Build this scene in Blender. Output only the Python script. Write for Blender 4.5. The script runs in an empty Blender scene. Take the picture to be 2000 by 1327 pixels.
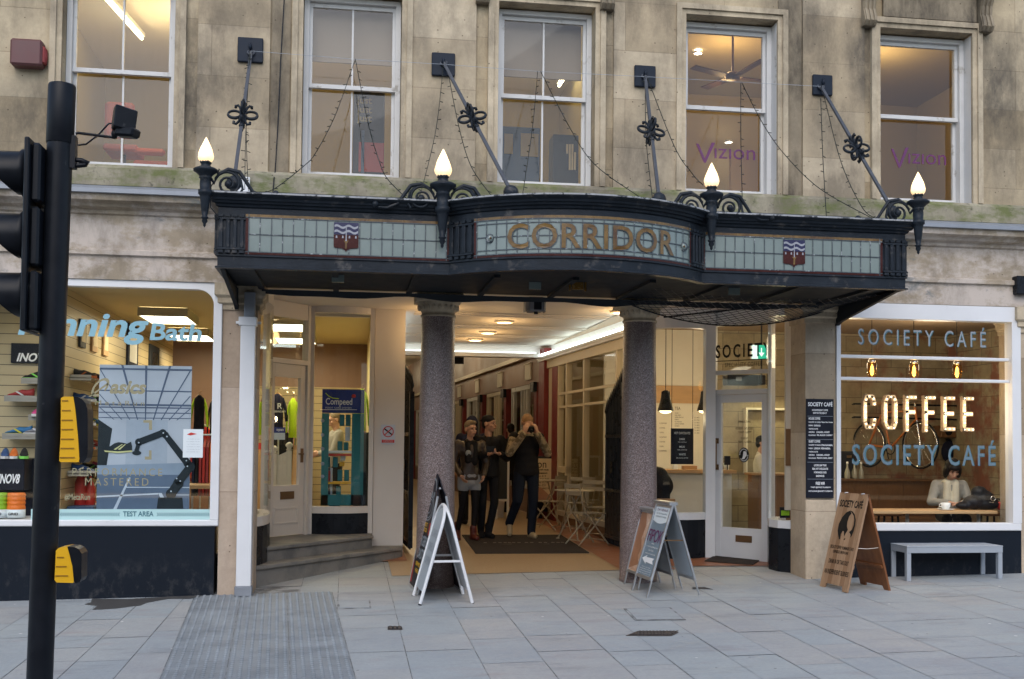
import bpy, bmesh, math, random
from mathutils import Vector, Matrix
from math import sin, cos, pi, radians as R_
random.seed(7)
C = bpy.context.scene.collection
sc = bpy.context.scene
# ---------------- camera ----------------
F_PX, YAW, PITCH, ROLL, CY = 2167.3, .148658, .0368547, .0100218, 784.41
CAM = Vector((0, -12, 1.65))
_F = Vector((sin(YAW)*cos(PITCH), cos(YAW)*cos(PITCH), sin(PITCH)))
_R0 = Vector((cos(YAW), -sin(YAW), 0)); _U0 = _R0.cross(_F)
_R = _R0*cos(ROLL) + _U0*sin(ROLL); _U = _U0*cos(ROLL) - _R0*sin(ROLL)
cd = bpy.data.cameras.new('camera'); cam = bpy.data.objects.new('camera', cd); C.objects.link(cam)
cam.matrix_world = Matrix(((_R.x, _U.x, -_F.x, CAM.x), (_R.y, _U.y, -_F.y, CAM.y), (_R.z, _U.z, -_F.z, CAM.z), (0, 0, 0, 1)))
cd.sensor_width = 36; cd.lens = F_PX*36/2000; cd.shift_y = (CY-663.5)/2000; cd.clip_end = 400
sc.camera = cam
# ---------------- sky, sun, exposure ----------------
SUN_EL, SUN_AZ = R_(44), R_(192)
w = bpy.data.worlds.new('World'); sc.world = w; w.use_nodes = True
nt = w.node_tree; sky = nt.nodes.new('ShaderNodeTexSky'); sky.sky_type = 'NISHITA'; sky.sun_disc = False
sky.sun_elevation = SUN_EL; sky.sun_rotation = SUN_AZ; sky.air_density = 1.0; sky.dust_density = 1.6
hsv = nt.nodes.new('ShaderNodeHueSaturation'); hsv.inputs['Saturation'].default_value = .92
nt.links.new(sky.outputs[0], hsv.inputs['Color'])
nt.links.new(hsv.outputs[0], nt.nodes['Background'].inputs[0]); nt.nodes['Background'].inputs[1].default_value = .15
sl = bpy.data.lights.new('sun', 'SUN'); sl.energy = .5; sl.angle = R_(60); sl.color = (1, .98, .95)
so = bpy.data.objects.new('sun', sl); C.objects.link(so)
_sd = Vector((sin(SUN_AZ)*cos(SUN_EL), cos(SUN_AZ)*cos(SUN_EL), sin(SUN_EL)))
so.rotation_euler = _sd.to_track_quat('Z', 'Y').to_euler()
so.location = (0, -10, 30)
vs = sc.view_settings; vs.view_transform = 'Standard'; vs.look = 'None'; vs.exposure = 0.92; vs.gamma = 1
sc.render.engine = 'CYCLES'
sc.cycles.max_bounces = 8; sc.cycles.transparent_max_bounces = 16
# ---------------- measuring helpers ----------------
def _ray(px, py): return _F + _R*((px-1000)/F_PX) - _U*((py-CY)/F_PX)
def at(px, py, Y):
    d = _ray(px, py); return CAM + d*((Y-CAM.y)/d.y)
def ax(px, Y, py=860): return at(px, py, Y).x
def az(px, py, Y): return at(px, py, Y).z
def onz(px, py, Z):
    d = _ray(px, py); return CAM + d*((Z-CAM.z)/d.z)
def gz(x, y):
    b = .045 + .0175*min(max(x, -7), 11)
    return b + .03*min(y, 6) if y > 0 else b + .025*max(y, -6)
def gnd(px, py):
    z = .1
    for i in range(30):
        p = onz(px, py, z); z = .5*z + .5*gz(p.x, p.y)
    return onz(px, py, z)
def V(*a): return Vector(a)
# ---------------- mesh builder ----------------
ROOTLOC = {}
class MB:
    def __init__(s): s.v = []; s.f = []; s.m = []; s.s = []
    def add(s, vs, fs, m=0, sm=False):
        o = len(s.v); s.v += [Vector(p) for p in vs]
        for f in fs: s.f.append([i+o for i in f]); s.m.append(m); s.s.append(sm)
        return s
    def obox(s, c, a, b, d, m=0, bev=0):
        c, a, b, d = map(Vector, (c, a, b, d))
        if a.cross(b).dot(d) < 0: a = -a
        if bev <= 0:
            P = [c+a*i+b*j+d*k for k in (-1, 1) for j in (-1, 1) for i in (-1, 1)]
            return s.add(P, [(0, 2, 3, 1), (4, 5, 7, 6), (0, 1, 5, 4), (2, 6, 7, 3), (0, 4, 6, 2), (1, 3, 7, 5)], m)
        L = [a.length, b.length, d.length]; e = [max(0, 1-bev/max(x, 1e-6)) for x in L]
        idx = {}; P = []
        for k in (-1, 1):
            for j in (-1, 1):
                for i in (-1, 1):
                    for q in range(3):
                        g = [e[0], e[1], e[2]]; g[q] = 1
                        idx[(i, j, k, q)] = len(P); P.append(c+a*i*g[0]+b*j*g[1]+d*k*g[2])
        fs = []
        for q in range(3):
            o1, o2 = (q+1) % 3, (q+2) % 3
            for sg in (-1, 1):
                f = []
                for u, w_ in ((-1, -1), (1, -1), (1, 1), (-1, 1)):
                    t = [0, 0, 0]; t[q] = sg; t[o1] = u; t[o2] = w_; f.append(idx[(*t, q)])
                fs.append(f if sg > 0 else f[::-1])
        for q in range(3):
            o1, o2 = (q+1) % 3, (q+2) % 3
            for u in (-1, 1):
                for w_ in (-1, 1):
                    f = []
                    for sg, qq in ((-1, o1), (1, o1), (1, o2), (-1, o2)):
                        t = [0, 0, 0]; t[q] = sg; t[o1] = u; t[o2] = w_; f.append(idx[(*t, qq)])
                    fs.append(f if u*w_ < 0 else f[::-1])
        for k in (-1, 1):
            for j in (-1, 1):
                for i in (-1, 1):
                    f = [idx[(i, j, k, q)] for q in range(3)]; fs.append(f if i*j*k > 0 else f[::-1])
        return s.add(P, fs, m)
    def box(s, x0, x1, y0, y1, z0, z1, m=0, bev=0):
        return s.obox(((x0+x1)/2, (y0+y1)/2, (z0+z1)/2), (abs(x1-x0)/2, 0, 0), (0, abs(y1-y0)/2, 0), (0, 0, abs(z1-z0)/2), m, bev)
    def poly(s, pts, m=0, sm=False): return s.add(pts, [list(range(len(pts)))], m, sm)
    def prism(s, pts, vec, m=0, mside=None):
        n = len(pts); pts = [Vector(p) for p in pts]; vec = Vector(vec)
        nr = Vector((0, 0, 0))
        for i in range(n): nr += pts[i].cross(pts[(i+1) % n])
        if nr.dot(vec) > 0: pts = pts[::-1]
        s.add(pts, [list(range(n))], m); s.add([p+vec for p in pts], [list(range(n))[::-1]], m)
        return s.add(pts+[p+vec for p in pts], [[i, i+n, (i+1) % n+n, (i+1) % n] for i in range(n)], m if mside is None else mside)
    def tube(s, pts, r, n=8, m=0, closed=False, caps=True, flat=1.0):
        pts = [Vector(p) for p in pts]; N = len(pts)
        rs = r if isinstance(r, (list, tuple)) else [r]*N
        prev = None; rings = []
        for i, p in enumerate(pts):
            if closed: t = pts[(i+1) % N]-pts[i-1]
            else: t = pts[min(i+1, N-1)]-pts[max(i-1, 0)]
            t = t.normalized() if t.length > 1e-9 else Vector((0, 0, 1))
            if prev is None:
                u = t.orthogonal().normalized()
            else:
                u = prev - t*prev.dot(t); u = u.normalized() if u.length > 1e-6 else t.orthogonal().normalized()
            prev = u; w_ = t.cross(u)
            rings.append([p+(u*cos(2*pi*k/n)+w_*sin(2*pi*k/n)*flat)*rs[i] for k in range(n)])
        vs = [q for g in rings for q in g]; fs = []
        for i in range(N if closed else N-1):
            j = (i+1) % N
            for k in range(n): fs.append([i*n+k, i*n+(k+1) % n, j*n+(k+1) % n, j*n+k])
        s.add(vs, fs, m, True)
        if caps and not closed: s.add(rings[0], [list(range(n))[::-1]], m); s.add(rings[-1], [list(range(n))], m)
        return s
    def cyl(s, a, b, r, r2=None, n=12, m=0): return s.tube([a, b], [r, r if r2 is None else r2], n, m)
    def lathe(s, prof, c, n=16, m=0, a0=0, a1=2*pi, sm=True):
        c = Vector(c); full = abs(a1-a0-2*pi) < 1e-6; K = n if full else n+1
        vs = [c+Vector((r*cos(a0+(a1-a0)*k/n), r*sin(a0+(a1-a0)*k/n), z)) for r, z in prof for k in range(K)]
        fs = []
        for i in range(len(prof)-1):
            for k in range(n): fs.append([i*K+k, i*K+(k+1) % K, (i+1)*K+(k+1) % K, (i+1)*K+k])
        return s.add(vs, fs, m, sm)
    def ell(s, c, r, n=12, m=0, rot=None):
        c = Vector(c); r = r if isinstance(r, (tuple, list, Vector)) else (r, r, r); h = n//2+1
        vs = []; fs = []
        for i in range(h+1):
            th = pi*i/h
            for k in range(n):
                p = Vector((r[0]*sin(th)*cos(2*pi*k/n), r[1]*sin(th)*sin(2*pi*k/n), -r[2]*cos(th)))
                vs.append(c+(rot @ p if rot else p))
        for i in range(h):
            for k in range(n): fs.append([i*n+k, i*n+(k+1) % n, (i+1)*n+(k+1) % n, (i+1)*n+k])
        return s.add(vs, fs, m, True)
    def cap(s, a, b, r, r2=None, n=10, m=0):
        a = Vector(a); b = Vector(b); r2 = r if r2 is None else r2; d = (b-a)
        d = d.normalized() if d.length > 1e-6 else Vector((0, 0, 1))
        P = []; RR = []
        for k in range(4): t = pi/2*k/4; P.append(a-d*r*cos(t)); RR.append(max(r*sin(t), 1e-4))
        P.append(a); RR.append(r); P.append(b); RR.append(r2)
        for k in range(1, 5): t = pi/2*k/4; P.append(b+d*r2*sin(t)); RR.append(max(r2*cos(t), 1e-4))
        return s.tube(P, RR, n, m)
    def sweep(s, prof, path, m=0, mats=None):
        path = [Vector((p[0], p[1])) for p in path]; N = len(path); K = len(prof); vs = []
        for i, p in enumerate(path):
            d0 = (path[i]-path[i-1]).normalized() if i else (path[1]-path[0]).normalized()
            d1 = (path[i+1]-path[i]).normalized() if i < N-1 else d0
            n0 = Vector((d0.y, -d0.x)); n1 = Vector((d1.y, -d1.x)); n = (n0+n1).normalized(); n = n/max(.3, n.dot(n0))
            for o, z in prof: vs.append((p.x+n.x*o, p.y+n.y*o, z))
        for i in range(N-1):
            for k in range(K-1):
                s.add([vs[i*K+k], vs[(i+1)*K+k], vs[(i+1)*K+k+1], vs[i*K+k+1]], [(0, 1, 2, 3)], mats[k] if mats else m)
        s.add([vs[k] for k in range(K)], [list(range(K))], m); s.add([vs[(N-1)*K+k] for k in range(K)], [list(range(K))[::-1]], m)
        return s
    def loft(s, secs, n=18, m=0):
        vs = []
        for c, rx, ry in secs: vs += [Vector(c)+Vector((rx*cos(2*pi*k/n), ry*sin(2*pi*k/n), 0)) for k in range(n)]
        N = len(secs); s.add(vs, [[i*n+k, i*n+(k+1) % n, (i+1)*n+(k+1) % n, (i+1)*n+k] for i in range(N-1) for k in range(n)]+[list(range(n))[::-1], [(N-1)*n+k for k in range(n)]], m, True); return s
    def text(s, body, P, U, Vv, w=None, h=None, m=0, bold=0., shear=0., sp=1., fn=None):
        vs, fs = text2d(body, bold, shear, sp)
        x0 = min(p[0] for p in vs); x1 = max(p[0] for p in vs); y0 = min(p[1] for p in vs); y1 = max(p[1] for p in vs)
        if w is None: w = h*(x1-x0)/(y1-y0)
        if h is None: h = w*(y1-y0)/(x1-x0)
        q = [((p[0]-x0)/(x1-x0)*w, (p[1]-y0)/(y1-y0)*h) for p in vs]
        if fn: return s.add([fn(a, b) for a, b in q], fs, m)
        P = Vector(P); U = Vector(U).normalized(); Vv = Vector(Vv).normalized()
        return s.add([P+U*a+Vv*b for a, b in q], fs, m)
    def build(s, name, mats, parent=None, label=None, smooth_all=None, mod=None):
        me = bpy.data.meshes.new(name)
        off = Vector((0, 0, 0)); r = parent
        while r is not None and r.parent is not None: r = r.parent
        if r is not None and r.name in ROOTLOC: off = ROOTLOC[r.name]
        me.from_pydata([tuple(p-off) for p in s.v], [], s.f)
        if not isinstance(mats, (list, tuple)): mats = [mats]
        for q in mats: me.materials.append(q)
        me.polygons.foreach_set('material_index', s.m)
        me.polygons.foreach_set('use_smooth', s.s if smooth_all is None else [smooth_all]*len(s.f))
        me.update()
        o = bpy.data.objects.new(name, me); C.objects.link(o)
        if parent is not None: o.parent = parent
        if label: o['label'] = label
        return o
_tc = {}
def text2d(body, bold=0., shear=0., sp=1.):
    k = (body, bold, shear, sp)
    if k in _tc: return _tc[k]
    cu = bpy.data.curves.new('t', 'FONT'); cu.body = body; cu.resolution_u = 3; cu.offset = bold; cu.shear = shear; cu.space_character = sp
    ob = bpy.data.objects.new('t', cu); C.objects.link(ob)
    dg = bpy.context.evaluated_depsgraph_get(); me = ob.evaluated_get(dg).to_mesh()
    r = ([tuple(v.co) for v in me.vertices], [list(p.vertices) for p in me.polygons])
    ob.evaluated_get(dg).to_mesh_clear(); bpy.data.objects.remove(ob); bpy.data.curves.remove(cu)
    if not r[0]: r = ([(0, 0, 0), (1, 0, 0), (1, 1, 0)], [[0, 1, 2]])
    _tc[k] = r; return r
def thing(name, label, cat, loc=(0, 0, 0), group=None, rotz=0, local=False):
    o = bpy.data.objects.new(name, None); C.objects.link(o); o.location = loc; o.rotation_euler = (0, 0, rotz)
    o.empty_display_size = .1; o['label'] = label; o['category'] = cat
    if group: o['group'] = group
    if not local: ROOTLOC[o.name] = Vector(loc)
    return o
def single(mb, name, mats, label, cat, group=None):
    """a thing that is one mesh: origin moved to its base"""
    xs = [p.x for p in mb.v]; ys = [p.y for p in mb.v]; zs = [p.z for p in mb.v]
    b = Vector(((min(xs)+max(xs))/2, (min(ys)+max(ys))/2, min(zs)))
    mb.v = [p-b for p in mb.v]
    o = mb.build(name, mats); o.location = b; o['label'] = label; o['category'] = cat
    if group: o['group'] = group
    return o
def copy_thing(src, loc, rotz=None, label=None):
    r = src.copy(); C.objects.link(r); r.location = loc
    if rotz is not None: r.rotation_euler = (0, 0, rotz)
    if label: r['label'] = label
    for ch in list(src.children):
        c = ch.copy(); C.objects.link(c); c.parent = r
        for g in list(ch.children):
            d = g.copy(); C.objects.link(d); d.parent = c
    return r
def structure(mb, name, mats):
    o = mb.build(name, mats); o['kind'] = 'structure'; return o
def subdiv_arc(c, r, a0, a1, n): return [(c[0]+r*cos(a0+(a1-a0)*i/n), c[1]+r*sin(a0+(a1-a0)*i/n)) for i in range(n+1)]
# ---------------- materials ----------------
class NB:
    def __init__(s, name):
        s.mat = bpy.data.materials.new(name); s.mat.use_nodes = True; s.t = s.mat.node_tree; s.t.nodes.clear()
        s.out = s.n('ShaderNodeOutputMaterial')
    def n(s, t, **k):
        x = s.t.nodes.new(t)
        for a, b in k.items(): setattr(x, a, b)
        return x
    def l(s, a, b): s.t.links.new(a, b)
    def coords(s, scale=(1, 1, 1), world=False):
        if world: g = s.n('ShaderNodeNewGeometry').outputs['Position']
        else: g = s.n('ShaderNodeTexCoord').outputs['Object']
        mp = s.n('ShaderNodeMapping'); mp.inputs['Scale'].default_value = scale; s.l(g, mp.inputs[0]); return mp.outputs[0]
    def noise(s, vec, scale, detail=4, rough=.6):
        x = s.n('ShaderNodeTexNoise'); x.inputs['Scale'].default_value = scale; x.inputs['Detail'].default_value = detail; x.inputs['Roughness'].default_value = rough
        s.l(vec, x.inputs['Vector']); return x.outputs['Fac']
    def ramp(s, fac, a, b, lo=0., hi=1.):
        x = s.n('ShaderNodeMapRange'); x.inputs[1].default_value = a; x.inputs[2].default_value = b; x.inputs[3].default_value = lo; x.inputs[4].default_value = hi
        s.l(fac, x.inputs[0]); return x.outputs[0]
    def mix(s, fac, a, b, blend='MIX'):
        x = s.n('ShaderNodeMix', data_type='RGBA', blend_type=blend)
        for val, i in ((fac, 0), (a, 6), (b, 7)):
            if isinstance(val, (int, float)): x.inputs[i].default_value = val
            elif isinstance(val, tuple): x.inputs[i].default_value = (*val, 1)[:4]
            else: s.l(val, x.inputs[i])
        return x.outputs[2]
    def math(s, op, a, b=None):
        x = s.n('ShaderNodeMath', operation=op)
        for i, val in enumerate((a, b)):
            if val is None: continue
            if isinstance(val, (int, float)): x.inputs[i].default_value = val
            else: s.l(val, x.inputs[i])
        return x.outputs[0]
    def finish(s, col, rough=.5, metal=0., bump=None, bstr=.3, bdist=.01, spec=.5, emis=None, estr=0., coat=0.):
        p = s.n('ShaderNodeBsdfPrincipled')
        for key, val in (('Base Color', col), ('Roughness', rough), ('Metallic', metal)):
            if isinstance(val, (int, float)): p.inputs[key].default_value = val
            elif isinstance(val, tuple): p.inputs[key].default_value = (*val, 1)[:4]
            else: s.l(val, p.inputs[key])
        p.inputs['Specular IOR Level'].default_value = spec; p.inputs['Coat Weight'].default_value = coat
        if emis: p.inputs['Emission Color'].default_value = (*emis, 1); p.inputs['Emission Strength'].default_value = estr
        if bump is not None:
            b = s.n('ShaderNodeBump'); b.inputs['Strength'].default_value = bstr; b.inputs['Distance'].default_value = bdist
            s.l(bump, b.inputs['Height']); s.l(b.outputs[0], p.inputs['Normal'])
        s.l(p.outputs[0], s.out.inputs[0]); return s.mat
_mc = {}
def mat(name, col, rough=.5, metal=0., var=.12, vs=6., bump=0., bs=60., spec=None, stretch=(1, 1, 1), col2=None, lo=.45, hi=.65, coat=0.):
    if name in _mc: return _mc[name]
    if spec is None: spec = .16 if max(col) < .06 and not metal else .45
    b = NB(name); c = b.coords(stretch)
    n1 = b.noise(c, vs, 5)
    cc = b.mix(n1, tuple(max(0, x*(1-var*1.6)) for x in col), tuple(min(1, x*(1+var*1.6)) for x in col))
    if col2: cc = b.mix(b.ramp(b.noise(c, vs*.7+1.3, 6, .65), lo, hi), cc, col2)
    rr = b.ramp(n1, .3, .7, max(.02, rough-.08), min(1, rough+.08))
    _mc[name] = b.finish(cc, rr, metal, b.noise(c, bs, 3) if bump else None, bump, .01, spec, coat=coat); return _mc[name]
def emit(name, col, s, base=(.8, .8, .8)):
    if name in _mc: return _mc[name]
    b = NB(name); _mc[name] = b.finish(base, .5, emis=col, estr=s); return _mc[name]
def glass(name, tint=(.95, .97, .96), refl=1., f0=.05, dirt_haze=.0):
    b = NB(name); lw = b.n('ShaderNodeLayerWeight'); lw.inputs[0].default_value = .5
    f = b.math('ADD', b.math('MULTIPLY', b.math('POWER', lw.outputs['Facing'], 5.), .9*refl), f0*refl)
    tr = b.n('ShaderNodeBsdfTransparent'); tr.inputs[0].default_value = (*tint, 1)
    gl = b.n('ShaderNodeBsdfGlossy'); gl.inputs['Roughness'].default_value = .02
    mx = b.n('ShaderNodeMixShader'); b.l(f, mx.inputs[0]); b.l(tr.outputs[0], mx.inputs[1]); b.l(gl.outputs[0], mx.inputs[2])
    o = mx.outputs[0]
    if dirt_haze:
        df = b.n('ShaderNodeBsdfDiffuse'); df.inputs[0].default_value = (.52, .47, .36, 1)  # film over the pane: dust plus a golden haze put into its colour
        m2 = b.n('ShaderNodeMixShader'); c = b.coords((3, 3, .8))
        b.l(b.ramp(b.noise(c, 3, 6, .7), .4, .8, dirt_haze*.35, dirt_haze), m2.inputs[0]); b.l(o, m2.inputs[1]); b.l(df.outputs[0], m2.inputs[2]); o = m2.outputs[0]
    b.l(o, b.out.inputs[0]); return b.mat
def stone_mat(name, base, joints=True, stain=.5, stain_col=(.075, .062, .048), moss=0., paint=None, row=.42, wid=.95, jd=.55, spots=()):
    b = NB(name); g = b.n('ShaderNodeNewGeometry').outputs['Position']; sp = b.n('ShaderNodeSeparateXYZ'); b.l(g, sp.inputs[0])
    cb = b.n('ShaderNodeCombineXYZ'); b.l(b.math('ADD', sp.outputs[0], sp.outputs[1]), cb.inputs[0]); b.l(sp.outputs[2], cb.inputs[1])
    col = tuple(base); big = b.noise(b.coords((1, 1, 1), True), 1.6, 6, .62); fine = b.noise(b.coords((1, 1, 1), True), 26, 5, .7)
    mid = b.noise(b.coords((1, 1, 1.3), True), 4.5, 8, .72)
    c1 = b.mix(b.ramp(big, .3, .7), tuple(x*.74 for x in base), tuple(min(1, x*1.2) for x in base)); c1 = b.mix(b.ramp(mid, .48, .74, 0, .34), c1, (base[0]*.62, base[1]*.60, base[2]*.60)); c1 = b.mix(b.ramp(mid, .44, .22, 0, .35), c1, (base[0]*1.15, base[1]*1.12, base[2]*1.05))
    pit = b.n('ShaderNodeTexVoronoi'); pit.inputs['Scale'].default_value = 9; b.l(b.coords((1, 1, 1), True), pit.inputs['Vector']); c1 = b.mix(b.math('LESS_THAN', pit.outputs['Distance'], .07), c1, (base[0]*.3, base[1]*.28, base[2]*.26))
    c1 = b.mix(b.ramp(fine, .3, .75, 0, .35), c1, tuple(x*.6 for x in base))
    h = fine
    if joints:
        br = b.n('ShaderNodeTexBrick'); br.inputs['Scale'].default_value = 1; br.inputs['Brick Width'].default_value = wid; br.inputs['Row Height'].default_value = row
        br.inputs['Mortar Size'].default_value = .005; br.inputs['Mortar Smooth'].default_value = .3; br.offset = .5
        br.inputs['Color1'].default_value = (1, 1, 1, 1); br.inputs['Color2'].default_value = (.62, .575, .50, 1); br.inputs['Mortar'].default_value = (jd, jd*.95, jd*.88, 1)
        b.l(cb.outputs[0], br.inputs['Vector']); c1 = b.mix(.8, c1, br.outputs['Color'], 'MULTIPLY')
        h = b.math('SUBTRACT', fine, br.outputs['Fac'])
    if paint:
        c1 = b.mix(b.ramp(b.noise(b.coords((1, 1, 1.6), True), 1.6, 9, .74), .46, .58), paint, c1); pn = b.noise(b.coords((.8, .8, 1.4), True), 1.1, 9, .76)
        c1 = b.mix(b.ramp(pn, .56, .63, 0, .8), c1, (.16, .18, .185)); c1 = b.mix(b.ramp(pn, .64, .68, 0, .7), c1, (.26, .21, .10))
    if stain:
        st = b.noise(b.coords((1.6, 1.6, .55), True), 1.5, 9, .74); st2 = b.noise(b.coords((1, 1, .7), True), .85, 6, .62)
        f = b.ramp(b.math('MULTIPLY', st, st2), .225, .36, 0, stain); c1 = b.mix(f, c1, stain_col)
    if spots:
        tot = None
        for (x_, z_, rx_, rz_, k_) in spots:
            dx = b.math('MULTIPLY', b.math('SUBTRACT', sp.outputs[0], x_), 1/rx_); dz = b.math('MULTIPLY', b.math('SUBTRACT', sp.outputs[2], z_), 1/rz_)
            f = b.math('MULTIPLY', b.ramp(b.math('ADD', b.math('MULTIPLY', dx, dx), b.math('MULTIPLY', dz, dz)), 0, 1.6, 1, 0), k_); tot = f if tot is None else b.math('MAXIMUM', tot, f)
        c1 = b.mix(b.math('MULTIPLY', tot, b.ramp(b.noise(b.coords((1.8, 1.8, .9), True), 3.2, 9, .74), .30, .56, .2, .9)), c1, (.055, .05, .045))
    if moss:
        f = b.ramp(b.noise(b.coords((1.2, 1.2, 2.5), True), 2.6, 8, .72), .44, .62, 0, moss)
        c1 = b.mix(f, c1, (.12, .14, .045))
        c1 = b.mix(b.ramp(b.noise(b.coords((1, 1, 1), True), 9, 4, .7), .6, .72, 0, moss*.8), c1, (.03, .03, .022))
    return b.finish(c1, .85, 0, h, .35, .012, .25)
M = {}
SPOTS = []
for px_, py_, wx_, wy_, k_ in ((375, 190, 40, 130, .85), (60, 235, 75, 70, .7), (425, 165, 70, 45, .6), (845, 235, 60, 45, .5), (1180, 120, 22, 130, .6), (1245, 300, 60, 60, .45), (1690, 110, 45, 110, .9), (1945, 180, 45, 130, .85), (1620, 250, 50, 70, .5), (1560, 40, 60, 60, .6), (1960, 300, 40, 90, .5), (460, 30, 60, 40, .5), (820, 60, 20, 90, .5), (1290, 210, 50, 50, .4), (130, 30, 30, 60, .5)):
    q_ = at(px_, py_, 0); s_ = 12.4/F_PX; SPOTS.append((q_.x, q_.z, wx_*s_, wy_*s_, k_))
M['stone'] = stone_mat('bath_stone', (.53, .445, .31), stain=.62, row=.47, wid=1.2, spots=SPOTS)
M['stone_light'] = stone_mat('bath_stone_clean', (.53, .445, .32), stain=.55, row=.55, wid=3, spots=SPOTS)
M['stone_dark'] = stone_mat('sooted_stone', (.27, .225, .16), joints=False, stain=.9, stain_col=(.04, .034, .028))
M['trim'] = stone_mat('moulded_stone', (.50, .42, .30), joints=False, stain=.6)
M['moss'] = stone_mat('mossy_stone', (.33, .30, .22), joints=False, stain=.6, moss=.85)
M['plaster'] = stone_mat('peeling_paint_stone', (.36, .30, .22), joints=False, stain=.55, stain_col=(.10, .085, .065), paint=(.50, .44, .385))
M['pierstone'] = stone_mat('pier_stone', (.50, .41, .30), joints=True, stain=.25, row=.9, wid=4)
M['pierstone_l'] = stone_mat('render_pier', (.52, .42, .33), joints=True, stain=.15, row=1.1, wid=4)
M['white'] = mat('white_gloss_paint', (.66, .67, .68), .35, var=.05, vs=3)
M['oldwhite'] = mat('flaking_white_paint', (.54, .54, .53), .55, var=.08, vs=5, col2=(.32, .30, .27), lo=.6, hi=.68)
M['cream'] = mat('cream_paint', (.62, .56, .49), .5, var=.05, vs=2)
M['black'] = mat('black_gloss_paint', (.012, .014, .018), .3, var=.3, vs=5)
b = NB('navy_black_riser'); g_ = b.n('ShaderNodeNewGeometry').outputs['Position']; s_ = b.n('ShaderNodeSeparateXYZ'); b.l(g_, s_.inputs[0]); n_ = b.noise(b.coords((1.5, 1.5, 1), True), 5, 8, .75)
f_ = b.math('MULTIPLY', b.ramp(s_.outputs[2], .5, .05, .0, 1), b.ramp(n_, .5, .72)); c_ = b.mix(b.math('MULTIPLY', f_, .45), (.008, .012, .019), (.13, .125, .12)); c_ = b.mix(b.ramp(b.noise(b.coords((1, 1, 1), True), 60, 3, .8), .70, .76, 0, .5), c_, (.2, .2, .2)); M['navy'] = b.finish(c_, .42, spec=.16)
M['iron'] = mat('dark_iron_paint', (.015, .020, .027), .42, var=.4, vs=9, col2=(.075, .072, .07), lo=.58, hi=.70, bump=.25, bs=30)
M['ironlight'] = mat('worn_iron_edge', (.30, .31, .32), .6, var=.3, vs=18, col2=(.03, .035, .04), lo=.5, hi=.58)
M['rod'] = mat('grey_blue_iron', (.05, .056, .068), .5, var=.3, vs=20)
M['lead'] = mat('lead_flashing', (.24, .26, .29), .5, .3, var=.2, vs=4)
M['steel'] = mat('brushed_aluminium', (.55, .57, .59), .35, .85, var=.06, vs=10)
M['chrome'] = mat('polished_metal', (.75, .75, .75), .15, 1., var=.05)
M['grey'] = mat('grey_painted_metal', (.30, .335, .375), .5, var=.06, vs=5)
M['slate'] = mat('blackboard_panel', (.012, .014, .022), .45, var=.2)
M['ink'] = mat('black_lettering', (.012, .012, .012), .5, var=.1)
M['inkwhite'] = mat('white_lettering', (.78, .79, .8), .5, var=.03)
M['glass'] = glass('window_glass'); M['glass_up'] = glass('hazy_dusty_window_glass', (.92, .89, .80), .9, .055, .07)
M['granite'] = None
b = NB('pink_grey_granite'); c = b.coords(); vo = b.n('ShaderNodeTexVoronoi'); vo.inputs['Scale'].default_value = 165; b.l(c, vo.inputs['Vector'])
sx = b.n('ShaderNodeSeparateColor'); b.l(vo.outputs['Color'], sx.inputs[0])
cc = b.mix(b.ramp(sx.outputs[0], .1, .9), (.07, .048, .044), (.225, .168, .155)); cc = b.mix(b.ramp(sx.outputs[1], .86, .9), cc, (.34, .29, .275)); cc = b.mix(b.ramp(b.noise(b.coords((1, 1, .4)), 2.2, 5), .35, .75, 0, .45), cc, (.11, .09, .085))
M['granite'] = b.finish(cc, .38, 0, sx.outputs[0], .05, .002)
M['wood'] = mat('varnished_oak', (.36, .20, .085), .45, var=.2, vs=5, stretch=(1, 1, 6), col2=(.20, .10, .04), lo=.5, hi=.7)
M['wood_dark'] = mat('brown_wood_panel', (.17, .085, .035), .5, var=.25, vs=6, stretch=(6, 6, 1))
M['wood_light'] = mat('pale_timber', (.50, .31, .15), .5, var=.15, vs=5, stretch=(1, 5, 5))
M['yellow'] = mat('signal_yellow_plastic', (.72, .40, .012), .4, var=.05, vs=4)
M['redbox'] = mat('faded_maroon_box', (.10, .035, .035), .5, var=.2, col2=(.3, .05, .05), lo=.68, hi=.72)
M['teal'] = mat('teal_card', (.01, .17, .19), .4, var=.1); M['blue'] = mat('blue_card', (.012, .03, .22), .4, var=.1)
M['hivis'] = mat('hi_vis_yellow_fabric', (.52, .78, .015), .7, var=.08); M['navyfab'] = mat('navy_fabric', (.012, .014, .035), .8, var=.3, vs=9, bump=.6, bs=13)
M['blackfab'] = mat('black_fabric', (.011, .011, .013), .75, var=.35, vs=9, bump=.7, bs=13)
M['red'] = mat('red_paint', (.16, .016, .016), .45, var=.15); M['redbright'] = mat('bright_red_plastic', (.5, .03, .02), .45)
M['orange'] = mat('orange_foam', (.72, .16, .01), .5); M['green'] = mat('green_foam', (.25, .48, .02), .5)
M['wallwarm'] = mat('warm_cream_wall', (.72, .62, .42), .7, var=.04, vs=1.5); M['wallcream'] = mat('pale_wall', (.72, .68, .58), .7, var=.04, vs=1.5)
M['ceil'] = mat('off_white_ceiling', (.60, .555, .50), .7, var=.05, vs=1.2)
M['floorwood'] = mat('shop_floor', (.25, .18, .11), .5, var=.15); M['dark'] = mat('dark_recess', (.02, .02, .022), .7)
M['slat'] = None
b = NB('slatwall_board'); g = b.n('ShaderNodeNewGeometry').outputs['Position']; sp = b.n('ShaderNodeSeparateXYZ'); b.l(g, sp.inputs[0])
f = b.math('FRACT', b.math('MULTIPLY', sp.outputs[2], 8.5)); f = b.math('LESS_THAN', f, .07)
M['slat'] = b.finish(b.mix(f, (.46, .375, .22), (.06, .05, .03)), .5)
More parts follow.
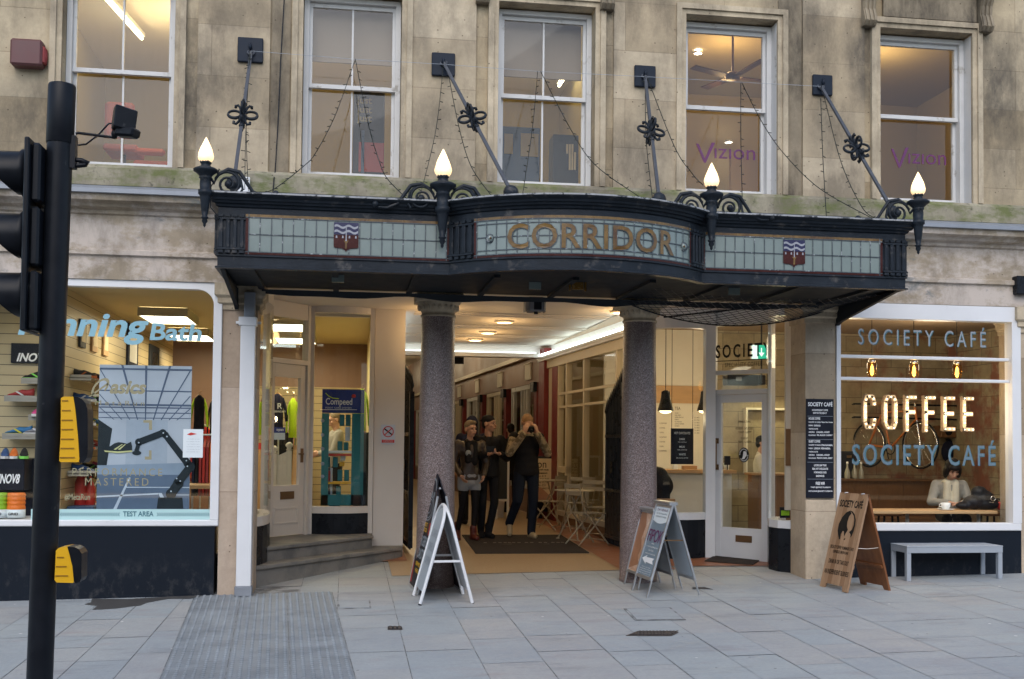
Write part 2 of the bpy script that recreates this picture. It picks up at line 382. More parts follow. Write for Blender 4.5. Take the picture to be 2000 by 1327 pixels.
M['skin'] = mat('skin', (.50, .29, .20), .5, var=.08, vs=14, spec=.4)
# ================= GROUND =================
b = NB('sandstone_paving'); isl = b.n('ShaderNodeNewGeometry').outputs['Random Per Island']; c = b.coords((1, 1, 1), True)
cr = b.n('ShaderNodeValToRGB'); els = cr.color_ramp.elements; els[0].color = (.325, .357, .358, 1); els[1].color = (.36, .372, .362, 1)
for p_, q_ in ((.25, (.338, .366, .368, 1)), (.45, (.31, .343, .352, 1)), (.65, (.345, .364, .362, 1)), (.82, (.352, .352, .338, 1))): e_ = els.new(p_); e_.color = q_
b.l(isl, cr.inputs[0]); n1 = b.noise(b.coords((1, 2.2, 1), True), 1.4, 6, .6); n2 = b.noise(c, 30, 4, .7)
col = b.mix(b.ramp(n1, .56, .70, 0, .5), cr.outputs[0], (.31, .26, .235)); col = b.mix(b.ramp(n2, .35, .7, 0, .3), col, (.19, .20, .21))
n4 = b.noise(c, .8, 5, .6); col = b.mix(b.ramp(n4, .4, .65, 0, .45), col, (.235, .255, .28))
vo = b.n('ShaderNodeTexVoronoi'); vo.inputs['Scale'].default_value = 2.6; b.l(c, vo.inputs['Vector'])
col = b.mix(b.math('LESS_THAN', vo.outputs['Distance'], .038), col, (.60, .60, .58))
vo2 = b.n('ShaderNodeTexVoronoi'); vo2.inputs['Scale'].default_value = 3.7; b.l(c, vo2.inputs['Vector'])
col = b.mix(b.math('LESS_THAN', vo2.outputs['Distance'], .042), col, (.15, .15, .15))
n5 = b.noise(b.coords((1, 3.5, 1), True), .9, 7, .72); col = b.mix(b.ramp(n5, .55, .66, 0, .45), col, (.19, .195, .20)); col = b.mix(b.ramp(b.noise(b.coords((1.5, 1, 1), True), .55, 8, .7), .56, .70, 0, .4), col, (.42, .43, .43))
M['paving'] = b.finish(col, b.ramp(n1, .3, .7, .5, .75), 0, b.math('ADD', n2, b.noise(c, 5, 3)), .3, .008, .35)
M['joint'] = mat('paving_joint', (.15, .155, .155), .9, var=.5, vs=5, col2=(.30, .31, .31), lo=.45, hi=.55)
M['tactile'] = mat('blue_grey_tactile_stone', (.225, .248, .262), .6, var=.2, vs=2.2, bump=.2, bs=50, col2=(.165, .185, .20))
M['asphalt'] = mat('asphalt', (.05, .05, .053), .8, var=.3, vs=30, bump=.4, bs=160)
M['terrazzo'] = mat('tan_terrazzo', (.40, .275, .15), .35, var=.08, vs=30, bump=.03)
M['redtile'] = mat('red_brown_tile_border', (.30, .125, .065), .4, var=.2, vs=6)
M['mat'] = mat('brown_coir_mat', (.045, .036, .03), .95, var=.3, vs=60, bump=.4, bs=200)
M['step'] = mat('worn_step_stone', (.20, .19, .17), .7, var=.2, vs=3, bump=.2, bs=40, col2=(.12, .12, .115))
m_ = MB(); ys_ = [-6, -4.5, -3, -1.5, 0, 1.5, 3, 4.5, 6, 12, 45]; xs_ = [-14, -7, -3.5, 0, 3.5, 7, 11, 18]
for i in range(len(xs_)-1):
    for j in range(len(ys_)-1):
        m_.poly([V(x, y, gz(x, y)-.006) for x, y in ((xs_[i], ys_[j]), (xs_[i+1], ys_[j]), (xs_[i+1], ys_[j+1]), (xs_[i], ys_[j+1]))])
m_.box(-60, 70, -6.15, -6, -.5, gz(2, -6)-.004)
structure(m_, 'ground', M['joint'])
tq = [gnd(380, 1165), gnd(648, 1155), gnd(695, 1327), gnd(312, 1327)]
dl = (tq[3]-tq[0]).normalized(); dr = (tq[2]-tq[1]).normalized()
def tx(y, side):
    p, d = (tq[0], dl) if side == 0 else (tq[1], dr)
    return p.x+d.x*(y-p.y)/d.y
m_ = MB(); rng = random.Random(3)
def clip(poly, f):
    out = []
    for i in range(len(poly)):
        p, q = poly[i], poly[(i+1) % len(poly)]; fp, fq = f(p), f(q)
        if fp >= 0: out.append(p)
        if fp*fq < 0: t = fp/(fp-fq); out.append((p[0]+(q[0]-p[0])*t, p[1]+(q[1]-p[1])*t))
    return out
def slab(x0, x1, y0, y1):
    g = .003; P = [(x0+g, y0+g), (x1-g, y0+g), (x1-g, y1-g), (x0+g, y1-g)]
    for pl in ([clip(P, lambda q: tx(q[1], 0)-g-q[0]), clip(P, lambda q: q[0]-tx(q[1], 1)-g)] if y0 < 0 else [P]):
        if len(pl) > 2: dz = rng.uniform(-.0015, .0015); m_.poly([V(a, b_, gz(a, b_)+dz) for a, b_ in pl])
x = -14.
while x < 16:
    x1 = x+rng.choice([.40, .48, .55, .62]); y = -5.98-rng.uniform(0, .6)
    while y < 2.2:
        y1 = y+rng.choice([.5, .62, .75, .9])
        if y < 0 < y1 and y < -.25: y1 = 0
        slab(x, x1, max(y, -5.98), min(y1, 2.2)); y = y1
    x = x1
structure(m_, 'pavement', M['paving'])
# tactile strip with real blisters
m_ = MB(); yt = 0.0; yb = -5.98; n = 15
for i in range(n):
    for j in range(3):
        ya, y_b = yt+(yb-yt)*i/n, yt+(yb-yt)*(i+1)/n
        f0, f1 = j/3, (j+1)/3
        P = [(tx(ya, 0)+(tx(ya, 1)-tx(ya, 0))*f0, ya), (tx(y_b, 0)+(tx(y_b, 1)-tx(y_b, 0))*f0, y_b), (tx(y_b, 0)+(tx(y_b, 1)-tx(y_b, 0))*f1, y_b), (tx(ya, 0)+(tx(ya, 1)-tx(ya, 0))*f1, ya)]
        cx = sum(p[0] for p in P)/4; cy_ = sum(p[1] for p in P)/4
        m_.poly([V(cx+(p[0]-cx)*.988, cy_+(p[1]-cy_)*.985, gz(*p)+.002+rng.uniform(-.001, .001)) for p in P])
nb = 21
for i in range(int((yt-yb)/.066)):
    ya = yt-.03-.066*i
    for j in range(nb):
        x = tx(ya, 0)+(tx(ya, 1)-tx(ya, 0))*(j+.5)/nb; z = gz(x, ya)
        m_.lathe([(.017, z), (.0145, z+.006), (.006, z+.0075), (.0005, z+.0076)], (x, ya, .002), 6)
structure(m_, 'tactile_paving', M['tactile'])
m_ = MB(); m_.poly([V(-60, -24, -.2), V(70, -24, -.2), V(70, -6.15, -.2), V(-60, -6.15, -.2)]); structure(m_, 'road', M['asphalt'])
def sheet(x0, x1, y0, y1, dz, mt, name=None, n=8):
    m_ = MB()
    cuts = sorted({y0, y1, *[v for v in (0, 6) if y0 < v < y1]})
    for a, b_ in zip(cuts, cuts[1:]): m_.poly([V(x0, a, gz(x0, a)+dz), V(x1, a, gz(x1, a)+dz), V(x1, b_, gz(x1, b_)+dz), V(x0, b_, gz(x0, b_)+dz)])
    return m_ if name is None else structure(m_, name, mt)
sheet(.56, 3.95, 1.0, 44, .005, M['terrazzo'], 'arcade_floor')
mm = sheet(3.28, 3.95, .95, 8, .010, 0); mm2 = sheet(.45, .8, 2.2, 8, .010, 0); mm.add(mm2.v, mm2.f); 
mm.poly([V(x, y, gz(x, y)+.010) for x, y in ((3.95, 1.2), (4.6, 1.1), (5.2, 1.0), (5.3, 1.3), (4.76, 1.95), (3.95, 1.95))]); structure(mm, 'tile_border', M['redtile'])
# wet stain by the left wall
b = NB('damp_stone'); M['wet'] = b.finish(b.mix(b.noise(b.coords(), 8, 4), (.05, .048, .044), (.11, .105, .10)), .3)
m_ = MB(); pts = [gnd(*p) for p in ((180, 1170), (250, 1171), (330, 1166), (400, 1160), (372, 1170), (330, 1170), (285, 1178), (275, 1183), (252, 1186), (230, 1189), (205, 1191), (180, 1192), (190, 1184), (165, 1181), (178, 1177))]
m_.poly([V(p.x, min(p.y, -.03), gz(p.x, p.y)+.0035) for p in pts]); structure(m_, 'wet_patch', M['wet'])
# mat
p0, p1, p2, p3 = gnd(929, 1083), gnd(1151, 1082), gnd(1096, 1047), gnd(902, 1047)
m_ = MB(); q = [V(p.x, p.y, gz(p.x, p.y)+.006) for p in (p0, p1, p2, p3)]; m_.prism(q, (0, 0, .012))
dm = thing('door_mat', 'large brown entrance mat lying across the arcade floor', 'mat', tuple(q[0]))
m_.build('mat_pile', M['mat'], dm)
m2 = MB(); u = (q[1]-q[0]).normalized(); v_ = (q[3]-q[0]).normalized()
M['matmark'] = mat('faded_mat_mark', (.16, .13, .10), .9)
for t in (.16, .25, .30, .35, .39, .43, .48, .55, .60, .68, .73, .80, .85, .89):
    c_ = q[0]+(q[1]-q[0])*t+(q[3]-q[0])*.52+V(0, 0, .0135); m2.poly([c_-u*.03-v_*.04, c_+u*.02-v_*.05, c_+u*.03+v_*.03, c_-u*.01+v_*.05])
for t0, t1 in ((.28, .40), (.68, .75)):
    m2.poly([q[0]+(q[1]-q[0])*t0+(q[3]-q[0])*.42+V(0, 0, .0135), q[0]+(q[1]-q[0])*t1+(q[3]-q[0])*.43+V(0, 0, .0135), q[0]+(q[1]-q[0])*t1+(q[3]-q[0])*.45+V(0, 0, .0135)])
m2.build('faded_pattern', M['matmark'], dm)
# covers in the paving
def cover(corners, name, label, frame, fill, ribs):
    P = [gnd(*c_) for c_ in corners]; P = [V(p.x, p.y, gz(p.x, p.y)+.003) for p in P]; o = sum(P, V(0, 0, 0))/4
    t = thing(name, label, 'drain cover' if 'drain' in name else 'access cover', tuple(o)); m_ = MB()
    m_.prism(P, (0, 0, .003)); m_.build('frame', frame, t); m_ = MB()
    I = [o+(p-o)*.9+V(0, 0, .004) for p in P]; m_.prism(I, (0, 0, .002)); m_.build('lid', fill, t)
    if ribs:
        m_ = MB()
        for i in range(ribs):
            for j in range(3):
                a = I[0]+(I[1]-I[0])*((i+.5)/ribs); d_ = I[3]-I[0]; c_ = a+d_*((j+.5)/3)+V(0, 0, .004); s_ = (I[1]-I[0])/ribs*.3
                m_.obox(c_, s_, d_*.1, (0, 0, .003))
        m_.build('tread_pattern', frame, t)
M['cast'] = mat('rusty_cast_iron', (.09, .075, .065), .6, .3, var=.3, vs=30)
cover([(1222, 1243), (1312, 1243), (1326, 1236), (1245, 1234)], 'drain_cover', 'long ribbed iron drain cover set in the paving', M['cast'], M['dark'], 12)
cover([(757, 1231), (786, 1231), (785, 1225), (757, 1225)], 'drain_cover', 'tiny square iron drain cover beside the tactile strip', M['cast'], M['dark'], 3)
cover([(661, 1190), (725, 1189), (723, 1173), (658, 1174)], 'access_cover', 'stone filled access cover at the corner of the tactile strip', M['joint'], M['paving'], 0)
cover([(1240, 1213), (1340, 1212), (1310, 1188), (1218, 1190)], 'access_cover', 'stone filled access cover in front of the aluminium pavement signs', M['joint'], M['paving'], 0)
cover([(1352, 1152), (1395, 1153), (1376, 1148), (1350, 1149)], 'access_cover', 'small dark cover beside the right leg of the aluminium sign', M['joint'], M['asphalt'], 0)

# ================= BUILDING SHELL =================
B = thing('arcade_building', 'old honey stone building with shops and arcade entrance on its ground floor', 'building', (2, .2, 0))
ZB, ZT = 4.44, 6.52          # window opening bottom and top
OPN = [(119, 340), (590, 783), (972, 1161), (1338, 1517), (1717, 1897)]
OP = [(ax(a, 0, 200), ax(b_, 0, 200)) for a, b_ in OPN]
m_ = MB(); x = -9.0
for a, b_ in OP:
    m_.box(x, a, 0, .4, ZB, 9.5); m_.box(a, b_, 0, .4, ZT, 9.5); x = b_
m_.box(x, 13, 0, .4, ZB, 9.5)
m_.build('upper_wall', M['stone'], B)
for a, b_ in ((385, 526), (796, 928), (1197, 1325), (1566, 1686)): m_ = MB(); m_.box(ax(a, 0, 200), ax(b_, 0, 200), -.035, -.001, ZB+.02, 9.4); m_.build('pilaster', M['stone_light'], B)
for a, b_ in ((528, 566), (1519.5, 1565)): m_ = MB(); m_.box(ax(a, 0, 200), ax(b_, 0, 200), -.012, -.001, ZB+.02, 9.4); m_.build('sooty_strip', M['stone_dark'], B)
m_ = MB(); m_.sweep([(.02, 4.25), (.10, 4.27), (.10, 4.455), (.04, 4.50), (-.05, 4.50)], [(-9, 0), (13, 0)]); m_.build('sill_course', M['moss'], B)
m_ = MB(); m_.sweep([(.03, 3.30), (.03, 3.54), (.065, 3.555), (.065, 3.60), (.02, 3.62), (.02, 3.66), (.02, 3.97), (.05, 3.985), (.06, 4.02), (.13, 4.04), (.15, 4.07), (.23, 4.09), (.25, 4.17), (.06, 4.245), (-.2, 4.245), (-.2, 3.30)], [(-9, 0), (13, 0)]); m_.build('entablature', M['plaster'], B)
m_ = MB(); m_.sweep([(.26, 4.15), (.285, 4.155), (.285, 4.20), (.10, 4.265), (.10, 4.255), (.262, 4.19)], [(-9, 0), (13, 0)]); m_.build('lead_flashing', M['lead'], B)
m_ = MB(); m_.box(-9, 13, .15, 40.3, 9.4, 9.6); m_.build('roof', M['lead'], B)
m_ = MB(); m_.box(-9, 13, 40, 40.3, 0, 9.4); m_.box(-9, -8.8, .4, 40, 0, 9.4); m_.box(12.8, 13, .4, 40, 0, 9.4); m_.build('outer_wall', M['stone'], B)
# upper rooms
def room(x0, x1, y0, y1, z0, z1, wm, cm, fm, name='upper_room'):
    m_ = MB(); m_.poly([V(x0, y1, z0), V(x1, y1, z0), V(x1, y1, z1), V(x0, y1, z1)], 0); m_.poly([V(x0, y0, z0), V(x0, y1, z0), V(x0, y1, z1), V(x0, y0, z1)], 0)
    m_.poly([V(x1, y0, z0), V(x1, y0, z1), V(x1, y1, z1), V(x1, y1, z0)], 0); m_.poly([V(x0, y0, z1), V(x0, y1, z1), V(x1, y1, z1), V(x1, y0, z1)], 1); m_.poly([V(x0, y0, z0), V(x1, y0, z0), V(x1, y1, z0), V(x0, y1, z0)], 2)
    return m_.build(name, [wm, cm, fm], B)
M['ochre'] = mat('ochre_wall', (.28, .235, .115), .7, var=.06, vs=1.2); M['orangewall'] = mat('orange_wall', (.55, .30, .10), .7, var=.05, vs=1)
M['beigewall'] = mat('beige_wall', (.36, .285, .15), .7, var=.05, vs=1.5)
room(-3.6, 3.25, .41, 5, 4.3, 7.1, M['ochre'], M['wallcream'], M['floorwood']); room(3.3, 9, .41, 4.5, 4.3, 7.1, M['beigewall'], M['beigewall'], M['floorwood'])
def tubelight(p0_, p1_, label, r=.02, s=9., col=(1, .86, .55), group='fluorescent lamps'):
    p0_, p1_ = V(*p0_), V(*p1_); c_ = (p0_+p1_)/2; t = thing('strip_lamp', label, 'lamp', tuple(c_), group); d = (p1_-p0_).normalized(); sd = d.cross(V(0, 0, 1)).normalized()
    m_ = MB(); m_.obox(c_+V(0, 0, .055), (p1_-p0_)*.52, sd*.035, (0, 0, .025)); m_.build('fitting', M['white'], t)
    m_ = MB(); m_.cyl(p0_, p1_, r, n=8); m_.build('tube', emit('tube_%.1f_%.2f' % (s, col[2]), col, s), t)
    return t
def point(name, loc, e, col, size=.25, parent=None):
    l = bpy.data.lights.new(name, 'POINT'); l.energy = e; l.color = col; l.shadow_soft_size = size; o = bpy.data.objects.new(name, l); C.objects.link(o); o.location = loc; return o
def area(name, loc, e, col, sx_, sy_, rot=(0, 0, 0)):
    l = bpy.data.lights.new(name, 'AREA'); l.shape = 'RECTANGLE'; l.size = sx_; l.size_y = sy_; l.energy = e; l.color = col; o = bpy.data.objects.new(name, l); C.objects.link(o); o.location = loc; o.rotation_euler = rot; return o
# sash windows
def sash(i, bar, blind=0.):
    x0, x1 = OP[i]; x0 += .004; x1 -= .004; y = .2; zb, zt = ZB+.012, ZT-.02; zm = (5.56, 5.53, 5.54, 5.53, 5.50)[i]; W = M['oldwhite']
    if i == 4: zm = az(1800, 231, .2)
    m_ = MB(); fw = .055
    m_.box(x0, x0+fw, y-.05, y+.12, zb, zt); m_.box(x1-fw, x1, y-.05, y+.12, zb, zt); m_.box(x0+fw, x1-fw, y-.05, y+.12, zt-.05, zt)
    m_.box(x0+fw, x1-fw, y-.14, y+.12, zb, zb+.06)
    win = m_.build('window', W, B)
    m_ = MB(); a, b_ = x0+fw, x1-fw; s = .035
    m_.box(a, a+s, y, y+.04, zm, zt-.05); m_.box(b_-s, b_, y, y+.04, zm, zt-.05); m_.box(a+s, b_-s, y, y+.04, zt-.1, zt-.05); m_.box(a, b_, y-.006, y+.046, zm-.025, zm+.02)
    m_.box(a, a+s, y+.05, y+.09, zb+.06, zm); m_.box(b_-s, b_, y+.05, y+.09, zb+.06, zm); m_.box(a+s, b_-s, y+.05, y+.09, zb+.06, zb+.14)
    if bar: m_.box((a+b_)/2-.01, (a+b_)/2+.01, y+.005, y+.035, zm+.02, zt-.1); m_.box((a+b_)/2-.01, (a+b_)/2+.01, y+.055, y+.085, zb+.14, zm-.03)
    m_.build('sash', W, win)
    m_ = MB(); m_.poly([V(a, y+.02, zm), V(b_, y+.02, zm), V(b_, y+.02, zt-.05), V(a, y+.02, zt-.05)]); m_.poly([V(a, y+.07, zb+.06), V(b_, y+.07, zb+.06), V(b_, y+.07, zm), V(a, y+.07, zm)])
    m_.build('pane', M['glass_up'] if i < 3 else M['glass'], win)
    # moulded stone surround
    m_ = MB(); sx0, sx1 = OP[i]; t = .10
    for o_, ww, pr in ((0, .055, .035), (.055, .06, .06)):
        m_.box(sx0-o_-ww, sx0-o_, -pr, .01, ZB+.06, ZT+o_+ww); m_.box(sx1+o_, sx1+o_+ww, -pr, .01, ZB+.06, ZT+o_+ww); m_.box(sx0-o_, sx1+o_, -pr, .01, ZT+o_, ZT+o_+ww)
    m_.build('surround', M['trim'], win)
    if i >= 3:
        m_ = MB(); m_.box(x1+.001, x1+.0035, .005, y-.05, zb, zt); m_.build('painted_reveal', M['oldwhite'], win); m_ = MB(); m_.box(x0-.0035, x0-.001, .005, y-.05, zb, zt); m_.build('painted_reveal', M['oldwhite'], win)
    if blind:
        m_ = MB(); m_.box(a+.02, b_-.02, y+.16, y+.165, zt-blind, zt); m_.box(a+.02, b_-.02, y+.15, y+.175, zt-blind-.03, zt-blind); m_.build('blind', M['blindgrey'], win)
    return win, a, b_, y
M['blindgrey'] = mat('grey_brown_blind', (.22, .19, .17), .8, var=.05)
M['purple'] = mat('purple_lettering', (.11, .02, .10), .5)
sash(0, True); sash(1, True, .62); sash(2, True, .66)
for i, (px, py, wd) in ((3, (1359, 281, 116)), (4, (1740, 291, 108))):
    win, a, b_, y = sash(i, False)
    yl = y+.064; A_ = at(px+wd*.02, py+27, yl); B_ = at(px+wd, py+29, yl); m_ = MB()
    U = V(1, 0, 0); wv = B_.x-A_.x; hc = (az(px, py+8, yl)-az(px, py+28, yl))*.95; zb_ = A_.z
    m_.prism([V(A_.x+wv*q, yl, zb_+hc*r_) for q, r_ in ((-.02, 1.45), (.03, 1.4), (.135, -.05), (.25, 1.62), (.31, 1.62), (.15, -.5), (.12, -.5))], (0, .001, 0))
    m_.text('ızıon'.replace('ı', 'I') if False else 'ızıon', (A_.x+wv*.30, yl, zb_), U, (0, 0, 1), w=wv*.70, h=hc*1.05)
    m_.build('lettering', M['purple'], win)
# consoles and hood over the third and fifth windows
def console(px, bottom):
    x = ax(px, -.1, 10); zb_ = az(px, bottom, -.1); m_ = MB()
    prof = [(0, 0), (-.10, .0), (-.14, .05), (-.12, .12), (-.09, .2), (-.10, .3), (-.16, .42), (-.22, .5), (-.22, .62), (0, .62)]
    m_.prism([V(x-.075, y, zb_+z) for y, z in prof], (.15, 0, 0))
    for k in (-1, 0, 1): m_.prism([V(x+k*.05-.012, y*1.0-.014, zb_+z) for y, z in prof[1:-1]]+[V(x+k*.05-.012, -.02, zb_+.6)], (.024, 0, 0))
    m_.build('console', M['stone_dark'], B)
for px, bt in ((943, 4), (1187, 18), (1699, 50), (1927, 62)): console(px, bt)
for k, (a, b_) in enumerate(((925, 1205), (1680, 1945))):
    m_ = MB(); x0, x1 = ax(a, -.1, 10), ax(b_, -.1, 10); z0 = az(1700, 0, 0)+.05
    m_.box(x0-.1, x1+.1, -.26, 0, 7.25, 7.4); m_.box(x0-.05, x1+.05, -.2, 0, 7.17, 7.25); m_.box(ax(a+42, 0, 10), ax(b_-42, 0, 10), -.045, 0, ZT+.13, 7.15); m_.build('hood', M['stone_dark'], B)
# upper interior furniture seen through the panes
def pbox(px0, px1, py0, py1, Y, depth=.3):
    a = at(px0, py1, Y); b_ = at(px1, py0, Y); return (a.x, b_.x, Y, Y+depth, a.z, b_.z)
A_ = at(222, 10, 2.4); tubelight((-2.95, 1.7, 6.95), (-2.75, 3.1, 6.95), 'fluorescent strip lamp glowing behind the leftmost upper window')
p_ = onz(1092, 168, 6.9); q_ = onz(1120, 125, 6.9); tubelight((p_.x, min(p_.y, 4.6), 6.9), (q_.x, q_.y, 6.9), 'fluorescent strip lamp behind the window above the lettered canopy')
M['redchair'] = mat('orange_red_upholstery', (.45, .07, .02), .6); M['bluepanel'] = mat('blue_partition', (.03, .07, .16), .6); M['darkpanel'] = mat('dark_board', (.035, .04, .05), .6)
def chairlike(px0, px1, py0, py1, Y, lab):
    x0, x1, y0, y1, z0, z1 = pbox(px0, px1, py0, py1, Y, .08); t = thing('office_chair', lab, 'chair', ((x0+x1)/2, Y, 4.3), 'red chairs upstairs')
    m_ = MB(); m_.box(x0, x1, y0, y1, z0+.1, z1, 0, .03); m_.build('backrest', M['redchair'], t); m_ = MB(); m_.box(x0-.03, x1+.03, y0+.1, y0+.55, z0-.02, z0+.06, 0, .02); m_.build('seat', M['redchair'], t)
    m_ = MB(); m_.cyl((x0/2+x1/2, y0+.3, 4.3), (x0/2+x1/2, y0+.3, z0), .03)
    for k in range(4): m_.cyl((x0/2+x1/2, y0+.3, 4.4), (x0/2+x1/2+.25*cos(k*pi/2), y0+.3+.25*sin(k*pi/2), 4.32), .02)
    m_.build('stand', M['black'], t)
chairlike(202, 262, 200, 285, 1.0, 'tall orange red chair back behind the leftmost upper window'); chairlike(262, 322, 290, 318, .9, 'low red chair at the right of the leftmost upper window')
def panel(px0, px1, py0, py1, Y, mt, lab, name, cat, post=True):
    x0, x1, y0, y1, z0, z1 = pbox(px0, px1, py0, py1, Y, .04); t = thing(name, lab, cat, ((x0+x1)/2, Y, 4.3)); m_ = MB(); m_.box(x0, x1, y0, y1, 4.34, z1, 0, .01); m_.build('panel', mt, t)
    m_ = MB(); m_.box(x0, x0+.04, y0-.1, y1+.1, 4.3, 4.335); m_.box(x1-.04, x1, y0-.1, y1+.1, 4.3, 4.335); m_.build('foot', M['black'], t); return t, x0, x1, y0, z0, z1
t, x0, x1, y0, z0, z1 = panel(688, 752, 180, 340, 1.3, M['darkpanel'], 'dark display board with yellow lettering behind the second upper window', 'display_board', 'board')
M['dullyellow'] = mat('dull_yellow_print', (.30, .25, .08), .6); M['dullred'] = mat('dull_red_print', (.32, .03, .03), .6)
m_ = MB()
for k, py in enumerate((207, 225, 242)): p_ = at(697, py, 1.295); m_.text('just', p_-V(0, .006, 0), (1, 0, 0), (0, 0, 1), h=.11, bold=.03)
m_.build('lettering', M['dullyellow'], t)
m_ = MB(); q = pbox(700, 750, 280, 335, 1.28, .01); m_.box(*q); m_.build('red_sheet', M['dullred'], t); m_ = MB(); q = pbox(705, 712, 255, 338, 1.26, .01); m_.box(*q); m_.build('blue_strip', M['bluepanel'], t)
t, x0, x1, y0, z0, z1 = panel(975, 1055, 250, 358, 1.4, M['bluepanel'], 'blue office partition behind the window above the lettered canopy', 'partition', 'partition')
m_ = MB(); m_.box(*pbox(985, 1002, 262, 300, 1.385, .01)); m_.box(*pbox(1017, 1052, 262, 305, 1.385, .01)); m_.build('pinned_sheet', M['beigewall'], t)
t = thing('shelf_unit', 'dark shelf with pale files behind the window above the lettered canopy', 'shelf', tuple(at(1100, 358, 1.2))); m_ = MB(); m_.box(*pbox(1080, 1130, 265, 358, 1.3, .3)); m_.build('cabinet', M['darkpanel'], t)
m_ = MB()
for px, py0, py1 in ((1106, 282, 300), (1111, 282, 332), (1116, 282, 332), (1121, 298, 332)): m_.box(*pbox(px, px+4, py0, py1, 1.285, .01))
m_.build('file', M['wallwarm'], t)
p_ = at(1431, 170, 2.0); t = thing('ceiling_fan', 'dark ceiling fan behind the upper window with purple lettering', 'fan', (p_.x, 2.0, 6.4)); m_ = MB(); m_.cyl((p_.x, 2, 6.6), (p_.x, 2, 7.1), .015); m_.lathe([(0, 0), (.09, .0), (.11, .05), (.06, .1), (0, .1)], (p_.x, 2, 6.5), 12); m_.build('motor', M['wood_dark'], t)
for k in range(4):
    m_ = MB(); a = k*pi/2+.3; d = V(cos(a), sin(a), .06); m_.obox(V(p_.x, 2, 6.53)+d*.38, d*.26, V(-sin(a), cos(a), .1)*.06, (0, 0, .006)); m_.build('blade', M['wood_dark'], t)
m_ = MB(); m_.box(*pbox(1427, 1492, 300, 376, 1.6, .05)); single(m_, 'wardrobe_panel', M['orangewall'], 'glowing orange panel low behind the purple lettered window', 'panel')
def spot(p, lab, r=.04, s=30):
    t = thing('spot_lamp', lab, 'lamp', p, 'upstairs ceiling spots'); m_ = MB(); m_.lathe([(r*1.4, 0), (r*1.4, .03), (r, .03)], V(*p)-V(0, 0, .03), 12); m_.build('ring', M['white'], t); m_ = MB(); m_.lathe([(0, 0), (r, 0)], V(*p)-V(0, 0, .008), 12); m_.build('bulb', emit('spot_%d' % s, (1, .9, .75), s), t)
q = onz(1363, 101, 7.08); spot((q.x, q.y, 7.08), 'bright ceiling spot at the top left of the first purple lettered window'); q = at(1423, 275, 4.2); spot((q.x, 4.2, q.z), 'ceiling spot just above the purple lettering')
for x_, y_, e_, cl in ((-2.0, 2.4, 30, (1, .74, .36)), (1.6, 2.4, 30, (1, .76, .38)), (5.0, 2.2, 22, (1, .68, .32)), (7.2, 2.2, 20, (1, .70, .34))): point('room_glow', (x_, y_, 6.6), e_, cl)
# ---- ground floor piers and shopfront frames
XL0, XL1 = ax(430, 0), ax(499, 0); XR0, XR1 = ax(1573, 0), ax(1632, 0); XR2 = ax(1993, 0)
m_ = MB(); m_.box(XL0, XL1, 0, .42, -.2, 3.02); m_.build('left_pier', M['pierstone_l'], B)
m_ = MB(); m_.box(XR0, XR1, 0, .42, -.2, 3.05); m_.box(XR0-.0, XR1-.0, -.012, -.001, -.2, 1.03, bev=.01); m_.build('right_pier', M['pierstone'], B)
m_ = MB(); m_.box(XR2, XR2+.7, 0, .42, -.2, 3.0); m_.build('far_pier', M['pierstone'], B); m_ = MB(); m_.box(XR2+.7, 13, .02, .42, -.2, 3.31); m_.build('end_wall', M['pierstone'], B)
for a, b_, z0 in ((XL0, XL1, 3.02), (XR0, XR1, 3.05), (XR2, XR2+.7, 3.0)):
    m_ = MB(); m_.sweep([(-.1, z0), (.02, z0), (.02, z0+.05), (.05, z0+.07), (.05, z0+.12), (.08, z0+.15), (.08, 3.295), (-.1, 3.295)], [(a, .42), (a, 0), (b_, 0), (b_, .42)]); m_.build('pier_capital', M['trim'], B)
m_ = MB(); m_.box(XL1, XR0, .02, .42, 3.31, 4.2); m_.box(-9, XL0, .05, .42, 3.31, 4.2); m_.box(XR1, 13, .05, .42, 3.31, 4.2); m_.build('lintel', M['trim'], B)
# left shop window
zb0, zb1 = az(210, 1028, 0), az(210, 1016, 0); zt1 = az(200, 560, 0); xr = ax(413, 0); xo = ax(430, 0)
wl = MB(); wl.box(-7.5, xo, -.03, .12, zb0, zb1, bev=.008); wl.box(-7.5, xo, -.012, .12, zt1, 3.30); wl.box(xr, xo, -.03, .12, zb1, zt1, bev=.006)
rr = .17; P = [V(xr, -.012, zt1), V(xr-rr, -.012, zt1)]+[V(xr-rr+rr*sin(t*pi/16), -.012, zt1-rr+rr*cos(t*pi/16)) for t in range(1, 9)]; wl.prism(P, (0, .1, 0))
wl = wl.build('shop_window', M['white'], B)
m_ = MB(); m_.poly([V(-7.5, .05, zb1), V(xr, .05, zb1), V(xr, .05, zt1), V(-7.5, .05, zt1)]); m_.build('pane', M['glass'], wl)
m_ = MB(); m_.box(-7.5, ax(423, 0), -.015, .2, -.3, zb0-.002); m_.build('stall_riser', M['navy'], B)
M['ltblue'] = mat('pale_blue_vinyl', (.22, .42, .50), .5, var=.02); M['gold'] = mat('dull_gold_vinyl', (.27, .25, .15), .5, var=.02); M['pband'] = mat('pale_green_vinyl', (.40, .60, .60), .5, var=.02); M['pdark'] = mat('teal_vinyl', (.05, .15, .19), .5)
def signtext(s, px0, px1, py0, py1, Y, m_, mi=0, skew=None, **k):
    a = at(px0, py1, Y); b_ = at(px1, (py1+py0)/2, Y); zt_ = at((px0+px1)/2, py0, Y).z; zc = at((px0+px1)/2, py1, Y).z
    m_.text(s, (a.x, Y, zc), (1, 0, 0), (0, 0, 1), w=b_.x-a.x, h=zt_-zc, m=mi, **k)
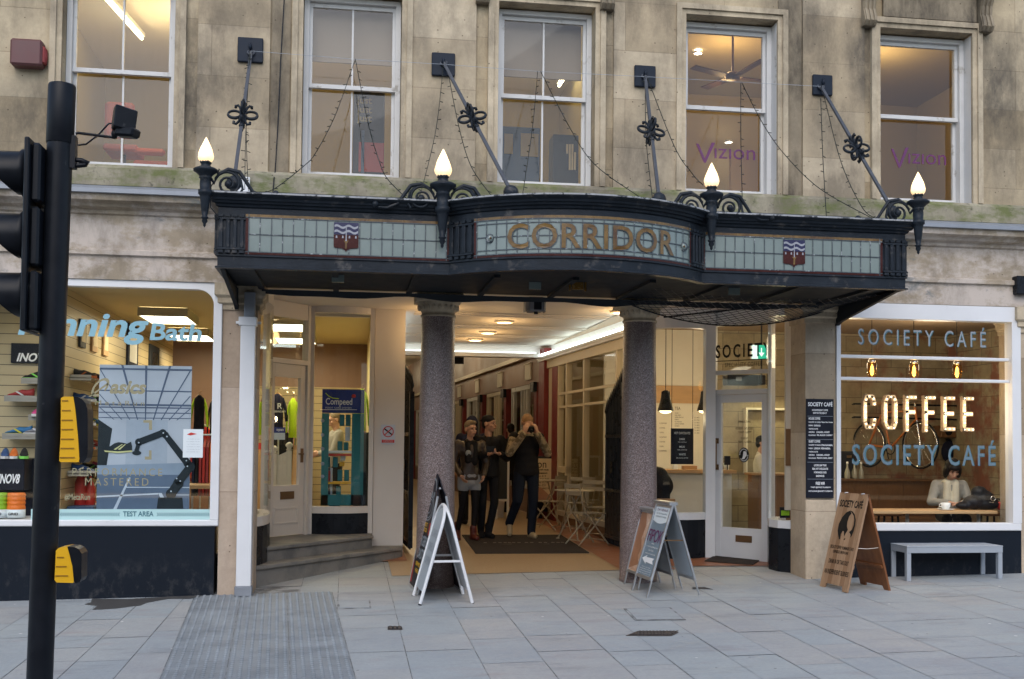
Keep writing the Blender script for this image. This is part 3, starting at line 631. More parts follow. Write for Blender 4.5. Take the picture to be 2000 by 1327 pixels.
m_ = MB(); signtext('running', 34, 291, 612, 672, .045, m_, bold=.03, shear=.22); signtext('Bath', 292, 394, 632, 666, .045, m_, bold=.025, shear=.12); m_.build('lettering', M['ltblue'], wl)
m_ = MB(); signtext('asics', 214, 286, 744, 770, .043, m_, bold=.035, shear=.3); signtext('MetaRun', 186, 282, 783, 792, .043, m_, sp=1.6); signtext('PERFORMANCE', 141, 317, 915, 930, .043, m_, sp=1.4); signtext('MASTERED', 166, 290, 934, 949, .043, m_, sp=1.4); signtext('#MetaRun', 126, 176, 965, 978, .043, m_, bold=.02)
c_ = at(196, 757, .043)
for k in range(14):
    a0 = -.4+k*5.6/14; a1 = -.4+(k+1)*5.6/14
    f_ = lambda a, r: c_+V(.075*cos(a)*r+.05*sin(a)*r, 0, .10*sin(a)*r)
    m_.poly([f_(a0, 1), f_(a1, 1), f_(a1, .72), f_(a0, .72)])
m_.poly([c_+V(-.12, 0, -.10), c_+V(-.10, 0, -.10), c_+V(.08, 0, .03), c_+V(.07, 0, .05)])
for pts in (((280, 821), (297, 821), (297, 840), (291, 840), (291, 826), (280, 826)), ((283, 892), (291, 892), (291, 880), (296, 880), (296, 898), (283, 898))): m_.poly([at(*p, .043) for p in pts][::-1])
m_.build('gold_lettering', M['gold'], wl)
m_ = MB(); a = at(60, 1016, .044); b_ = at(413, 995, .044); m_.poly([V(a.x, .046, zb1), V(xr, .046, zb1), V(xr, .046, b_.z), V(a.x, .046, b_.z)], 0)
signtext('TEST AREA', 240, 300, 999, 1009, .043, m_, 1, bold=.02); zc = (zb1+b_.z)/2
for k in range(38):
    px = 64+k*4.6 if k < 38 else 0; x = ax(66+k*4.5, .043, 1005)
    for sg, xx in ((1, x), (-1, ax(306+k*4.5, .043, 1005) if k < 23 else None)):
        if xx is None or (sg == 1 and 66+k*4.5 > 234): continue
        h = .018; m_.poly([V(xx, .043, zc+h), V(xx+.008, .043, zc+h), V(xx+.008-sg*.014, .043, zc), V(xx-sg*.014, .043, zc)], 1); m_.poly([V(xx-sg*.014, .043, zc), V(xx+.008-sg*.014, .043, zc), V(xx+.008, .043, zc-h), V(xx, .043, zc-h)], 1)
m_.build('vinyl_band', [M['pband'], M['pdark']], wl)
m_ = MB(); M['paper'] = mat('white_paper', (.66, .72, .74), .6, var=.02); a = at(357, 894, .04); b_ = at(397, 839, .04); m_.box(a.x, b_.x, .038, .041, a.z, b_.z, 0)
m_.poly([at(365, 849, .037), at(373, 845, .037), at(385, 848, .037), at(372, 851, .037)], 1)
for k in range(6): signtext('our weekly run clubs'[:20-2*(k % 3)], 366-k % 2*2, 390, 857+k*5, 859+k*5, .037, m_, 2)
m_.build('notice', [M['paper'], M['redbright'], M['grey']], wl)
# right shop window
zr = {k: az(1800, v, 0) for k, v in dict(ht=612, hb=625, b1=699, b2=742, bt=1022, bb=1037).items()}
xa, xb, xc, xd = ax(1633, 0), ax(1641, 0), ax(1975, 0), ax(1992, 0)
wr = MB(); wr.box(xa, xd, -.03, .12, zr['bb'], zr['bt'], bev=.008); wr.box(xa, xb, -.02, .12, zr['bt'], zr['hb']); wr.box(xc, xd, -.03, .12, zr['bt'], zr['hb']); wr.box(xa, xd, -.03, .12, zr['hb'], 3.295)
for q in ('b1', 'b2'): wr.box(xb, xc, .02, .09, zr[q]-.018, zr[q]+.018, bev=.005)
wr = wr.build('shop_window', M['white'], B)
m_ = MB(); m_.poly([V(xb, .06, zr['bt']), V(xc, .06, zr['bt']), V(xc, .06, zr['hb']), V(xb, .06, zr['hb'])]); m_.build('pane', M['glass'], wr)
m_ = MB(); m_.box(XR1, XR2, -.005, .2, -.2, zr['bb']-.002); m_.build('stall_riser', M['navy'], B)
M['greyvinyl'] = mat('grey_blue_vinyl', (.25, .285, .315), .5, var=.02); M['bluevinyl'] = mat('slate_blue_vinyl', (.125, .185, .225), .5, var=.02)
CAFE = 'SOCIETY CAFÉ'
m_ = MB(); signtext(CAFE, 1677, 1926, 638, 677, .056, m_, 1, bold=.01, sp=1.5); signtext(CAFE, 1676, 1925, 637, 676, .053, m_, 0, sp=1.5, bold=-.004); m_.build('lettering', [M['greyvinyl'], M['pdark']], wr)
m_ = MB(); signtext(CAFE, 1665, 1945, 859, 910, .056, m_, 1, bold=.02, sp=1.3); signtext(CAFE, 1664, 1944, 859, 909, .053, m_, 0, sp=1.3, bold=.0); m_.build('lettering', [M['bluevinyl'], M['pdark']], wr)
# ---- lobby ceiling, beams and side shopfronts
ZC = 3.40
m_ = MB(); m_.box(XL1-.3, XR0+.3, .42, 8.2, ZC, ZC+.1); 
for y_ in (2.9, 4.5, 5.9): m_.box(.9, 3.6, y_, y_+.05, ZC-.02, ZC-.001); m_.box(.9, 3.6, y_+.25, y_+.28, ZC-.02, ZC-.001)
m_.build('lobby_ceiling', M['ceil'], B)
m_ = MB(); m_.box(XL1-.2, .39, 2.9, 3.0, 3.3, ZC-.001)
m_.build('lobby_bulkhead', M['cream'], B)
m_ = MB(); m_.box(.37, .77, 2.75, 2.95, 0, ZC-.001); m_.box(.37, .55, 2.951, 8, 0, ZC-.001); m_.build('white_pier', M['cream'], B)
ZF = .44
def arcwall(pts, z0, z1, th, mt, name, parent, smooth=True):
    m_ = MB(); P = [V(p[0], p[1], 0) for p in pts]
    for i in range(len(P)-1):
        d = (P[i+1]-P[i]).normalized(); n_ = V(-d.y, d.x, 0)*th
        m_.add([P[i]+V(0, 0, z0), P[i+1]+V(0, 0, z0), P[i+1]+V(0, 0, z1), P[i]+V(0, 0, z1)], [(0, 1, 2, 3)], 0, True)
        if th: m_.add([P[i]+n_+V(0, 0, z0), P[i+1]+n_+V(0, 0, z0), P[i+1]+n_+V(0, 0, z1), P[i]+n_+V(0, 0, z1)], [(3, 2, 1, 0)], 0, True); m_.add([P[i]+V(0, 0, z1), P[i+1]+V(0, 0, z1), P[i+1]+n_+V(0, 0, z1), P[i]+n_+V(0, 0, z1), P[i]+V(0, 0, z0), P[i+1]+V(0, 0, z0), P[i+1]+n_+V(0, 0, z0), P[i]+n_+V(0, 0, z0)], [(0, 1, 2, 3), (7, 6, 5, 4)], 0)
    return m_.build(name, mt, parent)
def bulge(a, b_, s, n=10):
    a = V(*a, 0); b_ = V(*b_, 0); d = b_-a; nr = V(d.y, -d.x, 0).normalized()
    return [tuple((a+d*(i/n)+nr*s*4*(i/n)*(1-i/n)).to_2d()) for i in range(n+1)]
def bow(pts, zbase, zplinth, zsill, ztop, ceil, plinth_name='bow_window', head=.12, wm='white', out=.03):
    fr = arcwall(pts, zplinth, zsill, .12, M[wm], plinth_name, B)
    arcwall(pts, ztop, ceil, .10, M[wm], 'head', fr); arcwall(pts, zbase, zplinth-.002, .10, M['black'], 'plinth', fr)
    arcwall([(p[0], p[1]+.04) for p in pts], zsill, ztop, 0, M['glass'], 'pane', fr); return fr
def jamb(p, w_, z0, z1, mt='white', parent=None, name='jamb', d=.05):
    m_ = MB(); m_.box(p[0]-w_/2, p[0]+w_/2, p[1]-d, p[1]+d, z0, z1); return m_.build(name, M[mt], parent)
# left bow
LB = bulge((-.47, 2.66), (.35, 2.74), .13)
zpl, zsl, ztp = az(665, 1003, 2.6), az(665, 990, 2.6), az(690, 612, 2.6)
fr = bow(LB, .0, zpl, zsl, ztp, ZC-.001, wm='cream'); jamb((-.46, 2.68), .09, ZF, ZC-.002, 'cream', fr); jamb((.335, 2.76), .06, ZF, ZC-.002, 'cream', fr)
# small left curved window
SB = [(-.955, .43), (-.89, .62), (-.855, .85), (-.845, 1.1), (-.86, 1.35), (-.90, 1.62), (-.97, 1.92)]
zp2, zs2 = az(515, 1022, 1.0), az(515, 1004, 1.0)
fr = bow(SB, .0, zp2, zs2, 3.2, ZC-.001, wm='cream')
# doors
def door(a, b_, zf, top, trs, wm, ptop, pbot, leafmat, handle_side, mt_extra=None):
    """a,b: jamb plan points; trs: list of transom z (rail centre); glass from pbot to ptop of leaf"""
    a = V(*a, 0); b_ = V(*b_, 0); d = (b_-a); L = d.length; d.normalize(); n_ = V(d.y, -d.x, 0)
    def pc(m_, u0, u1, z0, z1, o0, o1, mi=0, bev=0): m_.obox(a+d*(u0+u1)/2+n_*(o0+o1)/2+V(0, 0, (z0+z1)/2), d*(u1-u0)/2, n_*abs(o1-o0)/2, (0, 0, (z1-z0)/2), mi, bev)
    dr_ = MB(); jw = .05
    pc(dr_, 0, jw, zf, ZC-.003, -.05, .05); pc(dr_, L-jw, L, zf, ZC-.003, -.05, .05); pc(dr_, jw, L-jw, top, top+.06, -.05, .05)
    for z in trs: pc(dr_, jw, L-jw, z-.025, z+.025, -.04, .04)
    pc(dr_, jw, L-jw, ztp_door, ZC-.004, -.04, .04)
    fr = dr_.build('door_frame', M[wm], B)
    m_ = MB(); pc(m_, jw, L-jw, top+.06, ztp_door, -.002, .002); m_.build('fanlight', M['glass'], fr)
    m_ = MB(); st = .10; u0, u1 = jw+.004, L-jw-.004
    pc(m_, u0, u0+st, zf+.01, top-.005, -.03, .02, bev=.004); pc(m_, u1-st, u1, zf+.01, top-.005, -.03, .02, bev=.004); pc(m_, u0+st, u1-st, ptop, top-.005, -.029, .019); pc(m_, u0+st, u1-st, zf+.01, pbot, -.029, .019)
    if mt_extra == 'panel':
        z0, z1 = zf+.16, pbot-.30
        for q in ((u0+st+.02, u1-st-.02, z1, z1+.02), (u0+st+.02, u1-st-.02, z0, z0+.02), (u0+st+.02, u0+st+.04, z0+.02, z1), (u1-st-.04, u1-st-.02, z0+.02, z1)): pc(m_, *q, .019, .028)
    leaf = m_.build('door', M[leafmat], B)
    m_ = MB(); pc(m_, u0+st, u1-st, pbot, ptop, -.008, -.004); m_.build('pane', M['glass'], leaf)
    return a, d, n_, L, pc, leaf, fr
ztp_door = 3.2
dA, dB = (-.985, 1.97), (-.50, 2.61)
a, d, n_, L, pc, leaf, fr = door(dA, dB, ZF, az(555, 712, 2.4), [], 'cream', az(550, 738, 2.4), az(560, 948, 2.3), 'cream', 1, 'panel')
M['brass'] = mat('dull_brass', (.20, .12, .06), .4, .7)
m_ = MB(); pc(m_, L*.36, L*.68, az(545, 975, 2.3), az(545, 960, 2.3), .019, .03); m_.build('letter_plate', M['brass'], leaf)
m_ = MB(); zh = az(593, 890, 2.5); pc(m_, L-.135, L-.085, zh-.09, zh+.09, .02, .027); m_.build('lock_plate', M['brass'], leaf); m_ = MB(); p_ = a+d*(L-.11)+V(0, 0, zh+.02)+n_*.05; m_.cyl(p_-n_*.03, p_, .012); m_.cyl(p_, p_-d*.09, .011); m_.build('handle', M['brass'], leaf)
# left step
def stepline(pxa, pya, pxb, pyb, z): return onz(pxa, pya, z), onz(pxb, pyb, z)
s1a, s1b = V(-.96, .40, 0), V(.72, 2.52, 0); s2a, s2b = V(-.95, .78, 0), V(.36, 2.44, 0)
m_ = MB(); m_.prism([V(p[0], p[1], -.2) for p in ((s1a.x, s1a.y), (s1b.x, s1b.y), (.76, 2.60), (.76, 2.745), (-1.1, 2.745), (-1.1, .425), (-.96, .425))], (0, 0, .475)); 
d1 = (s1b-s1a).normalized(); n1_ = V(d1.y, -d1.x, 0)
m_.obox((s1a+s1b)/2+n1_*.012+V(0, 0, .255), (s1b-s1a)/2*.999, n1_*.02, (0, 0, .022), 0, .006)
d2 = (s2b-s2a).normalized(); n2_ = V(d2.y, -d2.x, 0)
m_.prism([V(p[0], p[1], .276) for p in ((s2a.x, s2a.y), (s2b.x, s2b.y), (.365, 2.744), (-1.09, 2.744), (-1.09, .78))], (0, 0, ZF-.276-.001))
m_.obox((s2a+s2b)/2+n2_*.010+V(0, 0, ZF-.022), (s2b-s2a)/2*.999, n2_*.02, (0, 0, .02), 0, .006)
m_.build('entrance_step', M['step'], B)
# right café lobby front
RB = bulge((3.93, 1.97), (4.66, 1.88), .16)
zpr, zsr = az(1340, 1016, 1.75), az(1340, 1002, 1.75); ztr = az(1330, 640, 1.75)
fr = bow(RB, .0, zpr, zsr, ztr, ZC-.001); jamb((3.93, 1.99), .07, .1, ZC-.002, 'white', fr); jamb((4.68, 1.90), .13, .1, ZC-.002, 'white', fr, d=.06)
ztp_door = az(1450, 634, 1.6)
rA, rB = (4.74, 1.97), (5.30, 1.27)
a, d, n_, L, pc, leaf, fr = door(rA, rB, .17, az(1450, 770, 1.6), [az(1450, 727, 1.6)], 'white', az(1445, 786, 1.6), az(1450, 1032, 1.6), 'white', 0)
m_ = MB(); pc(m_, L*.42, L*.68, az(1453, 1059, 1.6), az(1453, 1046, 1.6), .02, .03); m_.build('letter_plate', M['brass'], leaf)
m_ = MB(); zh = az(1400, 887, 1.9); p_ = a+d*.10+n_*.06
for dz in (-.17, .17): m_.obox(p_-n_*.03+V(0, 0, zh+dz), d*.02, n_*.008, (0, 0, .035)); m_.cyl(p_-n_*.03+V(0, 0, zh+dz), p_+V(0, 0, zh+dz), .009)
m_.cyl(p_+V(0, 0, zh-.18), p_+V(0, 0, zh+.18), .011); m_.build('handle', M['brass'], leaf)
nn = n_
def dtext(s, px0, px1, py0, py1, m_, mi=0, off=.012, **k):
    def hit(px, py):
        r = _ray(px, py); t = ((a+n_*off)-CAM).dot(n_)/r.dot(n_); return CAM+r*t
    A_, B_ = hit(px0, py1), hit(px1, py1); zt_ = hit(px0, py0).z
    m_.text(s, (A_.x, A_.y, (A_.z+B_.z)/2), d, (0, 0, 1), w=(V(B_.x-A_.x, B_.y-A_.y, 0)).length, h=zt_-A_.z, m=mi, **k)
m_ = MB(); dtext('SOCIETY', 1398, 1505, 672, 698, m_, bold=.02, sp=1.35); dtext('SPECIALITY COFFEE', 1416, 1488, 708, 716, m_, sp=1.2); dtext('-', 1398, 1505, 703, 704.5, m_); m_.build('lettering', M['ink'], fr)
m_ = MB()
for s, x0, x1, y0 in (('OPENING TIMES', 1441, 1466, 822), ('MONDAY - SATURDAY', 1437, 1470, 835), ('7.30AM - 6.30PM', 1442, 1467, 842), ('SUNDAY', 1447, 1461, 854), ('9AM - 6.30PM', 1442, 1467, 861)): dtext(s, x0, x1, y0, y0+4.5, m_, off=0.002)
def hitd(px, py, off=.003):
    r = _ray(px, py); t = ((a+n_*off)-CAM).dot(n_)/r.dot(n_); return CAM+r*t
cc = hitd(1453, 889); 
P = [cc+d*(.075*cos(k*pi/16))+V(0, 0, .095*sin(k*pi/16)) for k in range(32)]; m_.poly(P); m_.build('door_lettering', M['ink'], leaf)
m_ = MB(); off = n_*.003
P = [cc+off+d*(.04*cos(k*pi/10))+V(0, 0, .05*sin(k*pi/10)) for k in range(20)]
m_.poly([cc+off+d*x+V(0, 0, z) for x, z in ((-.005, .045), (.02, .05), (.04, .03), (.042, -.01), (.02, -.03), (.012, -.05), (-.03, -.055), (-.015, -.02), (-.01, .01))])
ccx = lambda t, r: cc+off+d*(.075*r*cos(t))+V(0, 0, .095*r*sin(t))
for k in range(22):
    if k in (9, 10, 20, 21): continue
    t0 = pi-k*2*pi/22; m_.poly([ccx(t0, .72), ccx(t0-.17, .72), ccx(t0-.17, .86), ccx(t0, .86)])
m_.build('door_emblem', M['inkwhite'], leaf)
RS = [(5.33, 1.24), (5.13, 1.02), (5.06, .8), (5.09, .6), (5.22, .43)]
zp3, zs3 = az(1530, 1029, .8), az(1530, 1014, .8)
fr = bow(RS, .0, zp3, zs3, 3.2, ZC-.001); m_ = MB(); m_.cyl((5.15, 1.0, zs3), (5.15, 1.0, 3.2), .022); m_.build('glazing_post', M['white'], fr)
m_ = MB(); q = at(1545, 800, .75)
m_.box(5.24, 5.31, .72, .76, .87, 3.2); m_.build('inner_post', M['cream'], fr)
m_ = MB(); m_.box(5.235, 5.312, .70, .717, az(1540, 910, .7), az(1540, 838, .7)); m_.build('menu_strip', M['wood_dark'], fr)
# coir mat at the café door
m_ = MB(); P = [gnd(*p) for p in ((1376, 1099), (1395, 1089), (1483, 1098), (1470, 1106))]; m_.prism([V(p.x, p.y, gz(p.x, p.y)+.012) for p in P], (0, 0, .012)); single(m_, 'door_mat', M['mat'], 'small dark doormat in front of the white café door', 'mat')
# columns
COLR = []
for px in (853, 1248):
    x = ax(px, .22, 850); g0 = gz(x, .2)-.02; zc = 3.02
    t = thing('granite_column', 'polished granite column behind the black and white pavement signs' if px < 1000 else 'polished granite column behind the aluminium pavement signs', 'column', (x, .22, g0), 'granite columns at the arcade entrance')
    m_ = MB(); H = zc-g0; m_.lathe([(.215, 0), (.215, .04), (.212, .05)]+[(.212-.030*(k/10)**1.3, .05+(H-.05)*k/10) for k in range(11)], (x, .22, g0), 32); m_.build('shaft', M['granite'], t)
    m_ = MB(); m_.lathe([(.178, 0), (.195, .0), (.195, .02), (.182, .03), (.182, .05), (.19, .06), (.235, .15), (.235, .16)], (x, .22, zc), 32); m_.box(x-.255, x+.255, .22-.255, .22+.255, zc+.16, 3.305, bev=.01)
    m_.build('capital', M['trim'], t); m_ = MB()
    for k in range(20): a_ = 2*pi*k/20; m_.ell((x+.214*cos(a_), .22+.214*sin(a_), zc+.105), (.02, .02, .036), 6)
    m_.build('egg_moulding', M['trim'], t)
# ================= CANOPY =================
M['cglass'] = None
b = NB('pale_leaded_glass'); n1 = b.noise(b.coords((1, 1, 1)), 3.0, 4); n2 = b.noise(b.coords((1, 1, .3)), 9, 4)
M['cglass'] = b.finish(b.mix(n1, (.125, .165, .158), (.215, .258, .238)), .22, 0, n2, .25, .006, .6)
M['came'] = mat('lead_came', (.06, .075, .085), .5, .2, var=.4, vs=25, col2=(.30, .33, .34), lo=.58, hi=.66)
M['amber'] = mat('amber_glass', (.15, .085, .02), .25, var=.4, vs=9, col2=(.075, .035, .012))
M['maroon'] = mat('maroon_glass', (.05, .014, .012), .25, var=.3, vs=9); M['cobalt'] = mat('cobalt_glass', (.014, .014, .06), .25, var=.2); M['crestwhite'] = mat('white_glass', (.28, .29, .33), .3)
M['soffit'] = mat('dark_soffit_boards', (.014, .018, .022), .7, var=.4, vs=5)
CAN = thing('canopy', 'black iron and leaded glass arcade canopy lettered CORRIDOR', 'canopy', (2.2, 0, 3.235))
YF = -1.5; cx0, cx1 = ax(425, YF, 480), ax(1768, YF, 500); ca0, ca1 = ax(878, YF, 470), ax(1371, YF, 480)
ccx = (ca0+ca1)/2; hw = (ca1-ca0)/2; sag = .55; RA = (hw*hw+sag*sag)/(2*sag); cyy = YF-sag+RA; PH = math.asin(hw/RA)
def arcp(t): a = -PH+2*PH*t; return (ccx+RA*sin(a), cyy-RA*cos(a))
ARC = [arcp(i/28) for i in range(29)]
FRONT = [(cx0, 0), (cx0, YF)]+[(ca0, YF)]+ARC[1:-1]+[(ca1, YF), (cx1, YF), (cx1, 0)]
z0 = 3.237
m_ = MB(); m_.sweep([(-.06, z0), (.02, z0), (.02, z0+.012), (0, z0+.02), (0, z0+.108), (.015, z0+.112), (.015, z0+.128), (-.06, z0+.13)], FRONT); m_.build('fascia', M['iron'], CAN)
zg0, zg1 = z0+.132, 3.745
m_ = MB(); m_.sweep([(-.07, zg1), (.0, zg1), (.0, zg1+.055), (.02, zg1+.065), (.028, zg1+.085), (.05, zg1+.092), (.06, zg1+.11), (.075, zg1+.115), (.085, zg1+.135), (.115, zg1+.155), (.12, zg1+.172), (-.07, zg1+.178)], FRONT); m_.build('cornice', M['iron'], CAN)
m_ = MB(); m_.sweep([(.121, zg1+.165), (.127, zg1+.167), (.127, zg1+.181), (-.02, zg1+.190), (-.02, zg1+.181)], FRONT); m_.build('worn_edge', M['ironlight'], CAN)
top = [V(x, y, zg1+.183) for x, y in FRONT]; m_ = MB(); m_.prism(top, (0, 0, .02)); m_.build('roof', M['lead'], CAN)
m_ = MB(); m_.prism([V(x, min(y+.05, 0.0), z0+.03) for x, y in FRONT], (0, 0, .02))
for i in range(9):
    x = cx0+.3+i*(cx1-cx0-.6)/8; m_.box(x-.03, x+.03, YF+.06, -.04, z0+.0, z0+.029)
m_.build('soffit', M['soffit'], CAN)
# small panes in the soffit
for px, py, mt in ((660, 543, 'cglass'), (1045, 557, 'cglass'), (1128, 557, 'amber'), (1434, 568, 'cglass')):
    p_ = onz(px, py, z0+.0); m_ = MB(); m_.box(p_.x-.06, p_.x+.06, p_.y-.01, p_.y+.015, z0-.045, z0+.028); 
    if mt == 'amber': m_.box(p_.x-.09, p_.x-.07, p_.y-.012, p_.y+.015, z0-.06, z0+.028); m_.box(p_.x+.07, p_.x+.09, p_.y-.012, p_.y+.015, z0-.06, z0+.028)
    m_.build('soffit_pane', M[mt], CAN)
# posts with fluted faces
def post(pa, pb, name='post'):
    a = V(*pa, 0); b_ = V(*pb, 0); d = b_-a; L = d.length; d.normalize(); n_ = V(d.y, -d.x, 0); m_ = MB(); h0, h1 = z0+.13, zg1
    m_.obox((a+b_)/2-n_*.03+V(0, 0, (h0+h1)/2), d*L/2, n_*.04, (0, 0, (h1-h0)/2))
    for k in range(4):
        c_ = a+d*L*(k+.5)/4; m_.obox(c_+n_*.02+V(0, 0, (h0+h1)/2), d*L*.072, n_*.012, (0, 0, (h1-h0)/2-.055), 0, .006)
        for z in (h0+.02, h1-.022): m_.obox(c_+n_*.025+V(0, 0, z), d*.022, n_*.012, (0, 0, .013), 0)
    for z in (h0+.048, h1-.05): m_.obox((a+b_)/2+n_*.02+V(0, 0, z), d*L/2, n_*.014, (0, 0, .009))
    return m_.build(name, M['iron'], CAN)
pw = .25
post((cx0-.002, YF), (cx0+pw, YF)); post((cx1-pw, YF), (cx1+.002, YF)); post((cx0, YF+pw), (cx0, YF+.01)); post((cx1, YF+.01), (cx1, YF+pw))
ts = .105
post((ca0+.0, YF), arcp(ts)); post(arcp(1-ts+.02), (ca1, YF))
# leaded panels
def panel_(P, w_, name, cols, rows, fnlab, crest=None, border=.03):
    """P(u,v,o): point on panel at u along, v up, o out"""
    H = zg1-zg0; n = 24; m_ = MB()
    def strip(u0, u1, v0, v1, o, mi=0, k=None):
        k = k or max(1, int((u1-u0)/.12))
        for i in range(k):
            a = u0+(u1-u0)*i/k; b_ = u0+(u1-u0)*(i+1)/k; m_.add([P(a, v0, o), P(b_, v0, o), P(b_, v1, o), P(a, v1, o)], [(0, 1, 2, 3)], mi, True)
    strip(0, w_, 0, H, 0); strip(0, w_, 0, H, -.04, 1)
    pn = m_.build(name, [M['cglass'], M['soffit']], CAN)
    m_ = MB(); strip(0, w_, H-border, H, .004); strip(0, w_, 0, border*.8, .004); strip(0, border, border, H-border, .004); strip(w_-border, w_, border, H-border, .004)
    # bottom and sides maroon, top amber
    for i, f in enumerate(m_.f):
        v = sum((m_.v[q].z for q in f))/4; m_.m[i] = 0 if v > zg1-.1 and v > zg0+H-border else 1
    m_.build('border', [M['amber'], M['maroon']], pn)
    m_ = MB(); B0 = border
    def bar(u0, v0, u1, v1, hw_=.0045):
        k = max(1, int(abs(u1-u0)/.1))
        for i in range(k):
            a = (u0+(u1-u0)*i/k, v0+(v1-v0)*i/k); c_ = (u0+(u1-u0)*(i+1)/k, v0+(v1-v0)*(i+1)/k)
            if abs(u1-u0) > abs(v1-v0): q = [(a[0], a[1]-hw_), (c_[0], c_[1]-hw_), (c_[0], c_[1]+hw_), (a[0], a[1]+hw_)]
            else: q = [(a[0]-hw_, a[1]), (a[0]+hw_, a[1]), (c_[0]+hw_, c_[1]), (c_[0]-hw_, c_[1])]
            if abs(u1-u0) <= abs(v1-v0) and (c_[1] < a[1]): q = q[::-1]
            m_.add([P(x, y, .007) for x, y in q], [(0, 1, 2, 3)]); m_.add([P(q[0][0], q[0][1], .0), P(q[1][0], q[1][1], .0), P(q[1][0], q[1][1], .007), P(q[0][0], q[0][1], .007)], [(0, 1, 2, 3)]); m_.add([P(q[3][0], q[3][1], .007), P(q[2][0], q[2][1], .007), P(q[2][0], q[2][1], .0), P(q[3][0], q[3][1], .0)], [(0, 1, 2, 3)])
    for v in (B0*.8, H-B0): bar(0, v, w_, v)
    bar(B0, 0, B0, H); bar(w_-B0, 0, w_-B0, H)
    fnlab(bar, w_, H, B0, cols, rows)
    m_.build('leading', M['came'], pn)
    return pn, H
def grid(bar, w_, H, B0, cols, rows):
    for i in range(1, cols): x = B0+(w_-2*B0)*i/cols+rng.uniform(-.004, .004); bar(x, B0, x+rng.uniform(-.002, .002), H-B0)
    for j in range(1, rows): y = B0+(H-2*B0)*j/rows; bar(B0, y, w_-B0, y)
def crest(P, uc, H, par):
    m_ = MB(); cw, v0, v1 = .115, .055, H-.045
    q = lambda x, y, o: P(uc+x*cw, v0+(v1-v0)*y, o)
    def pl(pts, mi, o): m_.add([q(x, y, o) for x, y in pts], [list(range(len(pts)))], mi)
    pl([(-1, .58), (1, .58), (1, 1), (-1, 1)], 0, .010)
    pl([(-1, .16), (-.9, .13), (-.35, .11), (-.1, .06), (0, 0), (.1, .06), (.35, .11), (.9, .13), (1, .16), (1, .57), (-1, .57)], 1, .010)
    for yc in (.86, .68):
        up = [(-.95+1.9*k/16, yc+.04*sin(k/16*4*pi+.3)+.03) for k in range(17)]; dn = [(x, y-.075) for x, y in up]
        pl(dn+up[::-1], 2, .0125)
    pl([(-.05, .36), (.05, .36), (.03, .9), (-.03, .9)], 2, .014)
    for x in (-.78, -.27, .27, .78): pl([(x-.07, .46), (x+.07, .46), (x+.05, .545), (x-.05, .545)], 2, .0125)
    pl([(-.08, .1), (.06, .1), (.07, .28), (.2, .38), (-.2, .38), (-.08, .3)], 3, .0135)
    m_.build('crest', [M['cobalt'], M['maroon'], M['crestwhite'], M['amber']], par)
for xa_, xb_, side, cpx in ((cx0+pw, ca0, 0, 676), (ca1, cx1-pw, 1, 1550)):
    P = lambda u, v, o, xa_=xa_: V(xa_+u, YF-.005-o, zg0+v)
    pn, H = panel_(P, xb_-xa_, 'stained_glass_panel', 18, 2, grid); crest(P, ax(cpx, YF, 470)-xa_, H, pn)
s0, s1 = ts*2*PH*RA, (1-ts+.02)*2*PH*RA
def PC(u, v, o):
    a = -PH+(s0+u)/RA; r = RA+.005+o; return V(ccx+r*sin(a), cyy-r*cos(a), zg0+v)
wC = s1-s0
def grid2(bar, w_, H, B0, cols, rows):
    n = 22
    for i in range(1, n):
        x = B0+(w_-2*B0)*i/n
        bar(x, B0, x, H-B0)
    for y in (B0+.035, H/2, H-B0-.035): bar(B0, y, w_-B0, y)
pn, H = panel_(PC, wC, 'stained_glass_panel', 20, 2, grid2)
m_ = MB(); u0 = wC*.15; uw = wC*.735; m_.text('CORRIDOR', 0, 0, 0, w=uw, h=H*.64, bold=.03, sp=1.06, fn=lambda a_, b_: PC(u0+a_, H*.17+b_, .0095), m=1)
m_.text('CORRIDOR', 0, 0, 0, w=uw*.995, h=H*.62, bold=.012, sp=1.06, fn=lambda a_, b_: PC(u0+a_, H*.18+b_, .012), m=0); m_.build('lettering', [M['amber'], M['came']], pn)
m_ = MB()
for u in (.075, .945):
    c_ = PC(wC*u, H*.47, .006); m_.ell(c_, (.045, .018, .045), 14, 0); m_.ell(c_-V(0, .012, 0), (.028, .014, .028), 12, 1); m_.ell(c_-V(0, .022, 0), (.012, .01, .012), 8, 2)
m_.build('glass_roundel', [M['came'], M['cglass'], M['amber']], pn)
# hanging brackets at both ends and pelmet at the wall
for x, sg in ((cx0+.02, 1), (cx1-.02, -1)):
    m_ = MB(); m_.prism([V(x, YF+.05, z0-.002), V(x, 0, z0-.002), V(x, 0, z0-.22), V(x, -.12, z0-.18)], (sg*.04, 0, 0)); m_.build('end_bracket', M['soffit'], CAN)
m_ = MB(); pts = []; n = 40
for i in range(n+1): x = cx0+.3+(5.0-cx0)*i/n; pts.append((x, z0-.04-.03*sin(i*.33)**2-.01*sin(i*1.1)))
for i in range(n):
    (xa_, za_), (xb_, zb_) = pts[i], pts[i+1]; m_.add([V(xa_, -.06, za_), V(xb_, -.06, zb_), V(xb_, -.10, z0), V(xa_, -.10, z0)], [(0, 1, 2, 3)]); m_.add([V(xa_, -.06, za_), V(xb_, -.06, zb_), V(xb_, -.05, z0), V(xa_, -.05, z0)], [(3, 2, 1, 0)])
m_.build('valance', M['soffit'], CAN)
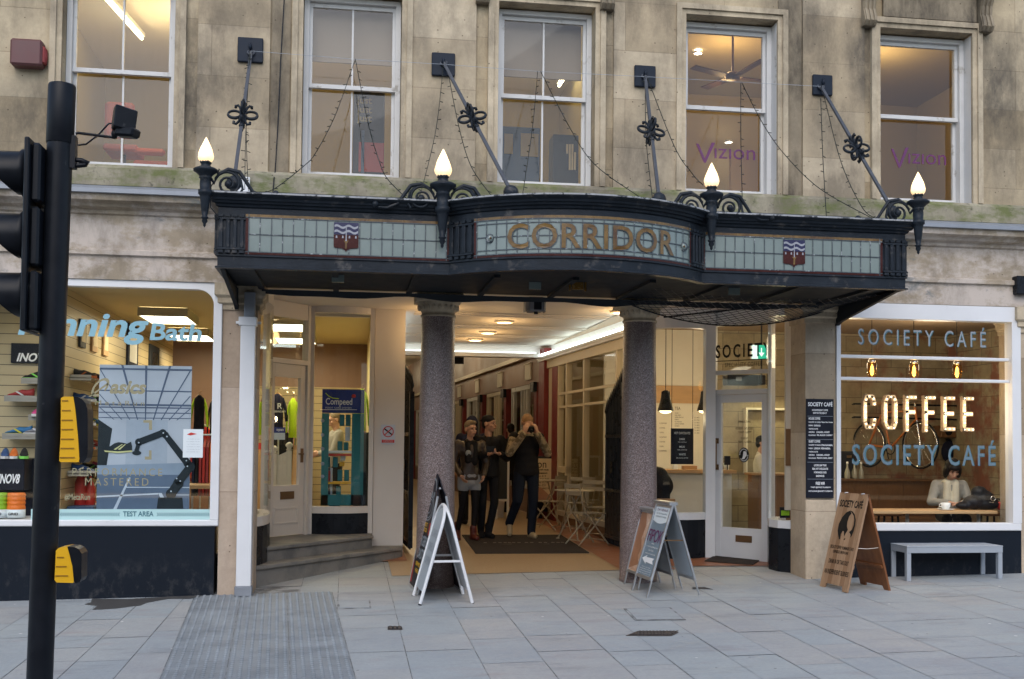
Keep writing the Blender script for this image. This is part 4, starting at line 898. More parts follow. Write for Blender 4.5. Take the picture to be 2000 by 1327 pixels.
# sagging bird net
bm = bmesh.new(); nx, ny = 46, 16; grid_ = {}
xa_, xb_ = ax(1235, -.3, 590), ax(1640, -.3, 600)
for i in range(nx+1):
    for j in range(ny+1):
        u, v = i/nx, j/ny; y = -1.25+1.2*v; s_ = sin(pi*min(1, u*1.02))**.8*(.35+.65*v)*.24*(1 if v < .93 else .96)
        grid_[(i, j)] = bm.verts.new((xa_+(xb_-xa_)*u-2.2, y, z0-.02-s_-3.235))
for i in range(nx):
    for j in range(ny):
        if (i+j) % 2 == 0: pass
        a, b_, c_, d_ = grid_[(i, j)], grid_[(i+1, j)], grid_[(i+1, j+1)], grid_[(i, j+1)]
        if (i+j) % 2: bm.faces.new((a, b_, c_)); bm.faces.new((a, c_, d_))
        else: bm.faces.new((a, b_, d_)); bm.faces.new((b_, c_, d_))
# keep only the diagonals so that the mesh reads as a diamond net
for e in [e for e in bm.edges if abs(e.verts[0].co.x-e.verts[1].co.x) < 1e-4 or abs(e.verts[0].co.y-e.verts[1].co.y) < 1e-4]: pass
nm = MB(); segs = [(e.verts[0].co.copy(), e.verts[1].co.copy()) for e in bm.edges if abs(e.verts[0].co.x-e.verts[1].co.x) > 1e-4 and abs(e.verts[0].co.y-e.verts[1].co.y) > 1e-4]; bm.free()
for a, b_ in segs: nm.tube([a+V(2.2, 0, 3.235), b_+V(2.2, 0, 3.235)], .0035, 3, caps=False)
nm.tube([V(xa_+(xb_-xa_)*i/30, -.05, z0-.02-sin(pi*i/30)**.8*.23) for i in range(31)], .008, 5); nm.build('bird_net', M['iron'], CAN)
m_ = MB(); m_.cyl(at(1296, 620, -.1), at(1500, 598, -.4), .009, n=6); m_.build('net_cord', M['black'], CAN)
# tie rods
def tierod(pl, top, bot, orn, size):
    a = at(*pl, 0); pz = a.copy(); w_ = size/2*12.2/F_PX
    m_ = MB(); m_.box(a.x-w_, a.x+w_, -.075, -.036, a.z-w_, a.z+w_, 0, .008); m_.ell((a.x, -.08, a.z+.03), (.02, .03, .04), 8); m_.build('wall_plate', M['navy2'], CAN)
    A_ = at(*top, -.1); B_ = at(bot[0], bot[1], bot[2]); m_ = MB(); d = (B_-A_).normalized(); s_ = d.cross(V(0, 1, 0)).normalized(); s2 = d.cross(s_).normalized()
    m_.obox((A_+B_)/2, (B_-A_)/2, s_*.016, s2*.012); 
    for k in range(1): m_.tube([A_+s_*.035*cos(t*pi/6)-d*.03+d*.04*sin(t*pi/6) for t in range(12)], .010, 6, closed=True)
    m_.obox(A_-V(0, -.02, 0), V(.01, 0, 0), V(0, .05, 0), V(0, 0, .02))
    rod = m_.build('tie_rod', M['rod'], CAN)
    r = _ray(*orn); # point on rod nearest to the sight line
    t_ = min((k/200 for k in range(201)), key=lambda q: ((A_+(B_-A_)*q-CAM)-r*((A_+(B_-A_)*q-CAM).dot(r)/r.dot(r))).length); c_ = A_+(B_-A_)*t_
    m_ = MB()
    for u in (s_, s2):
        for sg in (-1, 1):
            cc_ = c_+u*sg*.082; m_.tube([cc_+u*.062*cos(t*pi/9)+d*.058*sin(t*pi/9) for t in range(18)], .0165, 6, closed=True, flat=.75)
            for e_ in (-1, 1):
                st = c_+u*sg*.02+d*e_*.05; P = [st, st+d*e_*.06+u*sg*.012, st+d*e_*.10+u*sg*.035, st+d*e_*.09+u*sg*.062, st+d*e_*.065+u*sg*.058]
                m_.tube(P, [.015, .014, .013, .013, .016], 6)
    m_.cyl(c_-d*.19, c_+d*.19, .021, n=8); m_.ell(c_-d*.17, .028, 8); m_.ell(c_+d*.17, .028, 8)
    m_.build('scroll_ornament', M['iron'], rod)
    m_ = MB(); m_.lathe([(0, -.03), (.055, -.03), (.075, 0), (.06, .03), (.025, .05), (0, .052)], (0, 0, 0), 14)
    m_.v = [V(p.x, -p.z, p.y)+B_+V(0, 0, -.01) for p in m_.v]; m_.obox(B_+V(0, 0, -.06), (.03, 0, 0), (0, .03, 0), (0, 0, .05)); m_.build('anchor', M['iron'], rod)
M['navy2'] = mat('blue_black_plate', (.012, .018, .03), .45, var=.2)
tierod((490, 102), (490, 106), (457, 356, -1.35), (472, 225), 47); tierod((865, 130), (868, 126), (998, 374, -1.62), (917, 233), 45)
tierod((1257, 153), (1260, 152), (1287, 388, -1.62), (1272, 256), 43); tierod((1602, 170), (1605, 172), (1744, 413, -1.35), (1669, 292), 42)
# torch lamps
M['flame'] = None
b = NB('lit_flame_globe'); tcz = b.n('ShaderNodeSeparateXYZ'); b.l(b.n('ShaderNodeTexCoord').outputs['Generated'], tcz.inputs[0])
p = b.n('ShaderNodeBsdfPrincipled'); p.inputs['Base Color'].default_value = (.9, .8, .6, 1); p.inputs['Roughness'].default_value = .4
nn_ = b.noise(b.coords(), 14, 3); 
b.l(b.mix(b.ramp(nn_, .35, .65), (1, .62, .24), (1, .72, .38)), p.inputs['Emission Color']); b.l(b.ramp(tcz.outputs[2], .0, .5, .42, 1.15), p.inputs['Emission Strength'])
b.l(p.outputs[0], b.out.inputs[0]); M['flame'] = b.mat
def torch(px, ytop, ybot, Y, lab, scr):
    base = at(px, ytop, Y); tip = at(px, ybot, Y); x = base.x; H = base.z-tip.z; zt = base.z; s_ = H/.86
    t = thing('torch_lamp', lab, 'lamp', (x, Y, tip.z), 'flame globe lamps along the canopy')
    zz = lambda f: (zt-f*H)-0
    m_ = MB(); pr = [(.0005, 0), (.012, .02), (.030, .06), (.052, .11), (.066, .155), (.072, .185), (.066, .215), (.048, .24), (.04, .25)]
    n = 20; vs_ = []; fs_ = []
    for i, (r, z) in enumerate(pr):
        for k in range(n): a = 2*pi*k/n+i*.16; rr_ = r*(1+.05*(1 if k % 2 else -1)); vs_.append((x+rr_*cos(a)*s_, Y+rr_*sin(a)*s_, zt-z*s_))
    for i in range(len(pr)-1):
        for k in range(n): fs_.append([i*n+k, (i+1)*n+k, (i+1)*n+(k+1) % n, i*n+(k+1) % n])
    m_.add(vs_, fs_, 0, True); m_.build('flame_globe', M['flame'], t)
    m_ = MB(); P = [(.0, .235), (.05, .235), (.052, .25), (.04, .26), (.048, .275), (.048, .29), (.09, .295), (.115, .31), (.112, .328), (.085, .345), (.06, .37), (.055, .385), (.062, .39), (.05, .40), (.053, .44), (.05, .50), (.064, .505), (.066, .54), (.052, .555), (.048, .57), (.034, .70), (.024, .755), (.034, .76), (.034, .77), (.022, .78), (.028, .80), (.012, .825), (.014, .84), (.0, .86)]
    m_.lathe([(r*s_, -z*s_) for r, z in P], (x, Y, zt), 18)
    for k in range(4): m_.ell((x+.045*s_*cos(k*pi/2+.5), Y+.045*s_*sin(k*pi/2+.5), zt-.24*s_), (.012, .012, .018), 6)
    m_.build('stem', M['iron'], t)
    for sg in scr:
        m_ = MB(); zc = zt-.41*s_; q = V(x+sg*.02, Y, zc); ydr = V(0, .06, 0)
        def sp(c_, r0, r1, a0, a1, n_=16): return [c_+V(sg*(r0+(r1-r0)*k/n_)*cos(a0+(a1-a0)*k/n_), .0, (r0+(r1-r0)*k/n_)*sin(a0+(a1-a0)*k/n_)) for k in range(n_+1)]
        c_ = V(x+sg*.20, Y+.03, zc-.02)
        m_.tube([V(x+sg*.04, Y, zc+.03)]+sp(c_, .125, .03, pi, -2.6*pi, 30), [.014]*10+[.012]*22, 6); m_.ell(c_, .035, 8)
        m_.tube([c_+V(-sg*.1, 0, .085), c_+V(0, 0, .135), c_+V(sg*.10, 0, .115), c_+V(sg*.16, .0, .03), c_+V(sg*.22, .0, -.06), c_+V(sg*.32, 0, -.105), c_+V(sg*.40, 0, -.10)], [.012, .02, .02, .018, .016, .014, .01], 6)
        m_.tube([c_+V(sg*.05, 0, .12), c_+V(sg*.11, 0, .05), c_+V(sg*.13, 0, -.04), c_+V(sg*.10, 0, -.1)], .012, 6)
        m_.ell(c_+V(sg*.43, 0, -.075), .035, 8); m_.build('scroll_bracket', M['iron'], t)
    point('flame_light', (x, Y-.0, zt-.13*s_), 1.0, (1, .62, .28), .06)
torch(403, 268, 445, -1.62, 'lit torch lamp at the left end of the canopy', (1,)); torch(866, 291, 486, -1.62, 'lit torch lamp at the left edge of the CORRIDOR panel', (-1, 1))
torch(1390, 318, 490, -1.62, 'lit torch lamp at the right edge of the CORRIDOR panel', (-1, 1)); torch(1793, 336, 498, -1.62, 'lit torch lamp at the right end of the canopy', (-1,))
# fairy lights
FS = [('bare fairy light string dropping from the first black wall plate', [[(487, 104), (480, 262), (478, 370)], [(489, 104), (481, 240), (485, 373)]]),
 ('bare fairy light string peaked in front of the second upper window', [[(694, 116), (655, 225), (617, 298), (593, 325), (536, 369), (505, 377)], [(694, 116), (719, 241), (741, 316), (757, 350), (795, 389)]]),
 ('bare fairy light string falling both ways from the second black wall plate', [[(866, 127), (852, 250), (825, 365), (816, 386)], [(877, 151), (896, 247), (920, 325), (960, 383)]]),
 ('bare fairy light string peaked in front of the window above the lettered panel', [[(1050, 140), (1041, 241), (1026, 347), (1021, 377)], [(1056, 140), (1113, 250), (1162, 322), (1252, 387)]]),
 ('bare fairy light string falling from the third black wall plate', [[(1260, 151), (1262, 271), (1274, 386)], [(1265, 154), (1317, 286), (1351, 338), (1373, 362)]]),
 ('bare fairy light string peaked in front of the first purple lettered window', [[(1447, 162), (1447, 271), (1450, 400)], [(1449, 162), (1486, 235), (1529, 298), (1600, 368), (1700, 425)]]),
 ('bare fairy light string falling from the fourth black wall plate', [[(1603, 193), (1607, 305), (1614, 424)], [(1610, 190), (1642, 315), (1683, 404), (1710, 427)]])]
M['wire'] = mat('dark_green_wire', (.018, .022, .020), .6)
for lab, strs in FS:
    m_ = MB(); tops = []
    for pts in strs:
        n = len(pts); P = [at(px, py, -.12-1.28*min(1, (py-pts[0][1])/max(1, pts[-1][1]-pts[0][1]))) for px, py in pts]
        Q = []
        for i in range(n-1):
            for k in range(8):
                t_ = k/8; p0_ = P[max(i-1, 0)]; p3_ = P[min(i+2, n-1)]; a, b_ = P[i], P[i+1]
                Q.append(.5*((2*a)+(b_-p0_)*t_+(2*p0_-5*a+4*b_-p3_)*t_*t_+(3*a-p0_-3*b_+p3_)*t_**3))
        Q.append(P[-1]); m_.tube(Q, .0042, 4)
        L_ = 0
        for i in range(1, len(Q)):
            L_ += (Q[i]-Q[i-1]).length
            if L_ > .085: L_ = 0; sg = rng.choice((-1, 1)); m_.tube([Q[i], Q[i]+V(sg*rng.uniform(.02, .04), -.01, rng.uniform(-.02, .012))], [.004, .005], 4)
    single(m_, 'fairy_light_string', M['wire'], lab, 'fairy lights', 'fairy light strings over the canopy')
m_ = MB(); PW = [(490, 100), (694, 116), (866, 126), (1053, 140), (1259, 150), (1448, 161), (1603, 169)]; m_.tube([at(px, py, -.12) for px, py in PW], .0025, 4); single(m_, 'support_wire', M['grey'], 'thin straight wire linking the black wall plates', 'wire')
# alarm box, cables, white box, floodlit things on the wall
x0, x1, y0, y1, z0_, z1_ = pbox(18, 82, 77, 125, -.16, .12); t = thing('alarm_box', 'maroon metal alarm box with a broken end high on the wall', 'alarm box', ((x0+x1)/2, -.03, z0_)); m_ = MB(); m_.box(x0, x1, -.16, -.002, z0_, z1_, 0, .02); m_.build('casing', M['redbox'], t)
m_ = MB(); m_.box(x1-.012, x1+.025, -.13, -.02, z0_+.04, z1_-.06, 0, .012); m_.ell((x1+.02, -.08, z0_+.12), (.02, .04, .08), 8); m_.build('torn_end', M['redbright2'] if 'redbright2' in M else mat('exposed_red_plastic', (.22, .03, .03), .6, var=.4, vs=20), t)
m_ = MB(); m_.tube([at(px, py, -.11) for px, py in ((140, 365), (200, 371), (260, 374), (330, 372), (395, 380))], .012, 6); m_.tube([at(px, py, -.12) for px, py in ((140, 371), (240, 376), (330, 378), (395, 383))], .008, 6); single(m_, 'cable', M['black'], 'black cables running along the mossy ledge left of the canopy', 'cable')
m_ = MB(); m_.tube([at(px, py, -.05) for px, py in ((555, 0), (548, 120), (543, 240), (537, 340))]+[at(535, 350, -.12), at(533, 376, -.12)], .007, 5); single(m_, 'cable', M['black'], 'thin black cable down the wall left of the second upper window', 'cable')
m_ = MB(); m_.box(*pbox(462, 488, 346, 374, -.16, .04), 0, .004); single(m_, 'junction_box', M['white'], 'small white box on the ledge behind the first tie rod', 'junction box')
m_ = MB(); m_.tube([at(px, py, -1.5) for px, py in ((428, 330), (424, 348), (412, 364))]+[at(411, 405, -1.6), at(430, 428, -1.56)], .006, 5); single(m_, 'lamp_cable', M['black'], 'short black cable hanging beside the leftmost torch lamp', 'cable')
# downpipe
t = thing('downpipe', 'white square downpipe running down the left pier', 'downpipe', (ax(484, -.1, 900), -.1, gz(-1, -.1)))
xd0, xd1 = ax(470, -.14, 640), ax(499, -.14, 640); zt_ = az(484, 625, -.14); m_ = MB(); m_.box(xd0, xd1, -.145, -.03, gz(-1, 0)+.10, zt_, 0, .006); m_.build('pipe', M['white'], t)
m_ = MB(); m_.box(xd0-.02, xd1+.012, -.16, -.02, zt_-.06, zt_+.03, 0, .004); m_.box(xd0-.06, xd1+.05, -.03, -.004, zt_-.03, zt_-.005); m_.build('collar', M['white'], t)
m_ = MB(); m_.box(xd0+.03, xd1-.01, -.13, -.035, zt_+.03, 3.2, 0, .006); m_.build('upper_pipe', M['lead'], t); m_ = MB(); m_.box(xd0-.012, xd1+.012, -.16, -.02, gz(-1, 0), gz(-1, 0)+.10, 0, .005); m_.build('shoe', M['lead'], t)
# no smoking sign
t = thing('no_smoking_sign', 'no smoking sign with a red ring on the white pier', 'sign', tuple(at(758, 868, 2.74))); x0, x1, y0, y1, z0_, z1_ = pbox(744, 772, 830, 868, 2.735, .012); m_ = MB(); m_.box(x0, x1, y0, y1, z0_, z1_); m_.build('plate', M['steel'], t)
w_ = x1-x0; xc_ = (x0+x1)/2; zc_ = z1_-w_*.5; m_ = MB()
for k in range(24):
    a0, a1 = 2*pi*k/24, 2*pi*(k+1)/24; f_ = lambda a, r: V(xc_+r*cos(a), 2.732, zc_+r*sin(a)); m_.poly([f_(a0, w_*.40), f_(a1, w_*.40), f_(a1, w_*.33), f_(a0, w_*.33)][::-1])
m_.poly([V(xc_-w_*.27, 2.7318, zc_-w_*.2), V(xc_-w_*.22, 2.7318, zc_-w_*.26), V(xc_+w_*.27, 2.7318, zc_+w_*.2), V(xc_+w_*.22, 2.7318, zc_+w_*.26)]); m_.box(x0+w_*.05, x1-w_*.05, 2.731, 2.7345, z0_+.02, z0_+w_*.33); m_.build('red_ring', M['redbright'], t)
m_ = MB(); m_.obox(V(xc_, 2.7325, zc_), V(w_*.26, 0, -w_*.2), V(0, .0005, 0), V(w_*.03, 0, w_*.04)); m_.build('cigarette', M['ink'], t)
m_ = MB()
for k, s in enumerate(('NO SMOKING', 'It is against the law', 'to smoke here')): m_.text(s, (x0+w_*.16, 2.7305, z0_+.02+w_*(.22-.09*k)), (1, 0, 0), (0, 0, 1), w=w_*.68, h=w_*.055)
m_.build('lettering', M['inkwhite'], t)
# menu board on the right pier
t = thing('menu_board', 'tall black café board with white lettering on the right stone pier', 'sign', tuple(at(1602, 973, -.03))); x0, x1, y0, y1, z0_, z1_ = pbox(1575, 1628.5, 780, 973, -.035, .015); m_ = MB(); m_.box(x0, x1, -.035, -.0125, z0_, z1_, 0, .003); m_.build('board', M['slate'], t)
m_ = MB(); zf_ = lambda f: z1_-(z1_-z0_)*f; W_ = x1-x0
for f in (.175, .41, .64, .81): m_.box(x0+.012, x1-.012, -.0362, -.0352, zf_(f)-.0015, zf_(f)+.0015)
m_.build('divider', M['grey'], t); m_ = MB()
def mt_(s, f0, f1, l, r): m_.text(s, (x0+W_*l, -.0365, zf_(f1)), (1, 0, 0), (0, 0, 1), w=W_*(r-l), h=zf_(f0)-zf_(f1), bold=.02)
mt_(CAFE, .025, .075, .06, .95); mt_('AN INDEPENDENT COFFEE', .105, .122, .2, .78); mt_('SHOP ON THE HIGH ST', .133, .152, .24, .74)
for o_, w1, w2, w3, w4 in ((.187, 'HOUSE COFFEE', 'Papua New Guinea', 'KARANA', 'FIG, BLACK CHERRY'), (.418, 'GUEST COFFEE', 'PANAMA', 'LERIDA VERANERA', 'PEACH, EARL GREY')):
    mt_(w1, o_, o_+.024, .08, .5); mt_('COUNTRY OF ORIGIN', o_+.042, o_+.056, .08, .52); mt_(w2, o_+.04, o_+.058, .55, .96); mt_('FARM', o_+.075, o_+.09, .08, .22); mt_(w3, o_+.073, o_+.092, .27, .27+.04*len(w3)); mt_('TASTING NOTES', o_+.11, o_+.124, .08, .42); mt_('AROMA', o_+.142, o_+.156, .08, .3); mt_('CARAMEL, HONEY', o_+.14, o_+.16, .36, .85); mt_('FLAVOUR', o_+.174, o_+.188, .08, .34); mt_(w4, o_+.171, o_+.19, .38, .95)
for k, s in enumerate(('LOOSE LEAF TEAS', 'REAL HOT CHOCOLATES', 'HOME-MADE CAKES', 'SANDWICHES')): mt_(s, .66+.036*k, .68+.036*k, .5-.015*len(s), .5+.015*len(s))
mt_('FREE WIFI', .838, .868, .34, .66); mt_('TWEET @SOCIETYCAFEBATH', .885, .903, .15, .88); mt_('INSTAGRAM @SOCIETYCAFEBATH', .923, .942, .08, .94); m_.build('lettering', M['inkwhite'], t)
# projector box under the canopy
p_ = at(1047, 590, .5); t = thing('projector_box', 'grey camera housing hanging from the ceiling under the canopy', 'camera', tuple(p_)); m_ = MB(); x0, x1, y0, y1, z0_, z1_ = pbox(1030, 1067, 580, 607, .5, .24)
m_.box(x0+.02, x1-.02, .5, .74, z0_, z1_, 0, .015); m_.prism([V(x0+.02, .5, z0_+.01), V(x0-.01, .56, z0_), V(x0-.01, .56, z1_-.02), V(x0+.02, .5, z1_-.01)], (0, .16, 0)); m_.prism([V(x1-.02, .5, z0_+.01), V(x1+.01, .56, z0_), V(x1+.01, .56, z1_-.02), V(x1-.02, .5, z1_-.01)], (0, .16, 0)); m_.box((x0+x1)/2-.06, (x0+x1)/2+.06, .58, .7, z1_, ZC-.001); m_.build('housing', M['grey2'] if 'grey2' in M else mat('mid_grey_metal', (.16, .17, .18), .5), t)
m_ = MB(); x0, x1, y0, y1, z0_, z1_ = pbox(1043, 1058, 590, 605, .494, .005); m_.box(x0, x1, y0, y1, z0_, z1_); m_.build('window', M['black'], t); m_ = MB(); x0, x1, y0, y1, z0_, z1_ = pbox(1041, 1060, 581, 586, .494, .005); m_.box(x0, x1, y0, y1, z0_, z1_); m_.build('red_label', M['dullred'], t)
m_ = MB(); q = at(1047, 609, .6); m_.cyl(q+V(0, 0, .03), q-V(0, 0, .03), .035, .025); m_.build('lens', M['black'], t)
# downlights; the first is unseen, added to light the white pier
for k, (px, py) in enumerate(((851, 604), (1212, 610), (985, 629), (953, 650), (928, 664))):
    p_ = onz(px, py, ZC-.015); lab = ('added round downlight, unseen behind the left column', 'round ceiling downlight half hidden by the right column', 'nearest round downlight in the middle of the arcade ceiling', 'second round downlight along the middle of the arcade ceiling', 'farthest round downlight along the middle of the arcade ceiling')[k]
    t = thing('downlight', lab, 'lamp', tuple(p_), 'downlights in the arcade ceiling'); m_ = MB(); m_.lathe([(.14, -.012), (.14, .014), (.105, -.018), (.105, .0)], p_, 20); m_.build('rim', M['cream'], t)
    m_ = MB(); m_.lathe([(0, -.014), (.105, -.014)], p_, 20); m_.build('lens', emit('downlight', (1, .78, .42), 5), t)
    point('downlight_glow', (p_.x, p_.y, ZC-.28), 5.5, (1, .62, .26), .12)
# ================= LEFT SHOP INTERIOR =================
def inner(name, quads, mts):
    m_ = MB()
    for q, mi in quads: m_.poly(q, mi)
    return m_.build(name, mts, B)
SZ = 3.38
M['creamframe0'] = mat('cream_light_frame', (.42, .38, .26), .5); M['shopwall'] = mat('yellow_cream_wall', (.70, .62, .33), .7, var=.04, vs=1.5); M['shopceil'] = mat('ochre_ceiling', (.58, .48, .26), .7, var=.05, vs=1.2)
inner('shop_floor', [([V(-7.5, .2, ZF-.004), V(-1.02, .2, ZF-.004), V(-1.02, 11, ZF-.004), V(-7.5, 11, ZF-.004)], 0), ([V(-1.02, 2.8, ZF-.004), V(.36, 2.8, ZF-.004), V(.36, 11, ZF-.004), V(-1.02, 11, ZF-.004)], 0)], [M['floorwood']])
inner('shop_ceiling', [([V(-7.5, .43, SZ), V(-7.5, 11, SZ), V(XL1-.3, 11, SZ), V(XL1-.3, .43, SZ)], 0), ([V(XL1-.3, 2.8, SZ-.003), V(XL1-.3, 11, SZ-.003), V(.36, 11, SZ-.003), V(.36, 2.8, SZ-.003)], 0)], [M['shopceil']])
inner('shop_wall', [([V(-7.5, 11, ZF), V(.36, 11, ZF), V(.36, 11, SZ), V(-7.5, 11, SZ)], 0), ([V(.36, 11, ZF), V(.36, 2.8, ZF), V(.36, 2.8, SZ), V(.36, 11, SZ)], 0)], [M['shopwall']])
m_ = MB(); m_.box(-3.35, -3.2, 1.3, 11, ZF, SZ-.004); m_.box(-7.5, -3.35, 1.3, 1.42, .7, SZ-.004); m_.build('slatted_wall', M['slat'], B)
m_ = MB(); m_.box(-1.9, .3, 6.0, 6.1, ZF, 2.5); m_.build('slatted_partition', M['slat'], B)
m_ = MB(); m_.box(-7.5, xr, .13, .95, ZF-.1, zb1-.01); m_.build('window_bed', M['white'], B)
for k, (x_, y_, lab) in enumerate(((-2.4, 3.6, 'nearest lit ceiling box in the sports shop, behind the shop name lettering'), (-2.45, 6.3, 'second lit ceiling box in the sports shop window'), (-2.5, 8.6, 'farthest lit ceiling box in the sports shop window'), (-.78, 4.25, 'nearest lit ceiling box above the sports shop door'), (-.82, 6.4, 'second lit ceiling box above the sports shop door'), (-.9, 9.4, 'farthest lit ceiling box above the sports shop door'))):
    t = thing('ceiling_light', lab, 'lamp', (x_, y_, SZ-.12), 'boxed ceiling lights in the sports shop'); m_ = MB(); s_ = .32
    m_.box(x_-s_, x_+s_, y_-.55, y_-.53, SZ-.12, SZ-.005); m_.box(x_-s_, x_+s_, y_+.53, y_+.55, SZ-.12, SZ-.005); m_.box(x_-s_, x_-s_+.02, y_-.53, y_+.53, SZ-.12, SZ-.005); m_.box(x_+s_-.02, x_+s_, y_-.53, y_+.53, SZ-.12, SZ-.005); m_.build('frame', M['creamframe0'], t)
    m_ = MB(); m_.poly([V(x_-s_+.02, y_-.53, SZ-.11), V(x_-s_+.02, y_+.53, SZ-.11), V(x_+s_-.02, y_+.53, SZ-.11), V(x_+s_-.02, y_-.53, SZ-.11)]); m_.build('diffuser', emit('shop_panel', (1, .90, .66), 4), t)
    area('shop_glow', (x_, y_, SZ-.14), 13, (1, .80, .46), .6, 1.0)
area('window_glow', (-2.6, .7, 3.1), 6, (1, .86, .62), 2.2, .3)
# banner with robot arm
t = thing('display_banner', 'tall blue printed banner of a robot arm holding a shoe in the left shop window', 'banner', tuple(at(280, 1000, .42)))
Yb = .40; bq = lambda px, py, o=0.: at(px, py, Yb-o)
M['bn_sky'] = mat('print_pale_blue', (.40, .465, .55), .5, var=.12, vs=1.5); M['bn_floor'] = mat('print_deep_blue', (.085, .135, .215), .5, var=.2, vs=2); M['bn_mid'] = mat('print_mid_blue', (.22, .30, .40), .5, var=.1); M['bn_line'] = mat('print_slate_line', (.07, .11, .19), .5); M['bn_white'] = mat('print_white', (.45, .55, .66), .5); M['bn_dark'] = mat('print_black', (.018, .028, .036), .5, var=.3); M['bn_door'] = mat('print_grey_blue', (.33, .40, .49), .5)
a, b_ = bq(188, 1000), bq(375, 714); bx0, bx1, bz0, bz1 = a.x, b_.x, zb1, bq(280, 714).z; m_ = MB(); m_.box(bx0, bx1, Yb, Yb+.02, bz0, bz1); m_.build('sheet', M['bn_sky'], t)
bu = lambda u, v, o: V(bx0+(bx1-bx0)*u, Yb-o, bz1-(bz1-bz0)*v)
def bp(m_, pts, mi, o): m_.poly([bu(u, v, o) for u, v in pts][::-1], mi)
m_ = MB(); bp(m_, [(0, .72), (1, .72), (1, 1), (0, 1)], 0, .002); bp(m_, [(0, .66), (1, .64), (1, .72), (0, .72)], 1, .002); bp(m_, [(0, .36), (.15, .42), (.1, .66), (0, .66)], 4, .002); bp(m_, [(.3, .36), (.75, .36), (.75, .66), (.3, .66)], 5, .0018); bp(m_, [(0, .97), (1, .98), (1, 1), (0, 1)], 3, .003)
bp(m_, [(.14, 1), (.18, 1), (.36, .74), (.34, .74)], 3, .0035); bp(m_, [(0, .86), (.66, .84), (.66, .85), (0, .87)], 3, .0035); bp(m_, [(.3, .8), (1, .8), (1, .806), (.3, .806)], 3, .003); bp(m_, [(.66, .84), (.70, .84), (.77, .92), (.73, .92)], 3, .0035); bp(m_, [(.8, .85), (1, .85), (1, .855), (.8, .855)], 3, .003)
for k in range(9):
    u0, u1 = -.55+k*.26, .16+k*.085
    P = [(u0, 0), (u0+.025, 0), (u1+.012, .36), (u1, .36)]
    if u0 < 0:
        f0 = (0-u0)/(u1-u0); P = [(0, .36*f0), (.012, .36*f0), (u1+.012, .36), (u1, .36)]
    elif u0 > .97:
        f0 = min(1, (u0-.985)/(u0-u1)); P = [(.98, .36*f0), (.995, .36*f0), (u1+.012, .36), (u1, .36)]
    bp(m_, P, 2, .0025)
for v_, h in ((.02, .012), (.165, .008), (.255, .012), (.275, .008), (.31, .006), (.345, .005)): bp(m_, [(0, v_), (1, v_), (1, v_+h), (0, v_+h)], 2, .0028)
m_.build('printed_hall', [M['bn_floor'], M['bn_mid'], M['bn_line'], M['bn_white'], M['bn_dark'], M['bn_door']], t)
m_ = MB()
def limb(p, q, w0, w1, o=.008):
    a, c_ = V(*p, 0), V(*q, 0); d = (c_-a).normalized(); n_ = V(-d.y, d.x, 0)
    pts = [a+n_*w0, c_+n_*w1, c_-n_*w1, a-n_*w0]; m_.poly([bq(p_.x, p_.y, o) for p_ in pts]); 
    for cc_, w_ in ((a, w0), (c_, w1)): m_.poly([bq(cc_.x+w_*1.15*cos(k*pi/8), cc_.y+w_*1.15*sin(k*pi/8), o+.0005) for k in range(16)][::-1])
limb((267, 880), (271, 865), 4, 4); limb((271, 864), (318, 846), 6.5, 6.5); limb((323, 850), (366, 905), 6, 7); limb((372, 912), (350, 940), 8, 8); limb((348, 945), (334, 965), 9, 9)
m_.poly([bq(x, y, .008) for x, y in ((309, 972), (356, 972), (358, 994), (306, 994))][::-1]); m_.poly([bq(267+9*cos(k*pi/8), 885+4.5*sin(k*pi/8), .008) for k in range(16)][::-1])
m_.build('printed_robot_arm', M['bn_dark'], t); m_ = MB()
m_.poly([bq(x, y, .009) for x, y in ((203, 880), (204, 875), (215, 872), (224, 866), (232, 864), (240, 865), (248, 867), (256, 863), (258, 872), (258, 881), (230, 882), (210, 882))][::-1], 0); m_.poly([bq(x, y, .010) for x, y in ((203, 880), (230, 882), (258, 880), (258, 883), (230, 885.5), (205, 883))][::-1], 1); m_.poly([bq(x, y, .010) for x, y in ((222, 878), (238, 868), (240, 868), (226, 879))][::-1], 1); m_.poly([bq(x, y, .010) for x, y in ((230, 878), (244, 868), (246, 868), (234, 879))][::-1], 1); m_.build('printed_shoe', [M['bn_dark'], M['hivis2'] if 'hivis2' in M else mat('print_pale_yellow', (.5, .52, .25), .5)], t)
m_ = MB()
for px, py in ((271, 865), (319, 846), (326, 853), (364, 900), (366, 911), (352, 940), (334, 960), (345, 935)): m_.poly([bq(px+1.6*cos(k*pi/4), py+1.6*sin(k*pi/4), .0095) for k in range(8)][::-1])
m_.build('printed_bolts', M['bn_white'], t)
